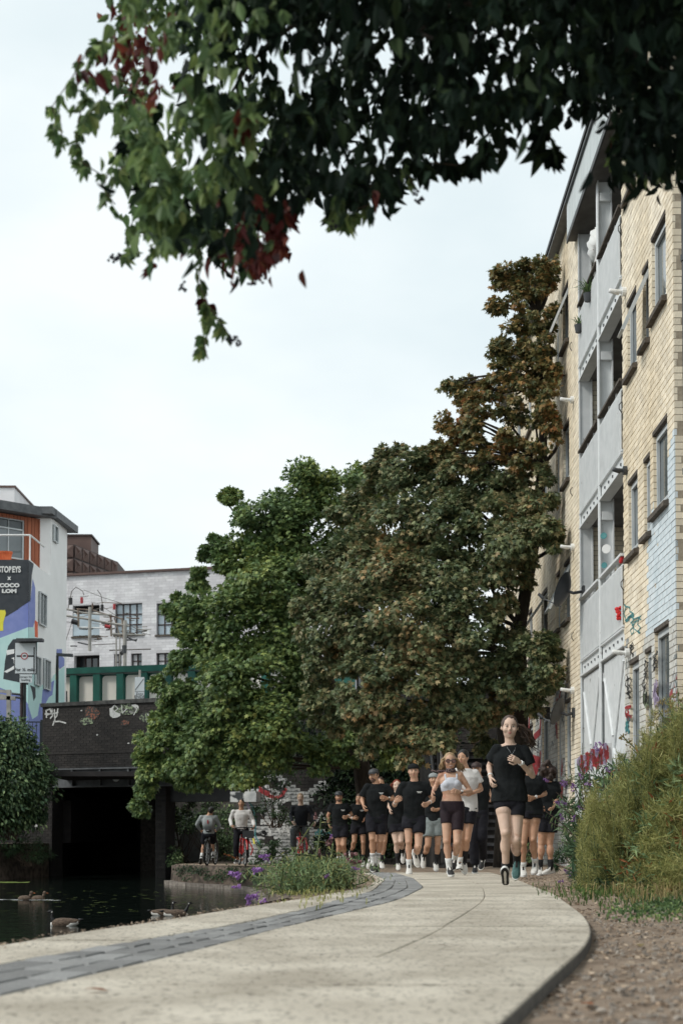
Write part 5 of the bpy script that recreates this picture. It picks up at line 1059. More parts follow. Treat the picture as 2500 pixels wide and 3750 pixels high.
THIN = shape([(-.02, 0), (.02, 0), (.012, .6), (0, 1), (-.012, .6)], lambda x, y: -.25*y*y)
def unit(a): return a/np.maximum(1e-9, np.linalg.norm(a, axis=-1, keepdims=True))
def leaf_arrays(C, Nn, D, size, shp):
    """one leaf per centre: normal Nn, tip direction D"""
    Vs, Fs = shp; D = unit(D); Nn = unit(Nn-D*(Nn*D).sum(-1, keepdims=True)); X = np.cross(D, Nn)
    V = C[:, None]+size[:, None, None]*(Vs[None, :, 0, None]*X[:, None]+Vs[None, :, 1, None]*D[:, None]+Vs[None, :, 2, None]*Nn[:, None])
    k = len(Vs); N = len(C); base = np.arange(N)[:, None]*k
    fi = np.concatenate([base+np.array(f)[None] for f in Fs], 1).reshape(-1)
    per = sum(len(f) for f in Fs); st = np.cumsum([0]+[len(f) for f in Fs[:-1]]); ls = (np.arange(N)[:, None]*per+st[None]).reshape(-1)
    return V.reshape(-1, 3), fi, ls
def merge(parts):
    V, I, Ls, Mi = [], [], [], []; vb = lb = 0
    for (v, fi, ls, mi) in parts:
        V.append(v); I.append(fi+vb); Ls.append(ls+lb); Mi.append(np.full(len(ls), mi)); vb += len(v); lb += len(fi)
    return np.vstack(V), np.concatenate(I), np.concatenate(Ls), np.concatenate(Mi)
def foliage(name, parts, mats, parent=None, loc=None):
    V, I, Ls, Mi = merge(parts); o = org(parent) if parent else Vector()
    return link(name, npmesh(name, V-np.array(o, dtype=np.float32), I, Ls, mats, Mi), parent)
def rsph(N):
    v = rng.normal(size=(N, 3)); return unit(v)
def clump_leaves(cc, cr, out, per, size, flat=.5, keep=None):
    """leaves in flattened clumps: cc centres, cr radii, out = outward direction of each clump"""
    n = len(cc); idx = np.repeat(np.arange(n), per); N = len(idx); d = rsph(N); r = rng.random(N)**.45
    off = d*r[:, None]*cr[idx, None]; off[:, 2] *= flat
    off[:, 2] -= (np.linalg.norm(off[:, :2], axis=1)**2)/np.maximum(cr[idx], .01)*.35      # clumps droop at the rim
    C = cc[idx]+off; o = out[idx]; nr = rng.normal(0, .42, (N, 3))
    Nn = np.stack([np.zeros(N), np.zeros(N), np.ones(N)], -1)*.75+o*.6+nr*1.25
    D = unit(off+1e-6)*.5+o*.6+np.array([0, 0, -.55])+rng.normal(0, .45, (N, 3))
    s = rng.uniform(size*.65, size*1.2, N)
    if keep is not None: k = keep(C); C, Nn, D, s = C[k], Nn[k], D[k], s[k]
    return C, Nn, D, s
def lobes_px(L, sc=1.594):
    out = []
    for (x, y, r, Y) in L:
        p = P(x*sc, y*sc, Y); out.append((np.array(p), r*sc*Y/F))
    return out
def limb(m, a, b_, r0, r1, wob=.12, n=6, sides=7):
    a, b_ = Vector(a), Vector(b_); l = (b_-a).length; pts = []; rr = []
    w1 = Vector((random.uniform(-1, 1), random.uniform(-1, 1), random.uniform(-.3, .6)))*l*wob
    for i in range(n): f = i/(n-1); pts.append(a.lerp(b_, f)+w1*math.sin(f*math.pi)); rr.append(r0*(1-f)+r1*f)
    m.tube(pts, rr, sides)
def make_tree(name, label, lobes, trunk, mat, leaf=.13, dens=95, depth=.62, clump=.42, forks=None, keep=None, flat=.5, group='maple trees overhanging the towpath', nlimb=26):
    base = trunk[0]; t = thing(name, base, label, 'tree', group); cc, cr, oo = [], [], []
    cen = np.mean([c for c, r in lobes], 0)
    for c, r in lobes:
        n = int(16*(r/.9)**2)+5
        d = rsph(n); d[:, 1] = np.where(rng.random(n) < .75, -np.abs(d[:, 1]), d[:, 1]); rad = r*rng.uniform(.55, 1.02, n); rad[rng.random(n) < .25] *= .6
        p = c+d*rad[:, None]*np.array([1, 1., 1]); cc.append(p); cr.append(rng.uniform(.55, 1.15, n)*clump*min(1.15, max(.5, r/.85))); oo.append(d)
    cc, cr, oo = np.vstack(cc), np.concatenate(cr), np.vstack(oo)
    C, Nn, D, s = clump_leaves(cc, cr, oo, dens, leaf, flat, keep)
    v = leaf_arrays(C, Nn, D, s, MAPLE); foliage('crown', [(*v, 0)], [mat], t)
    m = MB(); m.tube(trunk[:], [.26-.14*i/(len(trunk)-1) for i in range(len(trunk))] if forks is None else forks, 10); m.build('trunk', MT['bark'], t, True)
    lb = MB(); tops = trunk[1:]
    sel = rng.choice(len(cc), min(nlimb, len(cc)), replace=False)
    for i in sel:
        e = Vector(cc[i]); st = min(tops, key=lambda q: (Vector(q)-e).length+abs((Vector(q)-e).z+.8)*.5); limb(lb, st, e, .05, .012)
    lb.build('branches', MT['bark'], t, True)
    return t, cc
facadeX = lambda Y: FW+FS*Y-.12
kp = lambda C: C[:, 0] < facadeX(C[:, 1])
A_ = [(600, 1200, 80, 33), (720, 1140, 75, 33), (800, 1120, 70, 33), (680, 1235, 90, 33), (560, 1310, 80, 33), (640, 1340, 100, 32.5), (740, 1300, 90, 33), (460, 1420, 62, 33), (540, 1440, 90, 32.5), (650, 1460, 90, 32.5), (450, 1510, 55, 33), (560, 1560, 95, 32), (680, 1560, 80, 32.5),
      (425, 1610, 60, 33), (510, 1670, 85, 32), (620, 1660, 95, 32), (400, 1700, 58, 33), (455, 1740, 65, 32.5), (560, 1740, 75, 32), (680, 1730, 70, 32), (355, 1760, 40, 33), (335, 1815, 26, 33.2), (320, 1850, 16, 33.4), (420, 1780, 35, 33), (780, 1700, 65, 32), (300, 1865, 0, 33), (880, 1690, 60, 32), (850, 1240, 80, 33.5), (880, 1120, 60, 33.5), (408, 1385, 26, 33.4), (428, 1440, 36, 33.2), (425, 1500, 34, 33.3), (410, 1570, 38, 33.2), (375, 1650, 44, 33.2), (345, 1700, 46, 33.2), (368, 1570, 14, 33.4), (450, 1330, 26, 33.3), (495, 1260, 30, 33.3), (528, 1140, 16, 33.3)]
A_ = [l for l in A_ if l[2] > 10]
tb = P(1500, 3150, 33); tb.z = gz(33)
make_tree('maple_tree', 'large leafy green maple on the left, drooping over the canal and the bridge parapet', lobes_px(A_), [Vector((.8, 34, gz(34))), Vector((.5, 33.8, 2.2)), Vector((-.2, 33.5, 4)), Vector((-1.2, 33.3, 6)), Vector((-1.5, 33.2, 7.2))], MT['leafA'], leaf=.125, dens=180, clump=.43, keep=kp, flat=.66)
B_ = [(900, 1080, 62, 29.5), (970, 1100, 70, 29), (1060, 1100, 75, 28.5), (1150, 1130, 80, 28), (1240, 1130, 55, 27), (830, 1180, 70, 30), (930, 1200, 85, 28.5), (1040, 1220, 95, 28), (1150, 1240, 95, 27), (1240, 1230, 60, 26.5), (790, 1290, 80, 29), (890, 1320, 95, 28), (1010, 1340, 100, 27.5), (1130, 1350, 75, 27.5), (730, 1390, 70, 28.5), (820, 1430, 95, 27.5), (940, 1450, 100, 27), (1060, 1460, 90, 27),
      (1170, 1450, 45, 28), (740, 1510, 68, 28.5), (830, 1560, 95, 27.5), (950, 1570, 95, 27), (1070, 1560, 85, 27), (1160, 1550, 65, 27), (1235, 1500, 58, 26.5), (1250, 1560, 42, 26.5), (760, 1630, 60, 28.5), (860, 1660, 70, 27.5), (960, 1670, 75, 27), (1060, 1650, 65, 27.5), (1150, 1620, 48, 27.5), (1215, 1590, 42, 27), (1010, 1060, 45, 29), (1120, 1700, 30, 29)]
tx = Vector((3.55, 29.5, gz(29.5)))
p1, p2, p3 = P(1845, 2620, 29.5), P(1905, 2300, 29.2), P(1945, 2050, 29)
tB, ccB = make_tree('maple_tree', 'broad maple turning bronze, in the middle, its dark trunk behind the leading runner', lobes_px(B_), [tx, P(1860, 2800, 29.5), p1, P(1895, 2400, 29.3), p2, p3], MT['leafB'], leaf=.12, dens=180, flat=.66, clump=.41, keep=kp, forks=[.30, .21, .2, .13, .11, .08])
C_ = [(1170, 640, 34, 27.3), (1215, 620, 28, 27.3), (1260, 610, 26, 26.8), (1250, 665, 40, 26.8), (1190, 690, 44, 27.2), (1240, 720, 42, 26.7), (1185, 760, 42, 27.3), (1245, 785, 44, 26.8), (1190, 820, 46, 27.3), (1250, 855, 42, 26.8), (1150, 850, 38, 27.6), (1200, 900, 55, 27.2), (1260, 925, 42, 26.6), (1120, 900, 34, 28), (1060, 895, 28, 28.5), (1035, 880, 15, 28.6), (1100, 960, 52, 28), (1180, 985, 56, 27.5), (1250, 1000, 50, 26.8),
      (1040, 985, 38, 28.5), (1030, 1030, 32, 28.5), (1085, 1035, 46, 28), (1165, 1060, 52, 27.5), (1280, 960, 25, 26.5), (1285, 860, 22, 26.6), (1010, 1030, 30, 28.6), (975, 1045, 26, 28.8), (1075, 935, 32, 28.3), (1150, 700, 20, 27.4), (1145, 640, 12, 27.4), (1140, 800, 22, 27.5), (1060, 985, 40, 28.3)]
make_tree('maple_tree', 'tall narrow maple with amber tips rising against the apartment wall', lobes_px(C_), [Vector((3.75, 28.4, gz(28))), P(1900, 2300, 28.2), P(1960, 1950, 28), P(1985, 1700, 27.8), P(1990, 1400, 27.5), P(1970, 1150, 27.3)], MT['leafC'], leaf=.11, dens=84, clump=.40, keep=kp, forks=[.2, .14, .12, .10, .06, .03], nlimb=44)
# dark thicket behind the runners and under the crowns
def bush(name, label, cat, lobes, mats, shp, leaf, dens, clump=.3, flat=.8, group=None, stems=None, smat='bark_l', up=.6, parent=None):
    cen = np.mean([c for c, r in lobes], 0); lo = min(c[2]-r for c, r in lobes); t = thing(name, (cen[0], cen[1], lo), label, cat, group) if parent is None else parent
    cc, cr, oo = [], [], []
    for c, r in lobes:
        n = int(12*(r/.5)**2)+4; d = rsph(n); rad = r*rng.uniform(.4, 1.0, n); cc.append(c+d*rad[:, None]); cr.append(rng.uniform(.6, 1.2, n)*clump*min(1.3, r/.5)); oo.append(d)
    cc, cr, oo = np.vstack(cc), np.concatenate(cr), np.vstack(oo); C, Nn, D, s = clump_leaves(cc, cr, oo, dens, leaf, flat); D[:, 2] += up
    n = len(mats); pick = rng.integers(0, n, len(C)); parts = []
    for i in range(n):
        k = pick == i; parts.append((*leaf_arrays(C[k], Nn[k], D[k], s[k], shp), i))
    foliage('foliage', parts, mats, t); m = MB()
    for i in rng.choice(len(cc), min(14, len(cc)), replace=False): limb(m, (cen[0]+random.uniform(-.2, .2), cen[1], lo-.05), cc[i], .018, .006, sides=5)
    m.build('stems', MT[smat], t); return t
def lob(L): return [(np.array(P(x, y, Y)), r*Y/F) for (x, y, r, Y) in L]
bush('ivy_mass', 'dark ivy thicket on the retaining wall under the big trees', 'ivy', lob([(1250, 2880, 80, 39), (1270, 2990, 80, 38.5), (1340, 2960, 110, 38), (1600, 2860, 90, 36.5), (1220, 3080, 60, 38.5), (1330, 2820, 110, 38), (1450, 2800, 120, 37.5), (1560, 2780, 110, 37), (1400, 2930, 110, 38), (1520, 2930, 100, 37.5), (1250, 2720, 110, 38.5), (1400, 2680, 120, 38), (1550, 2650, 110, 37.5), (1100, 2730, 90, 39), (1330, 3060, 80, 38), (1480, 3060, 80, 37.5)]), [MT['creeper_shaded'], MT['creeper_shaded'], MT['ivy']], DIAM, .12, 60, .35)  # mostly the shaded leaf colour, imitating the dark under the crowns
bush('ivy_mass', 'ragged ivy hanging over the top of the graffiti wall', 'ivy', lob([(990, 2830, 34, 41), (1030, 2850, 40, 41), (1060, 2800, 50, 41), (960, 2790, 30, 41.5), (1000, 2960, 45, 41), (1060, 2985, 40, 41), (940, 2985, 26, 41.5)]), [MT['ivy']], DIAM, .1, 26, .28)
bush('shrub', 'low dark shrub at the foot of the graffiti wall', 'shrub', lob([(980, 3100, 42, 38.5), (1020, 3120, 40, 38.3), (940, 3150, 25, 38.5)]), [MT['ivy'], MT['budd']], DIAM, .09, 40, .25)
bush('canal_bush', 'large bush with sparse lilac flowers beside the bridge at the left edge', 'bush', lob([(-60, 2740, 110, 42), (40, 2760, 90, 42), (130, 2800, 60, 42.5), (20, 2870, 110, 42), (110, 2890, 75, 42.3), (160, 2850, 45, 42.5), (-40, 2960, 110, 42), (70, 2970, 70, 42.5), (140, 2960, 40, 43), (-90, 2840, 120, 41.5), (60, 2690, 60, 42), (-20, 2660, 60, 42)]), [MT['budd'], MT['ivy'], MT['bud']], DIAM, .15, 75, .42, up=-.1)
bush('canal_bush', 'smaller green bush low on the left canal bank beneath the larger bush', 'bush', lob([(120, 3110, 45, 42.5), (160, 3130, 35, 43), (75, 3090, 35, 42.5), (30, 3110, 25, 42)]), [MT['ivy']], LANCE, .12, 50, .3)
bush('ivy_mass', 'yellow green ivy hanging beside the bridge pier at the towpath arch', 'ivy', lob([(625, 2960, 28, 45.5), (650, 2975, 30, 46), (620, 3060, 26, 45), (630, 3130, 30, 44), (650, 3150, 20, 43), (700, 2955, 30, 48), (770, 2950, 30, 49)]), [MT['bud'], MT['ivy']], DIAM, .1, 34, .28)
bush('far_greenery', 'pale green foliage seen through the towpath arch beyond the cyclists', 'bushes', lob([(700, 2990, 50, 52), (780, 2990, 50, 52), (850, 3010, 60, 52), (800, 3080, 50, 51), (860, 3110, 45, 51), (640, 3010, 40, 51.5)]), [MT['bud'], MT['ivy']], DIAM, .13, 40, .4)
# ferns and moss on the low bank wall
m_c = []
for Y in np.arange(31, 37.6, .12): 
    for k in range(2): m_c.append((xbank(Y)-.03+random.uniform(-.06, .05), Y, gz(Y)-random.uniform(.02, .34)))
cc = np.array(m_c); C, Nn, D, s = clump_leaves(cc, np.full(len(cc), .13), np.tile([-.7, -.7, 0.], (len(cc), 1)), 26, .07); tag(foliage('bank_plants', [(*leaf_arrays(C, Nn, D, s, DIAM), 0)], [MT['ivy']]), 'dark ferns and ivy clinging to the low bank wall above the water', 'bank plants', kind='stuff')
# ------------------------------------------------------------------ flowering shrub at the canal edge of the path
def flower_cone(m, c, d, L_, r, n=46):
    c, d = Vector(c), Vector(d).normalized(); a = d.orthogonal().normalized(); b_ = d.cross(a)
    for i in range(n):
        f = random.random(); rr = r*(1-.75*f)*random.uniform(.5, 1.1); th = random.uniform(0, 6.28); p = c+d*L_*f+(a*math.cos(th)+b_*math.sin(th))*rr; q = r*random.uniform(.28, .5)
        u = Vector((random.uniform(-1, 1), random.uniform(-1, 1), random.uniform(-1, 1))).normalized()*q; v = u.orthogonal().normalized()*q
        m.add([p-u, p-v, p+u, p+v, p+u.cross(v).normalized()*q*.6], [(0, 1, 4), (1, 2, 4), (2, 3, 4), (3, 0, 4)])
def stem_leaves(m_st, leaves, a, b_, r, n, ll, wob=.1):
    a, b_ = Vector(a), Vector(b_); w1 = Vector((random.uniform(-1, 1), random.uniform(-1, 1), random.uniform(0, 1)))*(b_-a).length*wob; pts = [a.lerp(b_, f)+w1*math.sin(f*math.pi) for f in (0, .25, .5, .75, 1)]
    m_st.tube(pts, [r, r*.85, r*.7, r*.5, r*.3], 5)
    for i in range(n):
        f = .15+.85*i/n; k = min(3, int(f*4)); p = pts[k].lerp(pts[k+1], f*4-k); d = (pts[k+1]-pts[k]).normalized()
        for sgn in (-1, 1):
            th = random.uniform(0, 6.28); o = d.orthogonal().normalized(); o = (Matrix.Rotation(th, 3, d)@o)*sgn
            leaves.append((p, o+d*.45+Vector((0, 0, -.25)), Vector((0, 0, 1))+o*.2, ll*random.uniform(.6, 1.1)*(1.15-.5*f)))
def flush_leaves(leaves, shp):
    C = np.array([tuple(l[0]) for l in leaves]); D = np.array([tuple(l[1]) for l in leaves]); N = np.array([tuple(l[2]) for l in leaves])+rng.normal(0, .2, (len(leaves), 3)); s = np.array([l[3] for l in leaves]); return leaf_arrays(C, N, D, s, shp)
def shrub(name, label, base, tips, nleaf, ll, mats, blossoms, r=.009, extra=None, sm='stem', shp=LANCE, group=None):
    t = thing(name, base[0], label, 'shrub', group); st = MB(); lv = []
    for i, (x, y, Y) in enumerate(tips):
        b0 = base[i % len(base)]; stem_leaves(st, lv, Vector(b0)+Vector((random.uniform(-.12, .12), random.uniform(-.1, .1), 0)), P(x, y, Y), r, nleaf, ll)
    st.build('stems', MT[sm], t); n = len(mats); parts = []
    for i in range(n): parts.append((*flush_leaves(lv[i::n], shp), i))
    if extra is not None:
        C, Nn, D, s = extra; parts.append((*leaf_arrays(C, Nn, D, s, shp), 0))
    foliage('foliage', parts, mats, t)
    for (x, y, Y, dx, dz, L_, rr, mt) in blossoms:
        m = MB(); flower_cone(m, P(x, y, Y), (dx, -.2, dz), L_, rr); m.build('blossom', MT[mt], t)
    return t
tips = []; 
for i in range(150):
    x = random.gauss(1110, 105); x = min(1290, max(915, x)); top = 3110+abs(x-1130)*.32; y = random.uniform(top-5, 3225) if x < 1200 else random.uniform(3150, 3225)
    tips.append((x, y, random.uniform(11.3, 14.5)))
tips += [(1175, 2990, 12.5), (1190, 2978, 12.7), (1150, 3010, 12.4), (1098, 3040, 12.2), (1060, 3090, 12), (1020, 3120, 12), (1130, 3060, 12.6), (1215, 3100, 13), (950, 3145, 11.6), (935, 3250, 11), (950, 3290, 10.8), (920, 3265, 11), (905, 3245, 11), (1205, 3080, 12.8), (1240, 3110, 13)]
base = [(-.30, 12.2, gz(12)-.02), (-.05, 13, gz(13)-.02), (-.45, 11.6, gz(11)-.05), (.05, 13.8, gz(13)-.02), (-.2, 12.8, gz(13)-.02)]
blos = [(880, 3208, 11.6, -1, .3, .10, .035, 'purple'), (925, 3190, 11.6, 1, .2, .09, .032, 'purple'), (985, 3140, 11.9, -1, .1, .09, .03, 'purple'), (880, 3248, 11.2, -1, 0, .07, .022, 'purple'), (945, 3282, 11, -1, -.1, .10, .034, 'purple'), (960, 3300, 10.9, .8, -.6, .07, .03, 'purple'), (915, 3300, 11, -.5, -.8, .06, .022, 'purple'),
        (1045, 3190, 12, 0, -1, .07, .022, 'purple_d'), (1020, 3240, 11.8, 0, -1, .07, .025, 'purple_d'), (1185, 3215, 12, .6, .4, .06, .02, 'purple'), (1212, 3075, 12.6, .1, 1, .05, .018, 'purple'), (1200, 3095, 12.6, .5, .8, .09, .03, 'purple_d'), (1260, 3140, 12.9, 1, .3, .13, .035, 'purple_d'), (1270, 3155, 12.9, 1, 0, .14, .034, 'purple_d'), (1155, 3000, 12.4, 0, 1, .06, .018, 'purple_d'), (1225, 3170, 12.7, 1, 0, .11, .02, 'dry'), (890, 3150, 11.7, -1, .35, .17, .016, 'dry'), (1170, 3140, 12.4, 0, .8, .08, .022, 'purple_d'), (1285, 3180, 13, 1, -.1, .08, .02, 'purple'), (1110, 3285, 11.4, .3, -.5, .05, .018, 'purple_d'), (1100, 3210, 11.5, 0, 1, .05, .014, 'purple_d')]
C = np.stack([rng.normal(-.28, .17, 2600), rng.uniform(11.2, 14.4, 2600), rng.random(2600)**1.2*.26+gz(12.5)], -1); C[:, 0] += (C[:, 1]-12)*.14
shrub('buddleia_bush', 'low buddleia shrub with violet flower spikes between the water and the path', base, tips, 9, .085, [MT['bud'], MT['fennel']], blos, extra=(C, rng.normal(0, .5, (2600, 3))+[0, -.2, .9], rng.normal(0, .6, (2600, 3))+[0, 0, .7], rng.uniform(.03, .075, 2600)))
# ------------------------------------------------------------------ verge planting on the right
def feather(C0, dirs, L_, n, spread):
    """fennel fronds: many thread-like leaves around points"""
    N = len(C0)*n; idx = np.repeat(np.arange(len(C0)), n); C = C0[idx]+rng.normal(0, spread, (N, 3))
    D = dirs[idx]*.6+rng.normal(0, .7, (N, 3)); return C, rng.normal(0, 1, (N, 3)), D, rng.uniform(.5, 1.2, N)*L_
def cloud(L, per):            # random points in pixel lobes at depth
    out = []; dr = []
    L = list(L); extra = []
    for (x, y, r, Y, dy) in L:
        for k in range(9): a = random.uniform(0, 6.28); extra.append((x+math.cos(a)*r*.9, y+math.sin(a)*r*.9, r*random.uniform(.18, .42), Y+random.uniform(-.3, .3), dy*.4))
    for (x, y, r, Y, dy) in L+extra:
        if len(extra) and (x, y, r, Y, dy) in L: r = r*.8
        n = int(per*(r/60)**2); q = rsph(n)*rng.random((n, 1))**.4; c = np.array(P(x, y, Y)); rr = r*Y/F; out.append(c+q*np.array([rr, dy, rr])); dr.append(q+[0, 0, .3])
    C = np.vstack(out); k = C[:, 2] > .02; return C[k], np.vstack(dr)[k]
t = thing('fennel_bush', P(2380, 3290, 12), 'feathery yellow green fennel mass with long dark stems at the right edge', 'bush')
Lf = [(2400, 2900, 120, 12.5, .7), (2300, 2960, 110, 13, .7), (2480, 2830, 130, 12, .8), (2230, 3040, 80, 13.2, .6), (2350, 3050, 120, 12.2, .7), (2470, 3040, 130, 11.6, .8), (2280, 3130, 90, 12.2, .6), (2400, 3160, 110, 11.4, .6), (2500, 3170, 110, 11, .6), (2460, 2700, 60, 12, .5), (2520, 2650, 60, 12, .5), (2560, 2950, 140, 11.5, .8), (2200, 2960, 60, 14, .5), (2330, 2850, 70, 13, .5)]
C0, dr = cloud([(x, y+40, r*.84, Y, dy) for x, y, r, Y, dy in Lf], 90); C, Nn, D, s = feather(C0, unit(dr), .10, 11, .035); v1 = leaf_arrays(C, Nn, D, s, THIN)
C2, dr2 = cloud(Lf, 60); v2 = leaf_arrays(C2, rng.normal(0, 1, C2.shape), dr2+rng.normal(0, .5, C2.shape), rng.uniform(.05, .11, len(C2)), LANCE)
fr_ = []; C3, dr3 = cloud(Lf, 14); v3 = leaf_arrays(C3, rng.normal(0, 1, C3.shape), dr3+rng.normal(0, .7, C3.shape), rng.uniform(.05, .13, len(C3)), LANCE)
foliage('foliage', [(*v1, 0), (*v2, 2), (*v3, 1)], [MT['fennel'], MT['dry'], MT['bud']], t); m = MB()
for (a, b_) in (((2500, 2900), (2270, 2690)), ((2500, 2950), (2310, 2740)), ((2490, 2880), (2350, 2760)), ((2440, 3000), (2260, 2760)), ((2450, 3100), (2170, 3105)), ((2480, 3060), (2180, 2960)), ((2500, 2800), (2440, 2560)), ((2520, 2780), (2480, 2520)), ((2500, 2720), (2410, 2600)), ((2380, 3000), (2240, 2870)), ((2420, 3180), (2150, 3170)), ((2500, 3000), (2540, 2600))):
    limb(m, P(*a, 11.9), P(*b_, 12.0), .011, .004, .05, 7, 5)
for i in range(40): x, y = random.uniform(2200, 2550), random.uniform(2800, 3050); limb(m, P(x+random.uniform(0, 120), 3230, 12), P(x, y, random.uniform(11.6, 12.6)), .006, .003, .08, 5, 4)
for i in range(150):
    x, y = random.uniform(2120, 2560), 0; top = 3060-(x-2100)*1.02 if x < 2330 else 2760-(x-2330)*.9; y = random.gauss(top, 60); Y_ = random.uniform(11.5, 13); b0 = P(x+random.uniform(-60, 150), y+random.uniform(150, 330), Y_); e0 = P(x, y, Y_); limb(m, b0, e0, .005, .002, .07, 6, 4)
    n_ = 60; f_ = rng.random(n_)**.7; cc_ = np.array(b0)[None]*(1-f_[:, None])+np.array(e0)[None]*f_[:, None]; fr_.append((cc_, np.tile(np.array(e0-b0), (n_, 1))))
C4 = np.vstack([a for a, b in fr_]); d4 = unit(np.vstack([b for a, b in fr_])); C, Nn, D, s = feather(C4, d4, .065, 4, .016); foliage('fronds', [(*leaf_arrays(C, Nn, D, s, THIN), 0)], [MT['fennel']], t)['kind'] = 'stuff'
m.build('stems', MT['stem'], t)
hd = MB()
for (x, y) in ((2420, 2570), (2435, 2600), (2400, 2620), (2470, 2545), (2490, 2600), (2450, 2630), (2385, 2650), (2500, 2560), (2300, 2720), (2280, 2700)):
    for k in range(16): c = P(x+random.gauss(0, 9), y+random.gauss(0, 7), 12); hd.ball(c, random.uniform(.005, .010), n=5, m=4)
hd.build('seed_heads', MT['straw'], t)['kind'] = 'stuff'
t = thing('buddleia_bush', P(2150, 3200, 13.5), 'dark green buddleia with small lilac flowers leaning over the path behind the last runners', 'bush')
Lb = [(2120, 2980, 60, 14.5, .5), (2180, 3060, 80, 14, .5), (2160, 3160, 70, 13.2, .5), (2100, 3060, 45, 14.5, .4), (2230, 2900, 60, 15, .5), (2200, 3200, 70, 12.6, .4), (2170, 2860, 45, 15.5, .4), (2260, 3100, 80, 13, .5), (2280, 2830, 50, 15.5, .4), (2130, 3220, 35, 13, .3), (2250, 3250, 60, 12, .3), (2350, 3250, 60, 11.5, .3)]
C0, dr = cloud(Lb, 260); n = len(C0); v = leaf_arrays(C0, rng.normal(0, .6, (n, 3))+[0, 0, .7], unit(dr)+rng.normal(0, .6, (n, 3)), rng.uniform(.06, .15, n), LANCE); foliage('foliage', [(*v, 0)], [MT['budd']], t); m = MB(); lv = []
for (x, y) in ((2035, 2900), (2060, 2830), (1995, 2970), (2010, 3010), (2080, 2790), (2130, 2720), (2120, 2780), (2190, 2760), (2040, 3080), (2090, 3120), (2075, 3190), (2100, 3230), (2020, 2930), (2250, 2760), (2160, 2740)):
    stem_leaves(m, lv, P(2200+random.uniform(-40, 60), 3150, 13.6), P(x, y, 14.2), .008, 16, .11, .08)
m.build('stems', MT['bark_l'], t); foliage('shoots', [(*flush_leaves(lv, LANCE), 0)], [MT['bud']], t)['kind'] = 'stuff'
for i, (x, y) in enumerate(((2064, 2880), (2010, 2862), (2075, 2870), (2130, 2850), (2140, 2868), (2108, 2888), (2095, 2900), (2050, 2943), (2072, 2948), (2058, 3000), (2182, 2740), (2205, 2735), (2190, 2752), (2230, 2830), (2170, 3055), (2150, 3070), (2220, 3055), (2120, 3155), (2080, 3200), (2085, 3215), (2065, 3225), (2130, 2965), (2390, 2715), (2410, 2722), (2100, 3100), (2095, 3010))):
    m = MB(); flower_cone(m, P(x, y, 13.9), (random.uniform(-1, .4), -.2, random.uniform(-.2, 1)), .07, .022, 26); m.build('blossom', MT['purple'], t)
t = thing('crocosmia_clump', P(2440, 3100, 12.6), 'dried orange brown sword leaves standing in the fennel at the right edge', 'plant')
m = MB()
for i in range(46):
    x = random.uniform(2370, 2520); y = random.uniform(2720, 2960); tufts(m, P(x, y+70, 12.1), 2, .30, .35, up=1, droop=.5, wd=.009)
for (x, y) in ((2375, 2740), (2390, 2800), (2410, 2720), (2430, 2860)): limb(m, P(x+60, y+260, 12), P(x, y, 12), .008, .005, .04)
m.build('leaves', MT['dry'], t)
def grass_patch(name, label, xs, ys, N, L_, mat, base=None, droop=.5, wd=.003):
    m = MB(); 
    for i in range(N):
        px, py = random.gauss((xs[0]+xs[1])/2, (xs[1]-xs[0])*.3), random.gauss((ys[0]+ys[1])/2, (ys[1]-ys[0])*.3); py = max(py, 3190); Y = min(17, dd(8)*F/(py-HOR)); p = P(px, py, Y); p.z = dirt_z(p.x, p.y) if p.x > xr(Y) else gz(Y); tufts(m, p, 2, L_*random.uniform(.6, 1.2), .35, up=1, droop=droop, wd=wd)
    o = m.build(name, MT[mat]); tag(o, label, 'grass', kind='stuff')
grass_patch('straw_grass', 'dry straw coloured grass at the foot of the fennel', (2260, 2620), (3225, 3290), 1000, .26, 'straw', wd=.002)
grass_patch('green_grass', 'green grass along the foot of the verge shrubs', (2100, 2560), (3225, 3290), 1500, .14, 'grass', wd=.003)
grass_patch('weedy_grass', 'scattered green weeds on the dirt at the right edge', (2270, 2560), (3285, 3340), 900, .06, 'creeper', wd=.006)
grass_patch('path_weeds', 'tufts of grass at the feet of the shrub by the water', (1000, 1290), (3210, 3300), 380, .09, 'fennel', wd=.003)
bush('verge_shrub', 'shaded shrub by the foot of the apartment wall behind the standing person', 'shrub', lob([(2060, 3140, 30, 20), (2100, 3120, 40, 20), (2030, 3165, 18, 20), (2150, 3100, 50, 19), (2220, 3060, 60, 18), (2300, 3000, 80, 17), (2400, 2960, 90, 16)]), [MT['budd']], LANCE, .09, 40, .2)
bush('weeds', 'green weeds at the foot of the wall right of the maple trunk', 'weeds', lob([(1930, 3140, 16, 24), (1940, 3110, 20, 25)]), [MT['ivy'], MT['bud']], DIAM, .06, 20, .12)
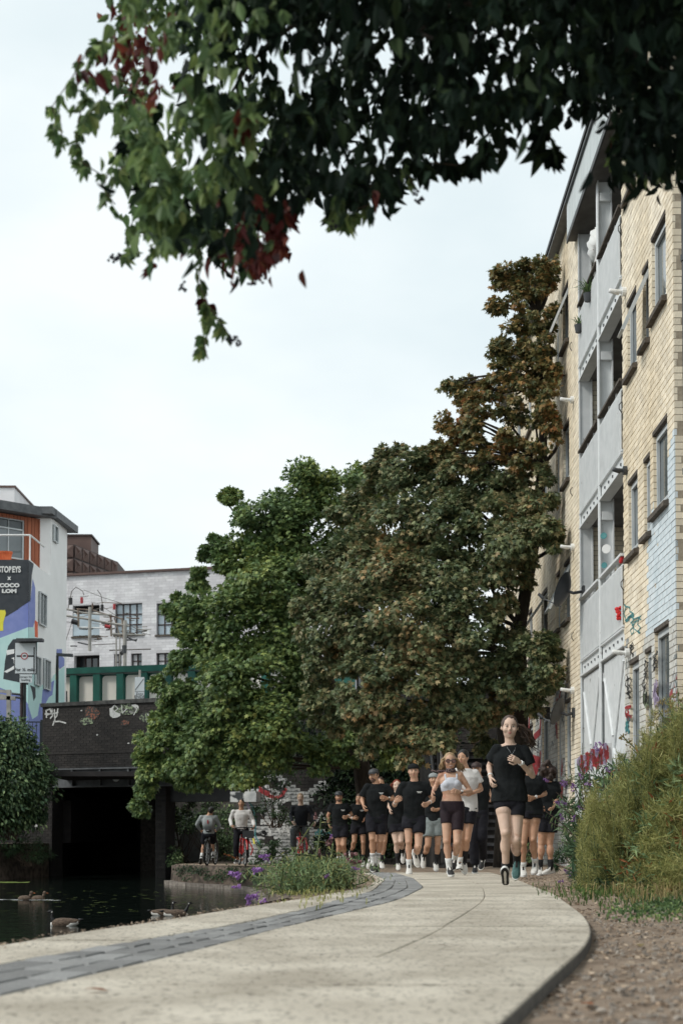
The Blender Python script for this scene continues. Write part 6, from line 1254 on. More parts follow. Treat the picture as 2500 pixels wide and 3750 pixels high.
# ------------------------------------------------------------------ Virginia creeper hanging over the top of the picture
def inpoly(x, y, poly):
    c = np.zeros(len(x), bool); j = len(poly)-1
    for i in range(len(poly)):
        xi, yi = poly[i]; xj, yj = poly[j]; k = ((yi > y) != (yj > y)) & (x < (xj-xi)*(y-yi)/(yj-yi+1e-9)+xi); c ^= k; j = i
    return c
PV = Vector
main_poly = [(280, -200), (270, 60), (290, 200), (275, 300), (300, 420), (310, 520), (370, 560), (420, 520), (480, 560), (560, 600), (620, 590), (660, 490), (700, 430), (740, 420), (800, 440), (900, 440), (940, 345), (1040, 320), (1120, 285), (1210, 255), (1290, 235), (1380, 205), (1400, 300), (1420, 380), (1480, 390), (1570, 390), (1800, 420), (1800, -200)]
main_poly = [(x*1.594, y*1.594) for x, y in main_poly]
def leaf5(C, ax, size):     # five leaflets around a point; ax hanging direction
    n = len(C); parts = []; ax = unit(ax); ref = rng.normal(0, 1, (n, 3)); sd_ = unit(np.cross(ax, ref)); up = np.cross(sd_, ax)
    for k, an in enumerate((-1.5, -.8, 0, .8, 1.5)):
        D = ax*math.cos(an)+sd_*math.sin(an)+up*.15+rng.normal(0, .12, (n, 3)); D[:, 2] -= .75
        parts.append((C, up+rng.normal(0, .25, (n, 3)), D, size*(1 if k == 2 else .9 if k in (1, 3) else .65)))
    return tuple(np.concatenate(z) for z in zip(*parts))
N = 7600; Yv = 4.0+2.6*rng.random(N); x = rng.uniform(400, 2900, N); y = rng.uniform(-330, 980, N); k = inpoly(x, y, main_poly); x, y, Yv = x[k], y[k], Yv[k]
hx = rng.uniform(560, 2250, 90); hy = rng.uniform(60, 640, 90); hr_ = rng.uniform(12, 28, 90); kk = np.ones(len(x), bool)
for a, b_, r_ in zip(hx, hy, hr_): kk &= ((x-a)**2+(y-30-b_)**2) > (r_+26)**2
x, y, Yv = x[kk], y[kk], Yv[kk]
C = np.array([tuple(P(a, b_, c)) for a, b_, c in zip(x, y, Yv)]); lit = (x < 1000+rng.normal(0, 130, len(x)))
redz = (((x-960)/120)**2+((y-880)/110)**2 < 1) | (((x-505)/55)**2+((y-150)/190)**2 < 1)
vine = thing('creeper_canopy', (1.2, 5.2, 4.2), 'thick overhanging virginia creeper filling the top of the picture, green at left, dark at right', 'creeper')
kind = np.where(redz & (rng.random(len(x)) < .8), 2, np.where(lit & (rng.random(len(x)) < np.clip(1.15-(x-450)/750, .25, .95)), 0, 1)); parts = []  # shaded leaf colour goes to the backlit right side and the interior
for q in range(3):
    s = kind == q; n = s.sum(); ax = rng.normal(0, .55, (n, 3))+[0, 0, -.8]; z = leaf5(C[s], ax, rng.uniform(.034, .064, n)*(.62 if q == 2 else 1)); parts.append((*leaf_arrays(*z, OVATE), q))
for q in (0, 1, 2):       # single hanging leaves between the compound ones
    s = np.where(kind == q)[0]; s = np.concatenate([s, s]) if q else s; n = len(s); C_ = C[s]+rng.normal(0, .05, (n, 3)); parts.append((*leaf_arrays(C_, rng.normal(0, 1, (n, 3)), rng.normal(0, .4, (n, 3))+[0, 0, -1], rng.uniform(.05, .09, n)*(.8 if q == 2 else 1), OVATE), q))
# unseen leaves added above the frame to block light and darken the underside
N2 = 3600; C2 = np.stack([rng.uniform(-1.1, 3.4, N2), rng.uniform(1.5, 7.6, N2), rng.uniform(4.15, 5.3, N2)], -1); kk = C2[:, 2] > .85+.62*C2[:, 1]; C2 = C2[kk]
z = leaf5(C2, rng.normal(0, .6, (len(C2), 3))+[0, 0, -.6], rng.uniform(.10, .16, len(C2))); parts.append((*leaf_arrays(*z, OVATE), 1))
cm = [MT['creeper'], MT['creeper_shaded'], MT['creeper_red'], MT['berry'], MT['bark_l']]
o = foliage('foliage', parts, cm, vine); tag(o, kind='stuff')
tw = MB()
for i in range(36): a = P(random.uniform(1100, 2400), random.uniform(-250, 60), random.uniform(4.5, 6.4)); b_ = a+Vector((random.uniform(-.5, .5), random.uniform(-.4, .4), random.uniform(-.5, .1))); limb(tw, a, b_, .012, .004, .15, 6, 5)
for a, b_, r in (((3.6, 4.6, 0), (3.4, 4.7, 3.6), .16), ((3.4, 4.7, 3.6), (1.6, 5, 4.25), .11), ((1.6, 5, 4.25), (-.4, 5.2, 4.2), .06), ((3.4, 4.7, 3.6), (2.8, 3.6, 4.6), .08)): limb(tw, a, b_, r, r*.7, .05, 7, 8)
tw.build('branches', MT['bark'], vine)
# individually built creeper leaves: the hanging strands at the edge
var = {}
def leafobj(kind_, i):
    k = (kind_, i % 8)
    if k not in var:
        C_ = np.zeros((1, 3)); z = leaf5(C_, np.array([[rng.normal(0, .25), rng.normal(0, .25), -1.]]), np.array([1.])); v = leaf_arrays(*z, OVATE); var[k] = npmesh('leaf', v[0], v[1], v[2], [cm[kind_]])
    return var[k]
cnt = [0]; stw = MB(); ber = MB()
def strand(pts, Y, kind_, sp=24, size=.085, jit=22, berries=False, both=False):
    pts = [Vector((p[0]*1.594, p[1]*1.594, 0)) for p in pts]; w3 = [P(p.x, p.y, Y) for p in pts]; stw.tube(w3, .0022, 4)
    for a, b_ in zip(pts[:-1], pts[1:]):
        n = max(1, int((b_-a).length/sp))
        for i in range(n):
            if cnt[0] >= 298: return
            p = a.lerp(b_, (i+random.random()*.6)/n); q = P(p.x+random.uniform(-jit, jit), p.y+random.uniform(-jit, jit)*.7, Y+random.uniform(-.12, .12))
            o = link('leaf', leafobj(kind_ if random.random() < .98 else 2, cnt[0]), vine, q-org(vine)); s = size*random.uniform(.65, 1.1); o.scale = (s, s, s); o.rotation_euler = (random.uniform(-.5, .5), random.uniform(-.5, .5), random.uniform(0, 6.28)); cnt[0] += 1
strand([(290, 110), (240, 90), (200, 120), (165, 180), (120, 245), (140, 300), (150, 340)], 4.7, 0, 17, .062)
strand([(290, 170), (240, 160), (195, 200), (185, 260), (175, 320), (185, 370), (230, 400)], 4.8, 0, 18, .062)
strand([(300, 250), (230, 230), (200, 270)], 4.8, 0, 24); strand([(290, 380), (250, 400), (235, 430), (265, 470)], 4.8, 0, 24, .07)
strand([(320, 480), (290, 540), (300, 585), (270, 590)], 4.9, 0, 26, .075); strand([(400, 520), (370, 560), (330, 600)], 4.9, 0, 26, .075)
strand([(450, 520), (462, 600), (455, 650), (475, 690), (480, 750), (470, 800), (478, 825)], 4.9, 0, 22, .066, 15); strand([(470, 690), (500, 730), (530, 775)], 4.9, 0, 24, .06, 12)
strand([(600, 480), (640, 540), (600, 610), (560, 600)], 4.8, 2, 15, .075, 26); strand([(540, 540), (590, 590), (640, 500), (670, 480)], 4.8, 2, 15, .07, 26)
strand([(700, 420), (716, 470)], 5, 0, 30, .08, 8); strand([(790, 430), (780, 500), (820, 480), (850, 470)], 5, 0, 20, .085, 20); strand([(930, 380), (950, 430)], 5, 0, 24, .06, 10)
strand([(1100, 320), (1110, 370)], 5, 1, 30, .11, 15); strand([(1160, 310), (1170, 340)], 5, 1, 30, .09, 10); strand([(1240, 240), (1260, 310), (1290, 350), (1240, 330)], 5, 1, 22, .11, 22); strand([(1330, 200), (1370, 250), (1350, 260)], 5, 1, 24, .11, 18)
strand([(1400, 310), (1410, 350), (1430, 380), (1480, 400), (1530, 390)], 5, 0, 20, .05, 18)
strand([(960, 370), (1050, 380), (1130, 350)], 5, 1, 20, .10, 26); strand([(700, 420), (800, 440), (930, 410)], 5, 1, 16, .09, 30); strand([(330, 300), (380, 400), (350, 500), (440, 520)], 4.3, 0, 16, .10, 60); strand([(420, 200), (480, 300), (560, 260), (600, 240)], 4.2, 0, 22, .10, 60)
for (x, y) in ((270, 590), (262, 600), (650, 540), (600, 640), (580, 650), (530, 780), (545, 785), (420, 660), (770, 520), (965, 465), (960, 445), (1480, 400), (1500, 395), (390, 45)):
    for k in range(9): ber.ball(P(x*1.594+random.gauss(0, 10), y*1.594+random.gauss(0, 9), 4.9), .0055, n=6, m=4)
stw.build('tendrils', MT['bark_l'], vine)['kind'] = 'stuff'; ber.build('berries', MT['berry'], vine)['kind'] = 'stuff'
# floating weed and wakes on the water
m = MB()
for i in range(170):
    Y = random.gauss(29, 3.5); x0 = random.uniform(-10.5, -1.6-(Y-26)*.12); w2, h2 = random.uniform(.01, .11), random.uniform(.003, .008); m.add([(x0+math.cos(a)*w2, Y+math.sin(a)*h2*4, WZ+.004) for a in np.linspace(0, 6.28, 9)[:-1]], [tuple(range(8))])
for i in range(9): x0 = -9.5-i*.14; m.add([(x0+math.cos(a)*.5, 39.5+random.uniform(-.5, 1)+math.sin(a)*.2, WZ+.005+i*.0003) for a in np.linspace(0, 6.28, 9)[:-1]], [tuple(range(8))])
tag(m.build('duckweed', MT['weed']), 'thin streaks of duckweed and leaves floating on the dark canal', 'duckweed', kind='stuff')
# ------------------------------------------------------------------ people
V3 = Vector
def q5(u, v): return (1550+u/2.6133, 2550+v/2.6133)
def q4(u, v): return (1150+u/2.851, 2650+v/2.851)
def q3(u, v): return (600+u/1.96, 2650+v/1.96)
def wrinkle(amp, fq=16, seed=0):
    def f(V):
        x, y, z = V[:, 0], V[:, 1], V[:, 2]; a = np.sin(fq*(z*1.0+x*.6)+2.2*np.sin(fq*.45*x+seed)+1.7*np.sin(fq*.3*z+y*9+seed*2)); b = np.sin(fq*1.7*(x*.8-z*.5)+2*np.sin(fq*.6*z+seed*3)+y*14)
        return (amp*(.6*a+.4*b)).astype(np.float32)
    return f
def curl(f0, pts): return pts
def hand(mb, ext, w_, h, pn, sz, curl_, thumb_side):
    """palm in the body volume, five separate fingers appended to the same mesh"""
    d = (h-w_).normalized(); pn = (pn-d*pn.dot(d)).normalized(); sd_ = d.cross(pn)*thumb_side
    palm = w_+d*.055*sz; mb.loft([(w_, sd_*.026*sz, pn*.02*sz), (w_+d*.03*sz, sd_*.036*sz, pn*.019*sz), (w_+d*.085*sz, sd_*.041*sz, pn*.015*sz), (w_+d*.095*sz, sd_*.035*sz, pn*.010*sz)], 10)
    for i, L_ in enumerate((.070, .080, .074, .058)):
        o = w_+d*.088*sz+sd_*(.030-.020*i)*sz; c = d; pts = [o-d*.012*sz]; a = 0
        for s_, k in zip((.46, .32, .26), (.55, 1., .8)):
            a += curl_*k; c = (d*math.cos(a)+pn*math.sin(a)); pts.append(pts[-1]+c*L_*sz*s_)
        ext.tube(pts, [.0088*sz, .0085*sz, .0075*sz, .0058*sz], 6)
    o = w_+d*.03*sz+sd_*.03*sz; t1 = (d*.6+sd_*.7+pn*.35).normalized(); t2 = (d*.8+sd_*.0+pn*(.3+curl_*.4)).normalized()
    ext.tube([o-t1*.01, o+t1*.034*sz, o+t1*.034*sz+t2*.03*sz, o+t1*.034*sz+t2*.05*sz], [.013*sz, .0105*sz, .0095*sz, .007*sz], 6)
def shoe(root, ankle, toe, knee, mat, sz=1., sole='sole', outs=True, laces='shoe_k'):
    f0 = (toe-ankle).normalized(); shin = (knee-ankle).normalized(); up = (shin-f0*shin.dot(f0)).normalized(); a = R(17)
    fw = (f0*math.cos(a)+up*math.sin(a)).normalized(); up = (shin-fw*shin.dot(fw)).normalized(); sd_ = fw.cross(up)
    heel = ankle-fw*.062*sz-up*.088*sz; L_ = .282*sz; P_ = lambda x, y, z: heel+fw*x*L_+sd_*y+up*z
    secs = [(-.02, .024, .035, .035), (.05, .034, .045, .05), (.16, .036, .055, .062), (.27, .036, .055, .060), (.40, .037, .046, .048), (.55, .043, .038, .038), (.72, .047, .033, .031), (.88, .040, .029, .025), (.97, .026, .026, .018), (1.01, .010, .024, .010)]
    m = MB(); m.loft([(P_(x, 0, zc), sd_*w_*sz, up*h*sz) for x, w_, zc, h in secs], 16, 2.6); u = m.build('shoe', MT[mat], root, True)
    m = MB(); m.loft([(P_(.17, 0, .075*sz), sd_*.031*sz, fw*.045*sz), (P_(.19, 0, .108*sz), sd_*.030*sz, fw*.041*sz)], 12); m.build('collar', MT[mat], u, True)
    m = MB(); prof = [(-.05, .020), (.0, .035), (.12, .041), (.3, .039), (.5, .042), (.72, .050), (.88, .043), (.99, .024), (1.03, .008)]
    vs = []; n = len(prof)
    for z in (.004, .030): vs += [P_(x, y*sz, z*sz+(.03*max(0, x-.7)+.02*max(0, .1-x))) for x, y in prof]+[P_(x, -y*sz, z*sz+(.03*max(0, x-.7)+.02*max(0, .1-x))) for x, y in prof[::-1]]
    k = 2*n; m.add(vs, [tuple(range(k))[::-1], tuple(range(k, 2*k))]+[(i, (i+1) % k, k+(i+1) % k, k+i) for i in range(k)]); m.build('sole', MT[sole], u)
    if outs:
        m = MB(); o_ = [P_(x, y*.86*sz, -.001+(.03*max(0, x-.7)+.02*max(0, .1-x))) for x, y in prof]+[P_(x, -y*.86*sz, -.001+(.03*max(0, x-.7)+.02*max(0, .1-x))) for x, y in prof[::-1]]
        i_ = [P_(x*.62+.22, y*.34*sz, -.001+.03*max(0, x*.62+.22-.7)) for x, y in prof]+[P_(x*.62+.22, -y*.34*sz, -.001+.03*max(0, x*.62+.22-.7)) for x, y in prof[::-1]]
        m.add(o_+i_+[v+up*.008 for v in o_], [(j, (j+1) % k, k+(j+1) % k, k+j) for j in range(k)]+[(j, 2*k+j, 2*k+(j+1) % k, (j+1) % k) for j in range(k)]); m.build('outsole', MT['outsole'], u)
    m = MB(); m.loft([(P_(x, 0, z*sz), sd_*.014*sz, up*.006*sz+fw*.004) for x, z in ((.30, .108), (.42, .090), (.55, .076))], 8); m.build('laces', MT[laces], u)
    return heel
def person(name_label, cf, Y, J, group, skin='skin_m', fem=False, scale=1., vox=.011, top=('tee', 'cloth_k'), bottom=('shorts', 'cloth_n', .45), sock=('sock_k', .13), shoes='shoe_w', hair=('short', 'hair_br'), face=None, look=(0, -1, 0), extra=(), back=False, sleeve=.62, loose=1., shadow=True, headr=.098):
    """J: joints as (u, v, dy) in crop pixels with a depth offset in metres"""
    j = {k: P(*cf(a[0], a[1]), Y+(a[2] if len(a) > 2 else 0)) for k, a in J.items()}
    low = min(j['aL'].z, j['aR'].z); sc_ = scale
    root = thing('person', ((j['hL'].x+j['hR'].x)/2, Y, gz(Y)), name_label, 'person', group)
    mb = MB(); ext = MB()
    sh = (j['sR']-j['sL']).normalized(); hp = (j['hR']-j['hL']).normalized(); sc_w = (j['sR']-j['sL']).length
    neck, head = j['n'], j['hd']; midS = (j['sL']+j['sR'])/2; midH = (j['hL']+j['hR'])/2; spine = (midS-midH).normalized()
    front = sh.cross(spine); front = front if (front.y < 0) != back else front
    if (front.y > 0) != back: front = -front
    fh = hp.cross(spine)
    if fh.dot(front) < 0: fh = -fh
    w_s, w_h = (.155, .158) if fem else (.178, .150); w_s *= sc_; w_h *= sc_; ww = (.118 if fem else .145)*sc_; dc, dw, dh = (.098*sc_, .078*sc_, .105*sc_) if fem else (.112*sc_, .096*sc_, .102*sc_)
    T = (midS-midH).length; at_ = lambda f: midH+(midS-midH)*f
    body = [(at_(-.13), hp*w_h*.80, fh*dh*.9), (at_(.0), hp*w_h, fh*dh), (at_(.16), hp*w_h*.93, fh*dh*.92), (at_(.40), (hp+sh).normalized()*ww, (fh+front).normalized()*dw), (at_(.66), sh*w_s*.90, front*dc), (at_(.86), sh*w_s*.96, front*dc*.92), (at_(.98), sh*w_s*.82, front*dc*.70), (at_(1.06), sh*w_s*.58, front*dc*.58), (at_(1.12), sh*w_s*.34, front*dc*.48)]
    mb.loft(body, 16, 2.3)
    for s_ in ('sL', 'sR'): mb.rcone(at_(1.07)+(j[s_]-at_(1.0))*.25, j[s_]+V3((0, 0, -.005)), .042*sc_, .042*sc_)
    r_n = (.047 if fem else .058)*sc_; mb.rcone(at_(1.05), neck.lerp(head, .35), r_n*1.12, r_n)
    look = V3(look).normalized(); hup = ((head-neck).normalized()*.5+V3((0, 0, 1))).normalized(); lk = (look-hup*look.dot(hup)).normalized(); sd_ = lk.cross(hup)
    hr = headr*sc_; H_ = lambda x, y, z: head+sd_*x*hr+lk*y*hr+hup*z*hr
    mb.ball(H_(0, -.12, .22), (.80*hr, .95*hr, .98*hr), sd_, lk, 16, 12); mb.ball(H_(0, .12, -.45), ((.64 if fem else .70)*hr, .70*hr, .78*hr), sd_, lk, 14, 10); mb.ball(H_(0, .40, -.90), ((.32 if fem else .38)*hr, .30*hr, .25*hr), sd_, lk)
    for s_ in (-1, 1): mb.ball(H_(s_*.38, .50, -.25), .34*hr, n=10, m=7); mb.ball(H_(s_*.84, -.12, -.08), (.07*hr, .14*hr, .22*hr), sd_, lk)
    mb.tube([H_(0, .80, .18), H_(0, 1.02, -.22), H_(0, .80, -.34)], [.07*hr, .13*hr, .14*hr], 8)
    ra = ((.043, .033, .021) if fem else (.050, .040, .026)); ra = [a*sc_ for a in ra]
    for s_, E_, W_, Hh, hh in (('sL', 'eL', 'wL', 'handL', -1), ('sR', 'eR', 'wR', 'handR', 1)):
        if E_ not in j: continue
        mb.rcone(j[s_], j[E_], ra[0]*1.05, ra[1]*.92); mb.ball(j[s_], ra[0]*1.15); mb.ball(j[s_].lerp(j[E_], .45), ra[0]*.98)
        e, w2 = j[E_], j[W_]; mb.rcone(e, w2, ra[1]*.98, ra[2]); mb.ball(e.lerp(w2, .28), ra[1]*1.08)
        hd_ = j[Hh]; pn = -sh*hh if not back else -sh*hh
        pn = (midS-hd_)*.5+front*-.2+pn*.1 if (hd_-w2).normalized().dot(spine) > -.5 else (-sh*hh)
        hand(mb, ext, w2, hd_, pn, sc_*(.92 if fem else 1.02), .75 if 'open' not in J.get('_', ()) else .3, 1 if spine.z > 0 else -1)
    rt = ((.082, .055, .056, .033) if fem else (.085, .058, .058, .036)); rt = [a*sc_ for a in rt]
    for h_, K_, A_n in (('hL', 'kL', 'aL'), ('hR', 'kR', 'aR')):
        h, k, a = j[h_], j[K_], j[A_n]; mb.rcone(h+V3((0, 0, -.03)), k, rt[0], rt[1]*.93, 14); mb.ball(h.lerp(k, .35), rt[0]*.98, n=14, m=9); mb.ball(k, rt[1]*1.0, n=12, m=8)
        kb_ = fh*-.018; mb.rcone(k, a, rt[1]*.86, rt[3], 14); mb.ball((k.lerp(a, .30))+kb_, (rt[2]*.98, rt[2]*.98, rt[2]*1.8), sh, fh, 12, 9); mb.ball(k+fh*.022, rt[1]*.72)
        toe = j['t'+A_n[1]]; mb.rcone(a, a.lerp(toe, .2), rt[3]*.9, .02*sc_)
    remesh(mb, 'body', MT[skin], root, vox, 5, ext)
    # clothes
    kind, tm = top[0], top[1]; g = .012*loose
    if kind in ('tee', 'long', 'shirt'):
        c = MB(); hemf = top[2] if len(top) > 2 else -.12; o1 = 1+.14*loose
        secs = [(at_(hemf), hp*(w_h*1.04+g), fh*(dh*1.02+g)), (at_(hemf+.10), hp*(w_h*1.03+g), fh*(dh+g)), (at_(.2), hp*(w_h*.99+g), fh*(dh*.95+g)), (at_(.42), sh*(max(ww, w_s*.84)+g), front*(dw*1.08+g)), (at_(.66), sh*(w_s*.95+g), front*(dc*1.02+g)), (at_(.86), sh*(w_s*1.0+g), front*(dc*.95+g)), (at_(.98), sh*(w_s*.84+g*.6), front*(dc*.72+g*.6)), (at_(1.06), sh*(w_s*.60+g*.4), front*(dc*.62+g*.5)), (at_(1.11), sh*(r_n*1.28), front*(r_n*1.25))]
        c.loft(secs, 18, 2.4)
        for s_, E_, W_ in (('sL', 'eL', 'wL'), ('sR', 'eR', 'wR')):
            if E_ not in j: continue
            a = j[s_]; b_ = a.lerp(j[E_], sleeve if kind == 'tee' else 1.0); c.ball(a, ra[0]*1.15+g*.8); k_ = 1.22 if kind == 'tee' else 1.05
            c.tube([a-(b_-a)*.05, b_], [ra[0]*1.1+g, ra[0]*k_+g*1.4] if kind == 'tee' else [ra[0]+g, ra[1]+g], 14)
            c.tube([a+(at_(.8)-a)*.5, a.lerp(b_, .4)], [.06*sc_, ra[0]+g], 12); c.rcone(at_(1.06)+(a-at_(1.0))*.27, a+V3((0, 0, -.004)), .046*sc_, .047*sc_+g*.3)
            if kind != 'tee': c.rcone(j[E_], j[E_].lerp(j[W_], .88), ra[1]*1.02+g, ra[2]+g)
        remesh(c, {'tee': 'shirt', 'long': 'jumper', 'shirt': 'shirt'}[kind], MT[tm], root, vox*1.05, 3, None, wrinkle(.0045*loose, 15, len(name_label)))
        if top[-1] == 'print':
            pc = at_(.80)+sh*w_s*.40+front*(dc*1.0+g+.012); pm = MB()
            for q_, wl_ in ((0, .040), (1, .026)): pm.obox(pc-spine*.016*q_, sh*wl_, front*.0025, spine*.0042)
            pm.build('chest_print', MT['white'], root)
    elif kind == 'crop':
        c = MB(); secs = [(at_(.50), sh*(w_s*.86), front*(dw*1.05)), (at_(.62), sh*(w_s*.88+.006), front*(dc*1.04)), (at_(.74), sh*(w_s*.88+.006), front*(dc*1.16)), (at_(.86), sh*(w_s*.70), front*(dc*1.02)), (at_(.93), sh*(w_s*.55), front*(dc*.86))]; c.loft(secs, 18, 2.3)
        for s_ in (-1, 1): c.ball(at_(.72)+sh*s_*.062+front*.055, .062, n=14, m=9); c.tube([at_(.86)+sh*s_*.07+front*.07, at_(1.0)+sh*s_*.075+front*.045, at_(1.09)+sh*s_*.068, at_(.95)+sh*s_*.06-front*.075], .017, 10)
        remesh(c, 'sports_top', MT[tm], root, vox*.9, 3)
    bk, bm, bl = bottom; c = MB(); g2 = .008 if bk == 'tight' else .016*loose
    c.loft([(at_(.03 if kind != 'crop' else .20), hp*(w_h*.93+.008), fh*(dh*.92+.008)), (at_(-.02), hp*(w_h+g2), fh*(dh+g2)), (at_(-.12), hp*(w_h*.96+g2), fh*(dh+g2)), (at_(-.20), hp*(w_h*.8+g2), fh*(dh*.8+g2))], 18, 2.4)
    for h_, K_, A_n in (('hL', 'kL', 'aL'), ('hR', 'kR', 'aR')):
        h, k, a = j[h_], j[K_], j[A_n]; bl_ = bl if not isinstance(bl, tuple) else bl[0 if h_ == 'hL' else 1]
        if bk == 'trousers': c.rcone(h, k, rt[0]+.02, rt[1]+.026, 14); c.ball(k, rt[1]+.026); c.tube([k, a.lerp(k, .02)], [rt[1]+.026, rt[3]+.04], 14)
        else:
            e = h.lerp(k, bl_); r1 = rt[0]*(1-bl_)+rt[1]*bl_; fl = .030 if bk == 'shorts' else .007; c.tube([h+(h-k)*.08, h.lerp(k, bl_*.5), e], [rt[0]+g2, rt[0]+g2*1.1, r1+fl+.004], 18); c.ball(h.lerp(k, .1), rt[0]+g2)
    remesh(c, 'trousers' if bk == 'trousers' else 'shorts', MT[bm], root, vox*1.05, 3, None, wrinkle(.004 if bk != 'tight' else .001, 18, 3))
    for h_, K_, A_n in (('hL', 'kL', 'aL'), ('hR', 'kR', 'aR')):
        k, a, t_ = j[K_], j[A_n], j['t'+A_n[1]]; sm_, sl = sock if not isinstance(sock[0], tuple) else sock[0 if h_ == 'hL' else 1]
        up = (k-a).normalized(); m = MB(); m.tube([a+(t_-a)*.25-up*.02, a, a+up*sl*.5, a+up*sl], [.038*sc_, rt[3]+.005, rt[3]+.009, rt[3]+.013], 14); so = m.build('sock', MT[sm_], root, True)
        if 'stripe' in extra: m = MB(); [m.tube([a+up*(sl-.03-.02*q_), a+up*(sl-.022-.02*q_)], rt[3]+.014, 14) for q_ in range(2)]; m.build('sock_stripe', MT['cloth_plum'], so)
        sm2 = shoes if isinstance(shoes, str) else shoes[0 if h_ == 'hL' else 1]
        shoe(root, a, t_, k, sm2, sc_*(.93 if fem else 1.03), laces='shoe_k' if sm2 != 'shoe_k' else 'shoe_w')
    # face
    if face is not None:
        for s_ in (-1, 1):
            m = MB(); m.ball(H_(s_*.32, .72, .06), (.125*hr, .07*hr, .062*hr), sd_, lk, 12, 8); eo = m.build('eye', MT['eye_w'], root, True)
            m = MB(); m.ball(H_(s_*.32, .775, .06), (.055*hr, .03*hr, .056*hr), sd_, lk, 10, 6); m.build('iris', MT['eye_i'], eo, True)
            m = MB(); m.tube([H_(s_*.17, .86, .25), H_(s_*.34, .84, .30), H_(s_*.52, .70, .25)], [.022*hr, .026*hr, .012*hr], 6); m.build('eyebrow', MT['brow'], root)
            m = MB(); m.tube([H_(s_*.18, .795, .09), H_(s_*.32, .81, .135), H_(s_*.46, .74, .08)], .014*hr, 5); m.build('eyelid', MT['brow'], eo)
        m = MB(); m.tube([H_(-.19, .80, -.58), H_(-.08, .86, -.56), H_(.08, .86, -.56), H_(.19, .80, -.58)], [.02*hr, .042*hr, .042*hr, .02*hr], 8); m.tube([H_(-.15, .80, -.61), H_(0, .86, -.64), H_(.15, .80, -.61)], [.02*hr, .05*hr, .02*hr], 8); m.build('mouth', MT['lip'] if face != 'smile' else MT['lip'], root, True)
        if face == 'smile': m = MB(); m.tube([H_(-.2, .845, -.585), H_(0, .90, -.60), H_(.2, .845, -.585)], [.015*hr, .03*hr, .015*hr], 8); m.build('teeth', MT['white'], root)
    # hair
    hk, hm = hair[0], hair[1]; hmm = MB()
    def cap(back_, lift, rr=1.04, fr=.0): hmm.ball(H_(0, -.12-back_, .22+lift), (.80*hr*rr+.004, .95*hr*rr+fr, .98*hr*rr+.002), sd_, lk, 18, 12)
    if hk == 'short': cap(.13, .10, 1.04); hmm.ball(H_(0, -.45, .0), (.74*hr, .62*hr, .75*hr), sd_, lk, 14, 9); remesh(hmm, 'hair', MT[hm], root, vox*.9, 2, None, wrinkle(.004, 60))
    elif hk == 'fade': cap(.16, .10, 1.0); remesh(hmm, 'hair', MT[hm], root, vox*.9, 2)
    elif hk == 'curly':
        hmm.ball(H_(0, -.12, .05), (1.02*hr, .98*hr, 1.22*hr), sd_, lk, 18, 12)
        for i in range(60): d = V3(tuple(rng.normal(size=3))).normalized(); p_ = H_(0, -.25, .15)+d*hr*1.12+(V3((0, 0, -.08)) if d.z < 0 else V3()); 
        for i in range(90):
            d = V3(tuple(rng.normal(size=3))).normalized()
            if d.dot(lk) > .35 and d.dot(hup) < .5: continue
            hmm.ball(H_(0, -.25, -.05)+V3((d.x*1.15, d.y*1.1, d.z*1.45))*hr*rng.uniform(.75, 1.08), hr*rng.uniform(.22, .36), n=8, m=6)
        remesh(hmm, 'hair', MT[hm], root, .010, 1, None, wrinkle(.006, 70))
    elif hk in ('ponytail', 'loose', 'bun'):
        cap(.11, .07, 1.02); hmm.ball(H_(0, -.42, .02), (.76*hr, .62*hr, .85*hr), sd_, lk, 14, 9); ext2 = MB()
        if hk == 'ponytail':
            tail = [P(*cf(u, v), Y+dy) for (u, v, dy) in hair[2]]
            for i in range(70):
                o = [V3(tuple(rng.normal(0, .010+.020*q_/len(tail)+(.006 if q_ else 0), 3))) for q_ in range(len(tail))]; n_ = random.randint(len(tail)-2, len(tail)); pts = [tail[q_]+o[q_] for q_ in range(n_)]; ext2.tube(pts, [.006]+[.008]*(n_-2)+[.001], 5)
        else:
            for i in range(150):
                s_ = random.choice((-1, 1)); th = random.uniform(.15, 1.)*s_; p0 = H_(.72*math.sin(th*1.5), .35-.75*abs(th), .75-.15*abs(th)); out = sd_*s_*random.uniform(.05, .09)+hup*random.uniform(-.01, .03)
                blow = V3((.05, .05, .015))*random.random() if hk == 'loose' else V3(); p1 = H_(s_*random.uniform(.9, 1.15), random.uniform(-.7, .3), random.uniform(-.1, .4)); p2 = H_(s_*random.uniform(.95, 1.5), random.uniform(-.9, .1), random.uniform(-1.0, -.4))+blow; p3 = H_(s_*random.uniform(.8, 1.7), random.uniform(-1.0, 0), random.uniform(-1.7, -1.0))+blow*1.5
                ext2.tube([p0, p1, p2, p3], [.006, .008, .007, .001], 5)
        remesh(hmm, 'hair', MT[hm], root, vox*.85, 2, ext2, wrinkle(.002, 90))
    if 'cap' in extra or 'cap_back' in extra or 'cap_grey' in extra:
        m = MB(); cm_ = 'cloth_gt' if 'cap_grey' in extra else hair[2] if len(hair) > 2 and isinstance(hair[2], str) else 'dgrey'
        secs = [(H_(0, -.12, .42), 1.10, 1.06), (H_(0, -.12, .62), 1.10, 1.06), (H_(0, -.14, .90), 1.0, .97), (H_(0, -.15, 1.10), .80, .78), (H_(0, -.15, 1.24), .48, .46), (H_(0, -.15, 1.28), .12, .12)]
        m.loft([(c_, sd_*.86*hr*a, lk*1.0*hr*b_) for c_, a, b_ in secs], 20, 2.); co = m.build('cap', MT[cm_], root, True)
        m = MB(); sg = -1 if 'cap_back' in extra else 1; nn = 9; vs = []
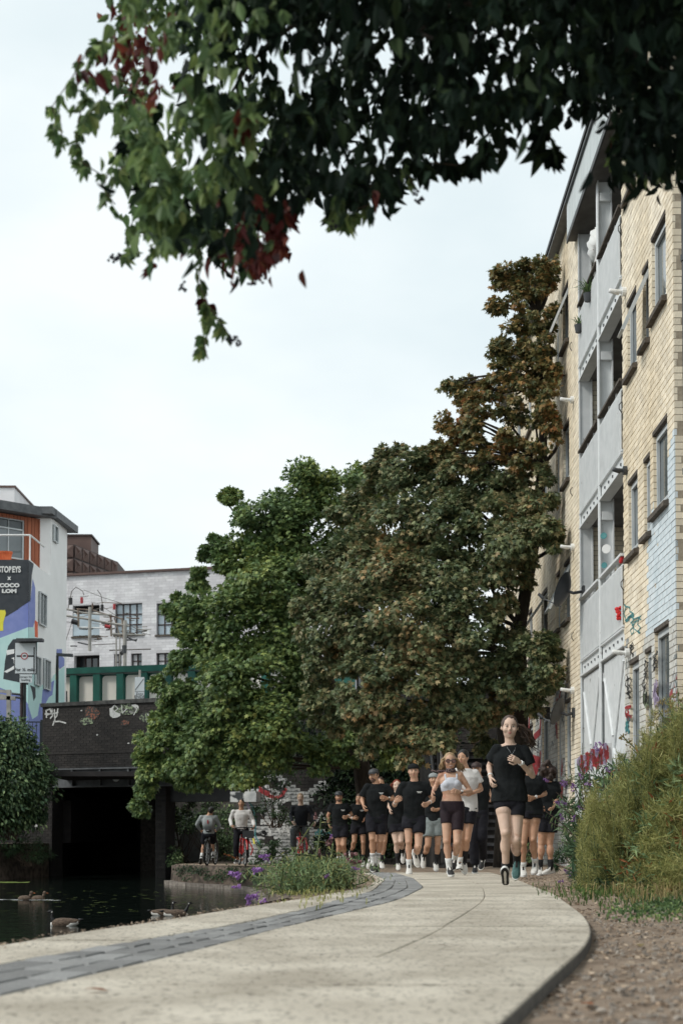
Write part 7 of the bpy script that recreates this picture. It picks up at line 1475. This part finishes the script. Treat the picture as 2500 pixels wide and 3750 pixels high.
        for q_ in range(nn): a = -1.05+2.1*q_/(nn-1); x, y = math.sin(a)*.80, math.cos(a); vs.append(H_(x, -.12+sg*(y*.95-.05), .44)); vs.append(H_(x*.95, -.12+sg*(y*1.05+.62*math.cos(a*.85)), .36-.10*abs(x)))
        m.add(vs+[v+hup*.006 for v in vs], [(2*i, 2*i+1, 2*i+3, 2*i+2) for i in range(nn-1)]+[(2*nn+2*i, 2*nn+2*i+2, 2*nn+2*i+3, 2*nn+2*i+1) for i in range(nn-1)]+[(2*i+1, 2*nn+2*i+1, 2*nn+2*i+3, 2*i+3) for i in range(nn-1)]); m.build('peak', MT[cm_], co)
        m = MB(); m.ball(H_(0, -.15, 1.29), .010, n=8, m=5); m.build('button', MT[cm_], co)
    if 'beard' in extra:
        m = MB(); m.ball(H_(0, .17, -.62), (.62*hr, .68*hr, .62*hr), sd_, lk, 14, 10); m.ball(H_(0, .44, -.92), (.33*hr, .32*hr, .28*hr), sd_, lk); m.v = [tuple(V3(v)) for v in m.v if True]; remesh(m, 'beard', MT['stubble'], root, vox*.8, 2)
        m = MB(); m.tube([H_(-.28, .78, -.50), H_(0, .93, -.44), H_(.28, .78, -.50)], [.03*hr, .06*hr, .03*hr], 8); m.build('moustache', MT['stubble'], root)
    if 'sunglasses' in extra:
        for s_ in (-1, 1):
            c_ = H_(s_*.36, .93, .05); m = MB(); vs = []; n_ = 14
            for q_ in range(n_): a = 2*math.pi*q_/n_; vs.append(c_+sd_*math.cos(a)*.30*hr*(1-.0)+hup*math.sin(a)*.25*hr-lk*abs(math.cos(a)*.0+s_*.0)*.1)
            m.prism(vs, lk*-.004); lo_ = m.build('sunglass_lens', MT['lens'], root)
            m = MB(); m.tube(vs+[vs[0]], .0035, 6, False); m.build('frame', MT['bike_k'], lo_)
            m = MB(); m.tube([H_(s_*.64, .88, .10), H_(s_*.85, .2, .10), H_(s_*.85, -.1, .05)], .003, 5); m.build('temple', MT['bike_k'], lo_)
        m = MB(); m.tube([H_(-.1, .97, .12), H_(.1, .97, .12)], .0035, 6); m.build('sunglass_bridge', MT['bike_k'], root)
    def band(pa, pb, f, r, mt, nm, face_=True):
        c_ = pa.lerp(pb, f); d = (pb-pa).normalized(); m = MB(); m.tube([c_-d*.011, c_+d*.011], r, 14); o = m.build(nm, MT[mt], root)
        if face_: n_ = (V3((0, -1, .4))-d*V3((0, -1, .4)).dot(d)).normalized(); m = MB(); m.tube([c_+n_*r*.8, c_+n_*(r+.008)], .017, 14); m.build('dial', MT['cloth_w' if mt != 'white' else 'white'], o)
    for e_ in extra:
        if isinstance(e_, tuple) and e_[0] == 'watch': band(j['e'+e_[1]], j['w'+e_[1]], .9, ra[2]+.006, e_[2], 'watch')
        if isinstance(e_, tuple) and e_[0] == 'wristband': band(j['e'+e_[1]], j['w'+e_[1]], .84, ra[2]+.006, e_[2], 'wristband', False)
        if isinstance(e_, tuple) and e_[0] == 'phone': m = MB(); h_ = j['hand'+e_[1]]; m.obox(h_+V3((0, -.02, .03)), (.006, 0, 0), (0, .034, .01), (0, -.02, .065)); tag(m.build('phone', MT['silver' if e_[2] else 'bike_k']), 'mobile phone held by '+e_[2], 'phone')
    if 'necklace' in extra:
        c_ = at_(1.02); m = MB(); pts = [at_(1.09)+sh*.050+front*.035, at_(1.0)+sh*.032+front*(dc*.72+g+.012), at_(.90)+front*(dc*1.02+g+.010), at_(1.0)-sh*.032+front*(dc*.72+g+.012), at_(1.09)-sh*.050+front*.035]; m.tube(pts, .0016, 5); o = m.build('necklace', MT['silver'], root)
        m = MB(); m.ball(pts[2]-spine*.008, .009, n=8, m=6); m.build('pendant', MT['silver'], o)
    if 'scarf' in extra:
        m = MB(); m.loft([(neck.lerp(head, -.15), sh*.078, front*.075), (neck.lerp(head, .12), sh*.072, front*.078), (neck.lerp(head, .34), sh*.056, front*.06)], 16); m.tube([neck-sh*.05, neck-sh*.13+V3((0, -.02, -.0)), neck-sh*.19+V3((0, -.03, .0)), neck-sh*.26+V3((0, 0, .02))], [.022, .018, .016, .008], 8)
        remesh(m, 'scarf', MT['scarf'], root, .008, 1, None, wrinkle(.005, 45))
    if 'backpack' in extra:
        m = MB(); m.loft([(at_(.25)-front*.14, sh*.13, front*.05), (at_(.6)-front*.15, sh*.15, front*.07), (at_(.95)-front*.14, sh*.12, front*.05)], 14, 3.5); o = m.build('backpack', MT['cloth_gt'], root, True)
        m = MB(); m.obox(at_(.72)-front*.225, sh*.018, front*.004, spine*.05); m.build('badge', MT['gred'], o)
    if 'tape' in extra:
        m = MB(); c_ = j['kL'].lerp(j['aL'], .3); m.ball(c_, .01); m.build('mark', MT['white'], root)
    return root, j
RG = 'runners in a club run along the towpath'
# leading woman
person('leading runner, woman with long dark ponytail, silver necklace, black tee and teal shoe', q5, 13.7, dict(hd=(822, 300), n=(815, 425), sL=(702, 510), sR=(958, 522), eL=(628, 668, .14), wL=(640, 775, -.06), handL=(648, 840, -.10), eR=(1042, 760, -.02), wR=(915, 625, -.20), handR=(835, 588, -.25),
    hL=(752, 985), hR=(890, 985), kL=(785, 1305, -.12), kR=(885, 1375, -.10), aL=(785, 1705, .03), aR=(893, 1560, .24), tL=(776, 1640, -.17), tR=(880, 1735, .20)), RG, 'skin_f', True, 1.0, .0075, ('tee', 'cloth_k', -.05), ('tight', 'cloth_n', (.30, .43)), ('sock_k', .125), ('shoe_w', 'shoe_t'),
    ('ponytail', 'hair_br', [(868, 275, .10), (925, 300, .13), (985, 345, .12), (1035, 420, .11), (1060, 480, .10)]), 'calm', (-.06, -1, -.02), ('necklace', ('watch', 'R', 'white'), ('wristband', 'L', 'white')), sleeve=.58, loose=1.5, headr=.100)
# woman in sunglasses
person('smiling blonde woman runner in amber sunglasses, pale crop top and plum cycling shorts', q5, 18.0, dict(hd=(252, 625), n=(258, 715), sL=(170, 758), sR=(348, 752), eL=(112, 868, .08), wL=(88, 915, -.12), handL=(78, 965, -.18), eR=(448, 905, .02), wR=(345, 918, -.16), handR=(275, 905, -.24),
    hL=(222, 1065), hR=(328, 1065), kL=(222, 1385, -.08), kR=(322, 1400, -.14), aL=(245, 1640, -.02), aR=(298, 1555, .20), tL=(268, 1705, -.17), tR=(275, 1640, .10)), RG, 'skin_m', True, 1.0, .0085, ('crop', 'cloth_top'), ('tight', 'cloth_plum', (.48, .66)), ('sock_w', .13), ('shoe_k', 'shoe_k'),
    ('loose', 'hair_bl'), 'smile', (.05, -1, -.02), ('sunglasses', 'scarf', ('watch', 'R', 'bike_k')), headr=.098)
person('runner in a white tee and black shorts, half hidden behind the woman in sunglasses', q5, 20.2, dict(hd=(375, 590), n=(385, 680), sL=(320, 725), sR=(490, 735), eL=(300, 860), wL=(330, 930, -.1), handL=(360, 930, -.15), eR=(548, 890, .02), wR=(470, 925, -.16), handR=(410, 925, -.24),
    hL=(370, 1060), hR=(450, 1060), kL=(350, 1370, -.1), kR=(415, 1370, -.08), aL=(345, 1600, -.03), aR=(388, 1560, .05), tL=(345, 1640, -.25), tR=(395, 1690, -.05)), RG, 'skin_t', False, 1.0, .011, ('tee', 'cloth_w', -.14), ('shorts', 'cloth_n', .52), (('sock_w', .1), ('sock_k', .15)), 'shoe_w', ('short', 'hair_k'), 'calm', (-.5, -1, -.05), (), loose=1.2)
person('runner in dark cap and black long trousers between the white tee and the leading woman', q5, 22.0, dict(hd=(508, 700), n=(520, 770), sL=(475, 805), sR=(585, 805), eL=(455, 900), wL=(470, 960), handL=(480, 1000), eR=(610, 880, .05), wR=(640, 945, -.05), handR=(655, 985, -.1),
    hL=(490, 1095), hR=(565, 1095), kL=(478, 1340, -.05), kR=(560, 1350, -.08), aL=(490, 1615, .0), aR=(565, 1540, .35), tL=(490, 1690, -.16), tR=(550, 1620, .30)), RG, 'skin_t', False, .95, .012, ('tee', 'cloth_k', -.25), ('trousers', 'cloth_n', 1), ('sock_k', .1), 'shoe_k', ('short', 'hair_br', 'brown_d'), 'calm', (-.1, -1, -.1), ('cap',), loose=1.3)
person('runner in black tee with a gold watch, half hidden behind the leading woman', q5, 18.0, dict(hd=(975, 640), n=(990, 730), sL=(930, 790), sR=(1100, 800), eL=(930, 900), wL=(940, 960), handL=(950, 1000), eR=(1162, 932, .02), wR=(1055, 972, -.12), handR=(1005, 975, -.2),
    hL=(975, 1090), hR=(1065, 1090), kL=(950, 1410, -.1), kR=(1045, 1370, -.06), aL=(950, 1640, -.02), aR=(1068, 1600, .06), tL=(958, 1710, -.18), tR=(1050, 1700, -.10)), RG, 'skin_t', True, 1.02, .010, ('tee', 'cloth_k', -.16), ('shorts', 'cloth_n', .28), ('sock_w', .08), 'shoe_w', ('short', 'hair_br'), None, (0, -1, 0), (('watch', 'R', 'silver'),), sleeve=.8, loose=1.3)
person('person with big dark curly hair at right edge of the group, seen from behind', q5, 19.6, dict(hd=(1180, 715), n=(1190, 800), sL=(1130, 850), sR=(1262, 850), eL=(1100, 960), wL=(1115, 1040, -.1), handL=(1125, 1085, -.15), eR=(1275, 960), wR=(1250, 1040, -.15), handR=(1230, 1080, -.2),
    hL=(1150, 1130), hR=(1225, 1130), kL=(1125, 1405, 0), kR=(1205, 1405, 0), aL=(1112, 1640, .03), aR=(1215, 1640, .0), tL=(1108, 1690, -.1), tR=(1150, 1690, -.12)), RG, 'skin_t', True, 1.0, .011, ('tee', 'cloth_k', -.1), ('shorts', 'cloth_n', .62), ('sock_k', .12), 'shoe_w', ('curly', 'hair_d'), None, (.1, 1, 0), (), back=True, loose=1.2)
person('runner with black cap worn backwards and black printed tee, mid group', q4, 21.3, dict(hd=(1035, 500), n=(1045, 585), sL=(935, 645), sR=(1155, 645), eL=(838, 850, .10), wL=(848, 815, -.15), handL=(885, 790, -.22), eR=(1238, 795, .04), wR=(1200, 825, -.14), handR=(1150, 850, -.22),
    hL=(985, 990), hR=(1095, 990), kL=(985, 1235, -.08), kR=(1085, 1285, -.14), aL=(990, 1480, -.02), aR=(1050, 1345, .30), tL=(990, 1550, -.17), tR=(1075, 1460, .28)), RG, 'skin_m', False, 1.0, .010, ('tee', 'cloth_k', -.18, 'print'), ('shorts', 'cloth_n', (.46, .54)), ('sock_w', .10), 'shoe_w', ('fade', 'hair_k', 'cloth_k'), 'calm', (0, -1, -.03), ('cap_back', ('wristband', 'L', 'white'), ('wristband', 'R', 'cloth_w')), loose=1.4)
person('tall bearded runner in black peaked cap looking down, striped white socks', q4, 24.2, dict(hd=(622, 545), n=(645, 625), sL=(555, 665), sR=(755, 665), eL=(500, 795, .08), wL=(512, 850, -.15), handL=(520, 885, -.18), eR=(825, 790, .02), wR=(765, 782, -.18), handR=(700, 768, -.25),
    hL=(600, 970), hR=(695, 970), kL=(605, 1205, -.08), kR=(690, 1230, -.02), aL=(612, 1450, -.02), aR=(655, 1440, .08), tL=(610, 1530, -.16), tR=(655, 1530, -.02)), RG, 'skin_t', False, 1.03, .011, ('tee', 'cloth_k', -.22, 'print'), ('shorts', 'cloth_n', .72), ('sock_w', .17), 'shoe_k', ('short', 'hair_br', 'dgrey'), 'calm', (-.45, -1, -.35), ('cap', 'beard', 'stripe', ('watch', 'R', 'bike_k')), sleeve=.7, loose=1.4)
person('stocky bearded runner in dark cap at the left end of the group of runners', q4, 29.0, dict(hd=(258, 765), n=(260, 825), sL=(190, 860), sR=(338, 860), eL=(142, 965), wL=(155, 1055), handL=(178, 1110), eR=(388, 950, .05), wR=(355, 965, -.15), handR=(318, 978, -.22),
    hL=(232, 1075), hR=(308, 1075), kL=(255, 1265, -.05), kR=(308, 1265, -.1), aL=(258, 1440, .02), aR=(318, 1410, .2), tL=(250, 1490, -.15), tR=(310, 1470, .15)), RG, 'skin_t', False, .99, .013, ('tee', 'cloth_k', -.18, 'print'), ('shorts', 'cloth_n', .62), ('sock_w', .12), 'shoe_w', ('short', 'hair_br', 'dgrey'), 'calm', (.1, -1, -.1), ('cap', 'beard', ('wristband', 'R', 'white'), ('wristband', 'L', 'bike_k')), loose=1.4)
person('short runner with brown hair in black tee, second from the left of the group', q4, 29.6, dict(hd=(468, 785), n=(465, 840), sL=(405, 865), sR=(525, 865), eL=(372, 970), wL=(405, 990, -.12), handL=(450, 992, -.18), eR=(508, 930, .03), wR=(522, 980, -.05), handR=(520, 1025, -.08),
    hL=(425, 1065), hR=(500, 1065), kL=(418, 1235, -.1), kR=(512, 1240, -.1), aL=(385, 1340, .28), aR=(512, 1420, -.02), tL=(380, 1400, .25), tR=(512, 1480, -.14)), RG, 'skin_t', False, .93, .013, ('tee', 'cloth_k', -.18, 'print'), ('shorts', 'cloth_n', .55), ('sock_k', .12), 'shoe_w', ('short', 'hair_br'), 'calm', (-.3, -1, 0), (('wristband', 'L', 'white'),), loose=1.3)
person('red haired runner in black, mostly hidden between two taller men', q4, 25.6, dict(hd=(862, 650), n=(865, 715), sL=(800, 750), sR=(935, 750), eL=(778, 870), wL=(790, 890, -.1), handL=(790, 930, -.15), eR=(930, 860), wR=(900, 900), handR=(890, 930),
    hL=(825, 1045), hR=(905, 1045), kL=(855, 1240, -.1), kR=(905, 1230, -.1), aL=(872, 1440, -.02), aR=(925, 1340, .3), tL=(880, 1520, -.15), tR=(925, 1410, .28)), RG, 'skin_f', True, 1.0, .012, ('tee', 'cloth_k', -.2), ('shorts', 'cloth_n', .5), ('sock_k', .17), 'shoe_w', ('loose', 'hair_r'), 'calm', (0, -1, 0), (), loose=1.2)
person('runner in pale grey cap and grey green shorts behind the woman in sunglasses', q4, 25.0, dict(hd=(1245, 585), n=(1248, 660), sL=(1175, 700), sR=(1318, 700), eL=(1150, 840), wL=(1180, 960), handL=(1200, 1030), eR=(1330, 840), wR=(1290, 900, -.1), handR=(1250, 900, -.15),
    hL=(1200, 1010), hR=(1285, 1010), kL=(1185, 1275, -.12), kR=(1290, 1260, -.05), aL=(1145, 1380, .28), aR=(1272, 1440, .0), tL=(1140, 1460, .24), tR=(1275, 1530, -.15)), RG, 'skin_t', False, 1.0, .012, ('tee', 'cloth_k', -.1), ('shorts', 'cloth_g', .66), ('sock_k', .14), 'shoe_w', ('short', 'hair_br'), 'calm', (0, -1, -.05), ('cap_back', 'cap_grey'), loose=1.3)
person('rear runner hidden behind the tall bearded man, only legs and white shoes showing', q4, 26.5, dict(hd=(690, 620), n=(700, 690), sL=(640, 730), sR=(760, 730), eL=(640, 850), wL=(650, 900), handL=(660, 930), eR=(765, 850), wR=(740, 900), handR=(720, 930),
    hL=(670, 1000), hR=(735, 1000), kL=(640, 1230, -.1), kR=(735, 1230, -.05), aL=(590, 1400, .3), aR=(705, 1430, 0), tL=(575, 1460, .28), tR=(715, 1500, -.15)), RG, 'skin_t', False, .95, .013, ('tee', 'cloth_k', -.2), ('shorts', 'cloth_n', .6), ('sock_k', .12), 'shoe_w', ('short', 'hair_br'), None, (0, -1, 0), ())
CG = 'cyclists on the towpath by the bridge'
person('cyclist riding away beneath the bridge, grey top and backpack, dark shorts', q3, 36.8, dict(hd=(338, 628), n=(325, 655), sL=(270, 672), sR=(372, 672), eL=(238, 725, .05), wL=(262, 765, .25), handL=(280, 775, .32), eR=(400, 735, .05), wR=(380, 765, .25), handR=(372, 780, .32),
    hL=(298, 790), hR=(350, 790), kL=(285, 880, .2), kR=(352, 870, .3), aL=(270, 960, 0), aR=(352, 950, .1), tL=(265, 1000, .10), tR=(352, 985, .25)), CG, 'skin_t', False, .95, .015, ('long', 'cloth_gt', -.02), ('shorts', 'cloth_n', .75), ('sock_w', .12), 'shoe_k', ('short', 'hair_k'), None, (0, 1, -.1), ('backpack',), back=True, loose=1.2)
person('cyclist in a white open shirt and dark trousers standing over a bike, facing the camera', q3, 36.4, dict(hd=(556, 572), n=(556, 612), sL=(500, 635), sR=(612, 635), eL=(478, 690), wL=(487, 735, -.25), handL=(500, 748, -.3), eR=(640, 700), wR=(650, 735, -.25), handR=(640, 755, -.3),
    hL=(528, 762), hR=(585, 762), kL=(520, 870, -.1), kR=(590, 870, -.1), aL=(520, 965, 0), aR=(592, 965, 0), tL=(515, 1000, -.18), tR=(600, 1000, -.18)), CG, 'skin_t', False, 1.0, .015, ('long', 'cloth_w', .02), ('trousers', 'cloth_n', 1), ('sock_k', .1), 'shoe_k', ('short', 'hair_k'), 'calm', (0, -1, -.1), (), loose=1.5)
person('blond cyclist in a dark jumper and grey jeans riding past the graffiti wall', q3, 34.8, dict(hd=(980, 535), n=(985, 578), sL=(925, 602), sR=(1040, 602), eL=(912, 665), wL=(922, 705, -.28), handL=(930, 720, -.33), eR=(1068, 660), wR=(1085, 708, -.28), handR=(1085, 722, -.33),
    hL=(958, 745, .1), hR=(1012, 745, .1), kL=(928, 775, -.32), kR=(1020, 830, -.25), aL=(930, 890, -.12), aR=(1000, 945, -.1), tL=(925, 925, -.28), tR=(1000, 970, -.26)), CG, 'skin_f', False, 1.0, .015, ('long', 'cloth_navy', .0), ('trousers', 'jeans', 1), ('sock_k', .1), 'shoe_k', ('short', 'hair_bl'), 'calm', (.05, -1, -.05), (), loose=1.1)
# bicycles, seen end on
def bicycle(x, Y, label, col, ang, sgn=-1):
    t = thing('bicycle', (x, Y, gz(Y)), label, 'bicycle', 'bicycles on the towpath'); z0 = gz(Y); fw = V3((math.sin(ang), sgn*math.cos(ang), 0)); sd_ = V3((fw.y, -fw.x, 0)); O = V3((x, Y, z0)); q = lambda a, s_, h: O+fw*a+sd_*s_+V3((0, 0, h))
    for a in (.52, -.52):
        c = q(a, 0, .34); ring = [c+fw*math.cos(k*math.pi/14)*.33+V3((0, 0, math.sin(k*math.pi/14)*.33)) for k in range(29)]; m = MB(); m.tube(ring, .020, 8, False); wh = m.build('wheel', MT['tyre'], t)
        m = MB(); m.tube([c+(p-c)*.93 for p in ring], .010, 6, False); m.tube([c-sd_*.04, c+sd_*.04], .022, 8); m.build('rim', MT['steel_d'], wh); m = MB()
        for k in range(14): p = c+fw*math.cos(k*math.pi/7)*.31+V3((0, 0, math.sin(k*math.pi/7)*.31)); m.tube([c, p], .0016, 4)
        m.build('spokes', MT['steel'], wh); m = MB(); m.tube([c+(p-c)*1.1 for p in ring[1:11]], .026, 6); m.build('mudguard', MT[col], wh)
    for nm, pts, r, mt in (('frame', [q(-.5, 0, .34), q(-.08, 0, .30), q(.36, 0, .70), q(-.18, 0, .74), q(-.5, 0, .34)], .019, col), ('frame', [q(-.08, 0, .30), q(-.2, 0, .88)], .017, col), ('fork', [q(.52, .05, .34), q(.42, .05, .68), q(.36, 0, .76)], .014, col), ('fork', [q(.52, -.05, .34), q(.42, -.05, .68)], .014, col), ('handlebar', [q(.28, -.30, .98), q(.36, -.12, 1.0), q(.36, .12, 1.0), q(.28, .30, .98)], .015, 'bike_k'), ('stem', [q(.38, 0, .72), q(.36, 0, 1.0)], .018, 'bike_k')): m = MB(); m.tube(pts, r, 8); m.build(nm, MT[mt], t)
    m = MB(); m.loft([(q(-.34, 0, .92), sd_*.07, V3((0, 0, .03))), (q(-.2, 0, .92), sd_*.06, V3((0, 0, .03))), (q(-.06, 0, .91), sd_*.02, V3((0, 0, .02)))], 10); m.build('saddle', MT['bike_k'], t, True)
    for s_ in (-1, 1): m = MB(); m.tube([q(-.08, s_*.05, .30), q(-.08+s_*.1, s_*.08, .30-s_*.12)], .012, 6); m.obox(q(-.08+s_*.1, s_*.14, .30-s_*.12), fw*.04, sd_*.045, (0, 0, .012)); m.build('pedal', MT['bike_k'], t)
    return t
p = P(*q3(340, 900), 36.9); bicycle(p.x, 36.9, 'black bicycle ridden away from the camera under the bridge', 'bike_k', .12, 1)
p = P(*q3(560, 900), 36.0); t = bicycle(p.x, 36.2, 'dark bicycle with red front mudguard held by the cyclist in the white shirt', 'bike_r', .22)
m = MB(); c_ = P(*q3(605, 795), 35.6); m.obox(c_, (.14, 0, 0), (0, .1, 0), (0, 0, .10)); m.build('basket', MT['bike_k'], t); m = MB(); m.ball(P(*q3(590, 822), 35.5), .025); m.build('lamp', MT['white'], t)
p = P(*q3(985, 880), 34.6); bicycle(p.x, 34.7, 'red bicycle ridden by the blond cyclist beside the graffiti wall', 'bike_r', .2)
for u, s_ in ((962, 0), (998, 1)):
    pass
# ------------------------------------------------------------------ geese on the canal
def goose(px, py, label, ang, h_, head=(.0,), scale=1., Y=None):
    r = ray(px, py); t_ = (WZ-CZ)/r.z; c = V3((r.x*t_, r.y*t_, WZ)); fw = V3((math.cos(ang), math.sin(ang), 0)); sd_ = V3((-fw.y, fw.x, 0)); s = scale; q = lambda a, b_, z: c+fw*a*s+sd_*b_*s+V3((0, 0, z*s)); t = thing('goose', c, label, 'goose', 'canada geese on the canal')
    m = MB(); m.loft([(q(-.34, 0, .10), sd_*.02*s, V3((0, 0, .02*s))), (q(-.26, 0, .08), sd_*.08*s, V3((0, 0, .06*s))), (q(-.12, 0, .055), sd_*.125*s, V3((0, 0, .105*s))), (q(.04, 0, .05), sd_*.135*s, V3((0, 0, .12*s))), (q(.17, 0, .045), sd_*.11*s, V3((0, 0, .105*s))), (q(.25, 0, .05), sd_*.06*s, V3((0, 0, .06*s)))], 16, 2.1); remesh(m, 'body', MT['goose_b'], t, .012, 3)
    m = MB(); m.loft([(q(-.30, 0, .07), sd_*.06*s, V3((0, 0, .045*s))), (q(-.14, 0, .03), sd_*.126*s, V3((0, 0, .085*s))), (q(-.06, 0, .0), sd_*.12*s, V3((0, 0, .04*s)))], 14, 2.1); m.build('rump', MT['goose_w'], t, True)
    m = MB(); m.loft([(q(.22, 0, .02), sd_*.07*s, V3((0, 0, .06*s))), (q(.275, 0, .03), sd_*.04*s, V3((0, 0, .04*s)))], 12); m.build('breast', MT['goose_w'], t, True)
    m = MB(); hx = .25+h_[0]; hz = h_[1]; m.tube([q(.17, 0, .07), q(.235, 0, .13), q(.25+h_[0]*.4, 0, .2), q(hx-.01, 0, hz-.05), q(hx, 0, hz)], [.06*s, .045*s, .03*s, .027*s, .028*s], 12); m.ball(q(hx+.02, 0, hz), (.052*s, .032*s, .034*s), fw, sd_, 12, 8); m.tube([q(hx+.055, 0, hz), q(hx+.115, 0, hz-.014)], [.020*s, .006*s], 8); no = remesh(m, 'neck', MT['goose_k'], t, .007, 2)
    m = MB(); m.ball(q(hx-.0, 0, hz-.012), (.026*s, .034*s, .026*s), fw, sd_, 10, 7); m.build('cheek', MT['goose_w'], no, True)
    m = MB(); m.tube([q(-.30, 0, .115), q(-.40, 0, .13)], [.04*s, .012*s], 8); m.build('tail', MT['goose_k'], t, True)
    return t
goose(235, 3390, 'nearest goose with brown back and tall black neck, swimming left on its own', math.pi+.1, (.0, .30), scale=.72)
goose(597, 3352, 'rear goose of the pair by the path edge, dark neck upright', .12, (.01, .33), scale=.66)
goose(645, 3355, 'front goose of the pair by the path edge, head raised forward', .25, (.06, .31), scale=.70)
for i, (x, l_) in enumerate(((92, 'small brown duck swimming far off at the left with a white wake'), (140, 'second small brown duck to the right of the first, far off'))):
    r = ray(x, 3296); t_ = (WZ-CZ)/r.z; c = V3((r.x*t_, r.y*t_, WZ)); t = thing('duck', c, l_, 'duck', 'small ducks on the far canal'); m = MB(); m.ball(c+V3((0, 0, .03)), (.15, .08, .07), n=12, m=8); m.build('body', MT['goose_b'], t, True)
    m = MB(); m.tube([c+V3((.10, 0, .05)), c+V3((.13, 0, .13))], .03, 8); m.ball(c+V3((.14, 0, .15)), .04); m.build('head', MT['goose_b'], t, True); m = MB(); m.tube([c+V3((.17, 0, .15)), c+V3((.22, 0, .14))], [.015, .008], 6); m.build('bill', MT['dry'], t)
m = MB(); c = ray(100, 3297); t_ = (WZ-CZ)/c.z; c = V3((c.x*t_, c.y*t_, WZ+.008))
for k in range(16): a = c+V3((random.uniform(-.8, .7), random.uniform(-.25, .2), random.uniform(0, .004))); w2 = random.uniform(.06, .2); m.add([a+V3((math.cos(q_)*w2, math.sin(q_)*.05, 0)) for q_ in np.linspace(0, 6.28, 8)[:-1]], [tuple(range(7))])
tag(m.build('wake', MT['foam']), 'white streak of wake on the water around the two far ducks', 'wake', kind='stuff')
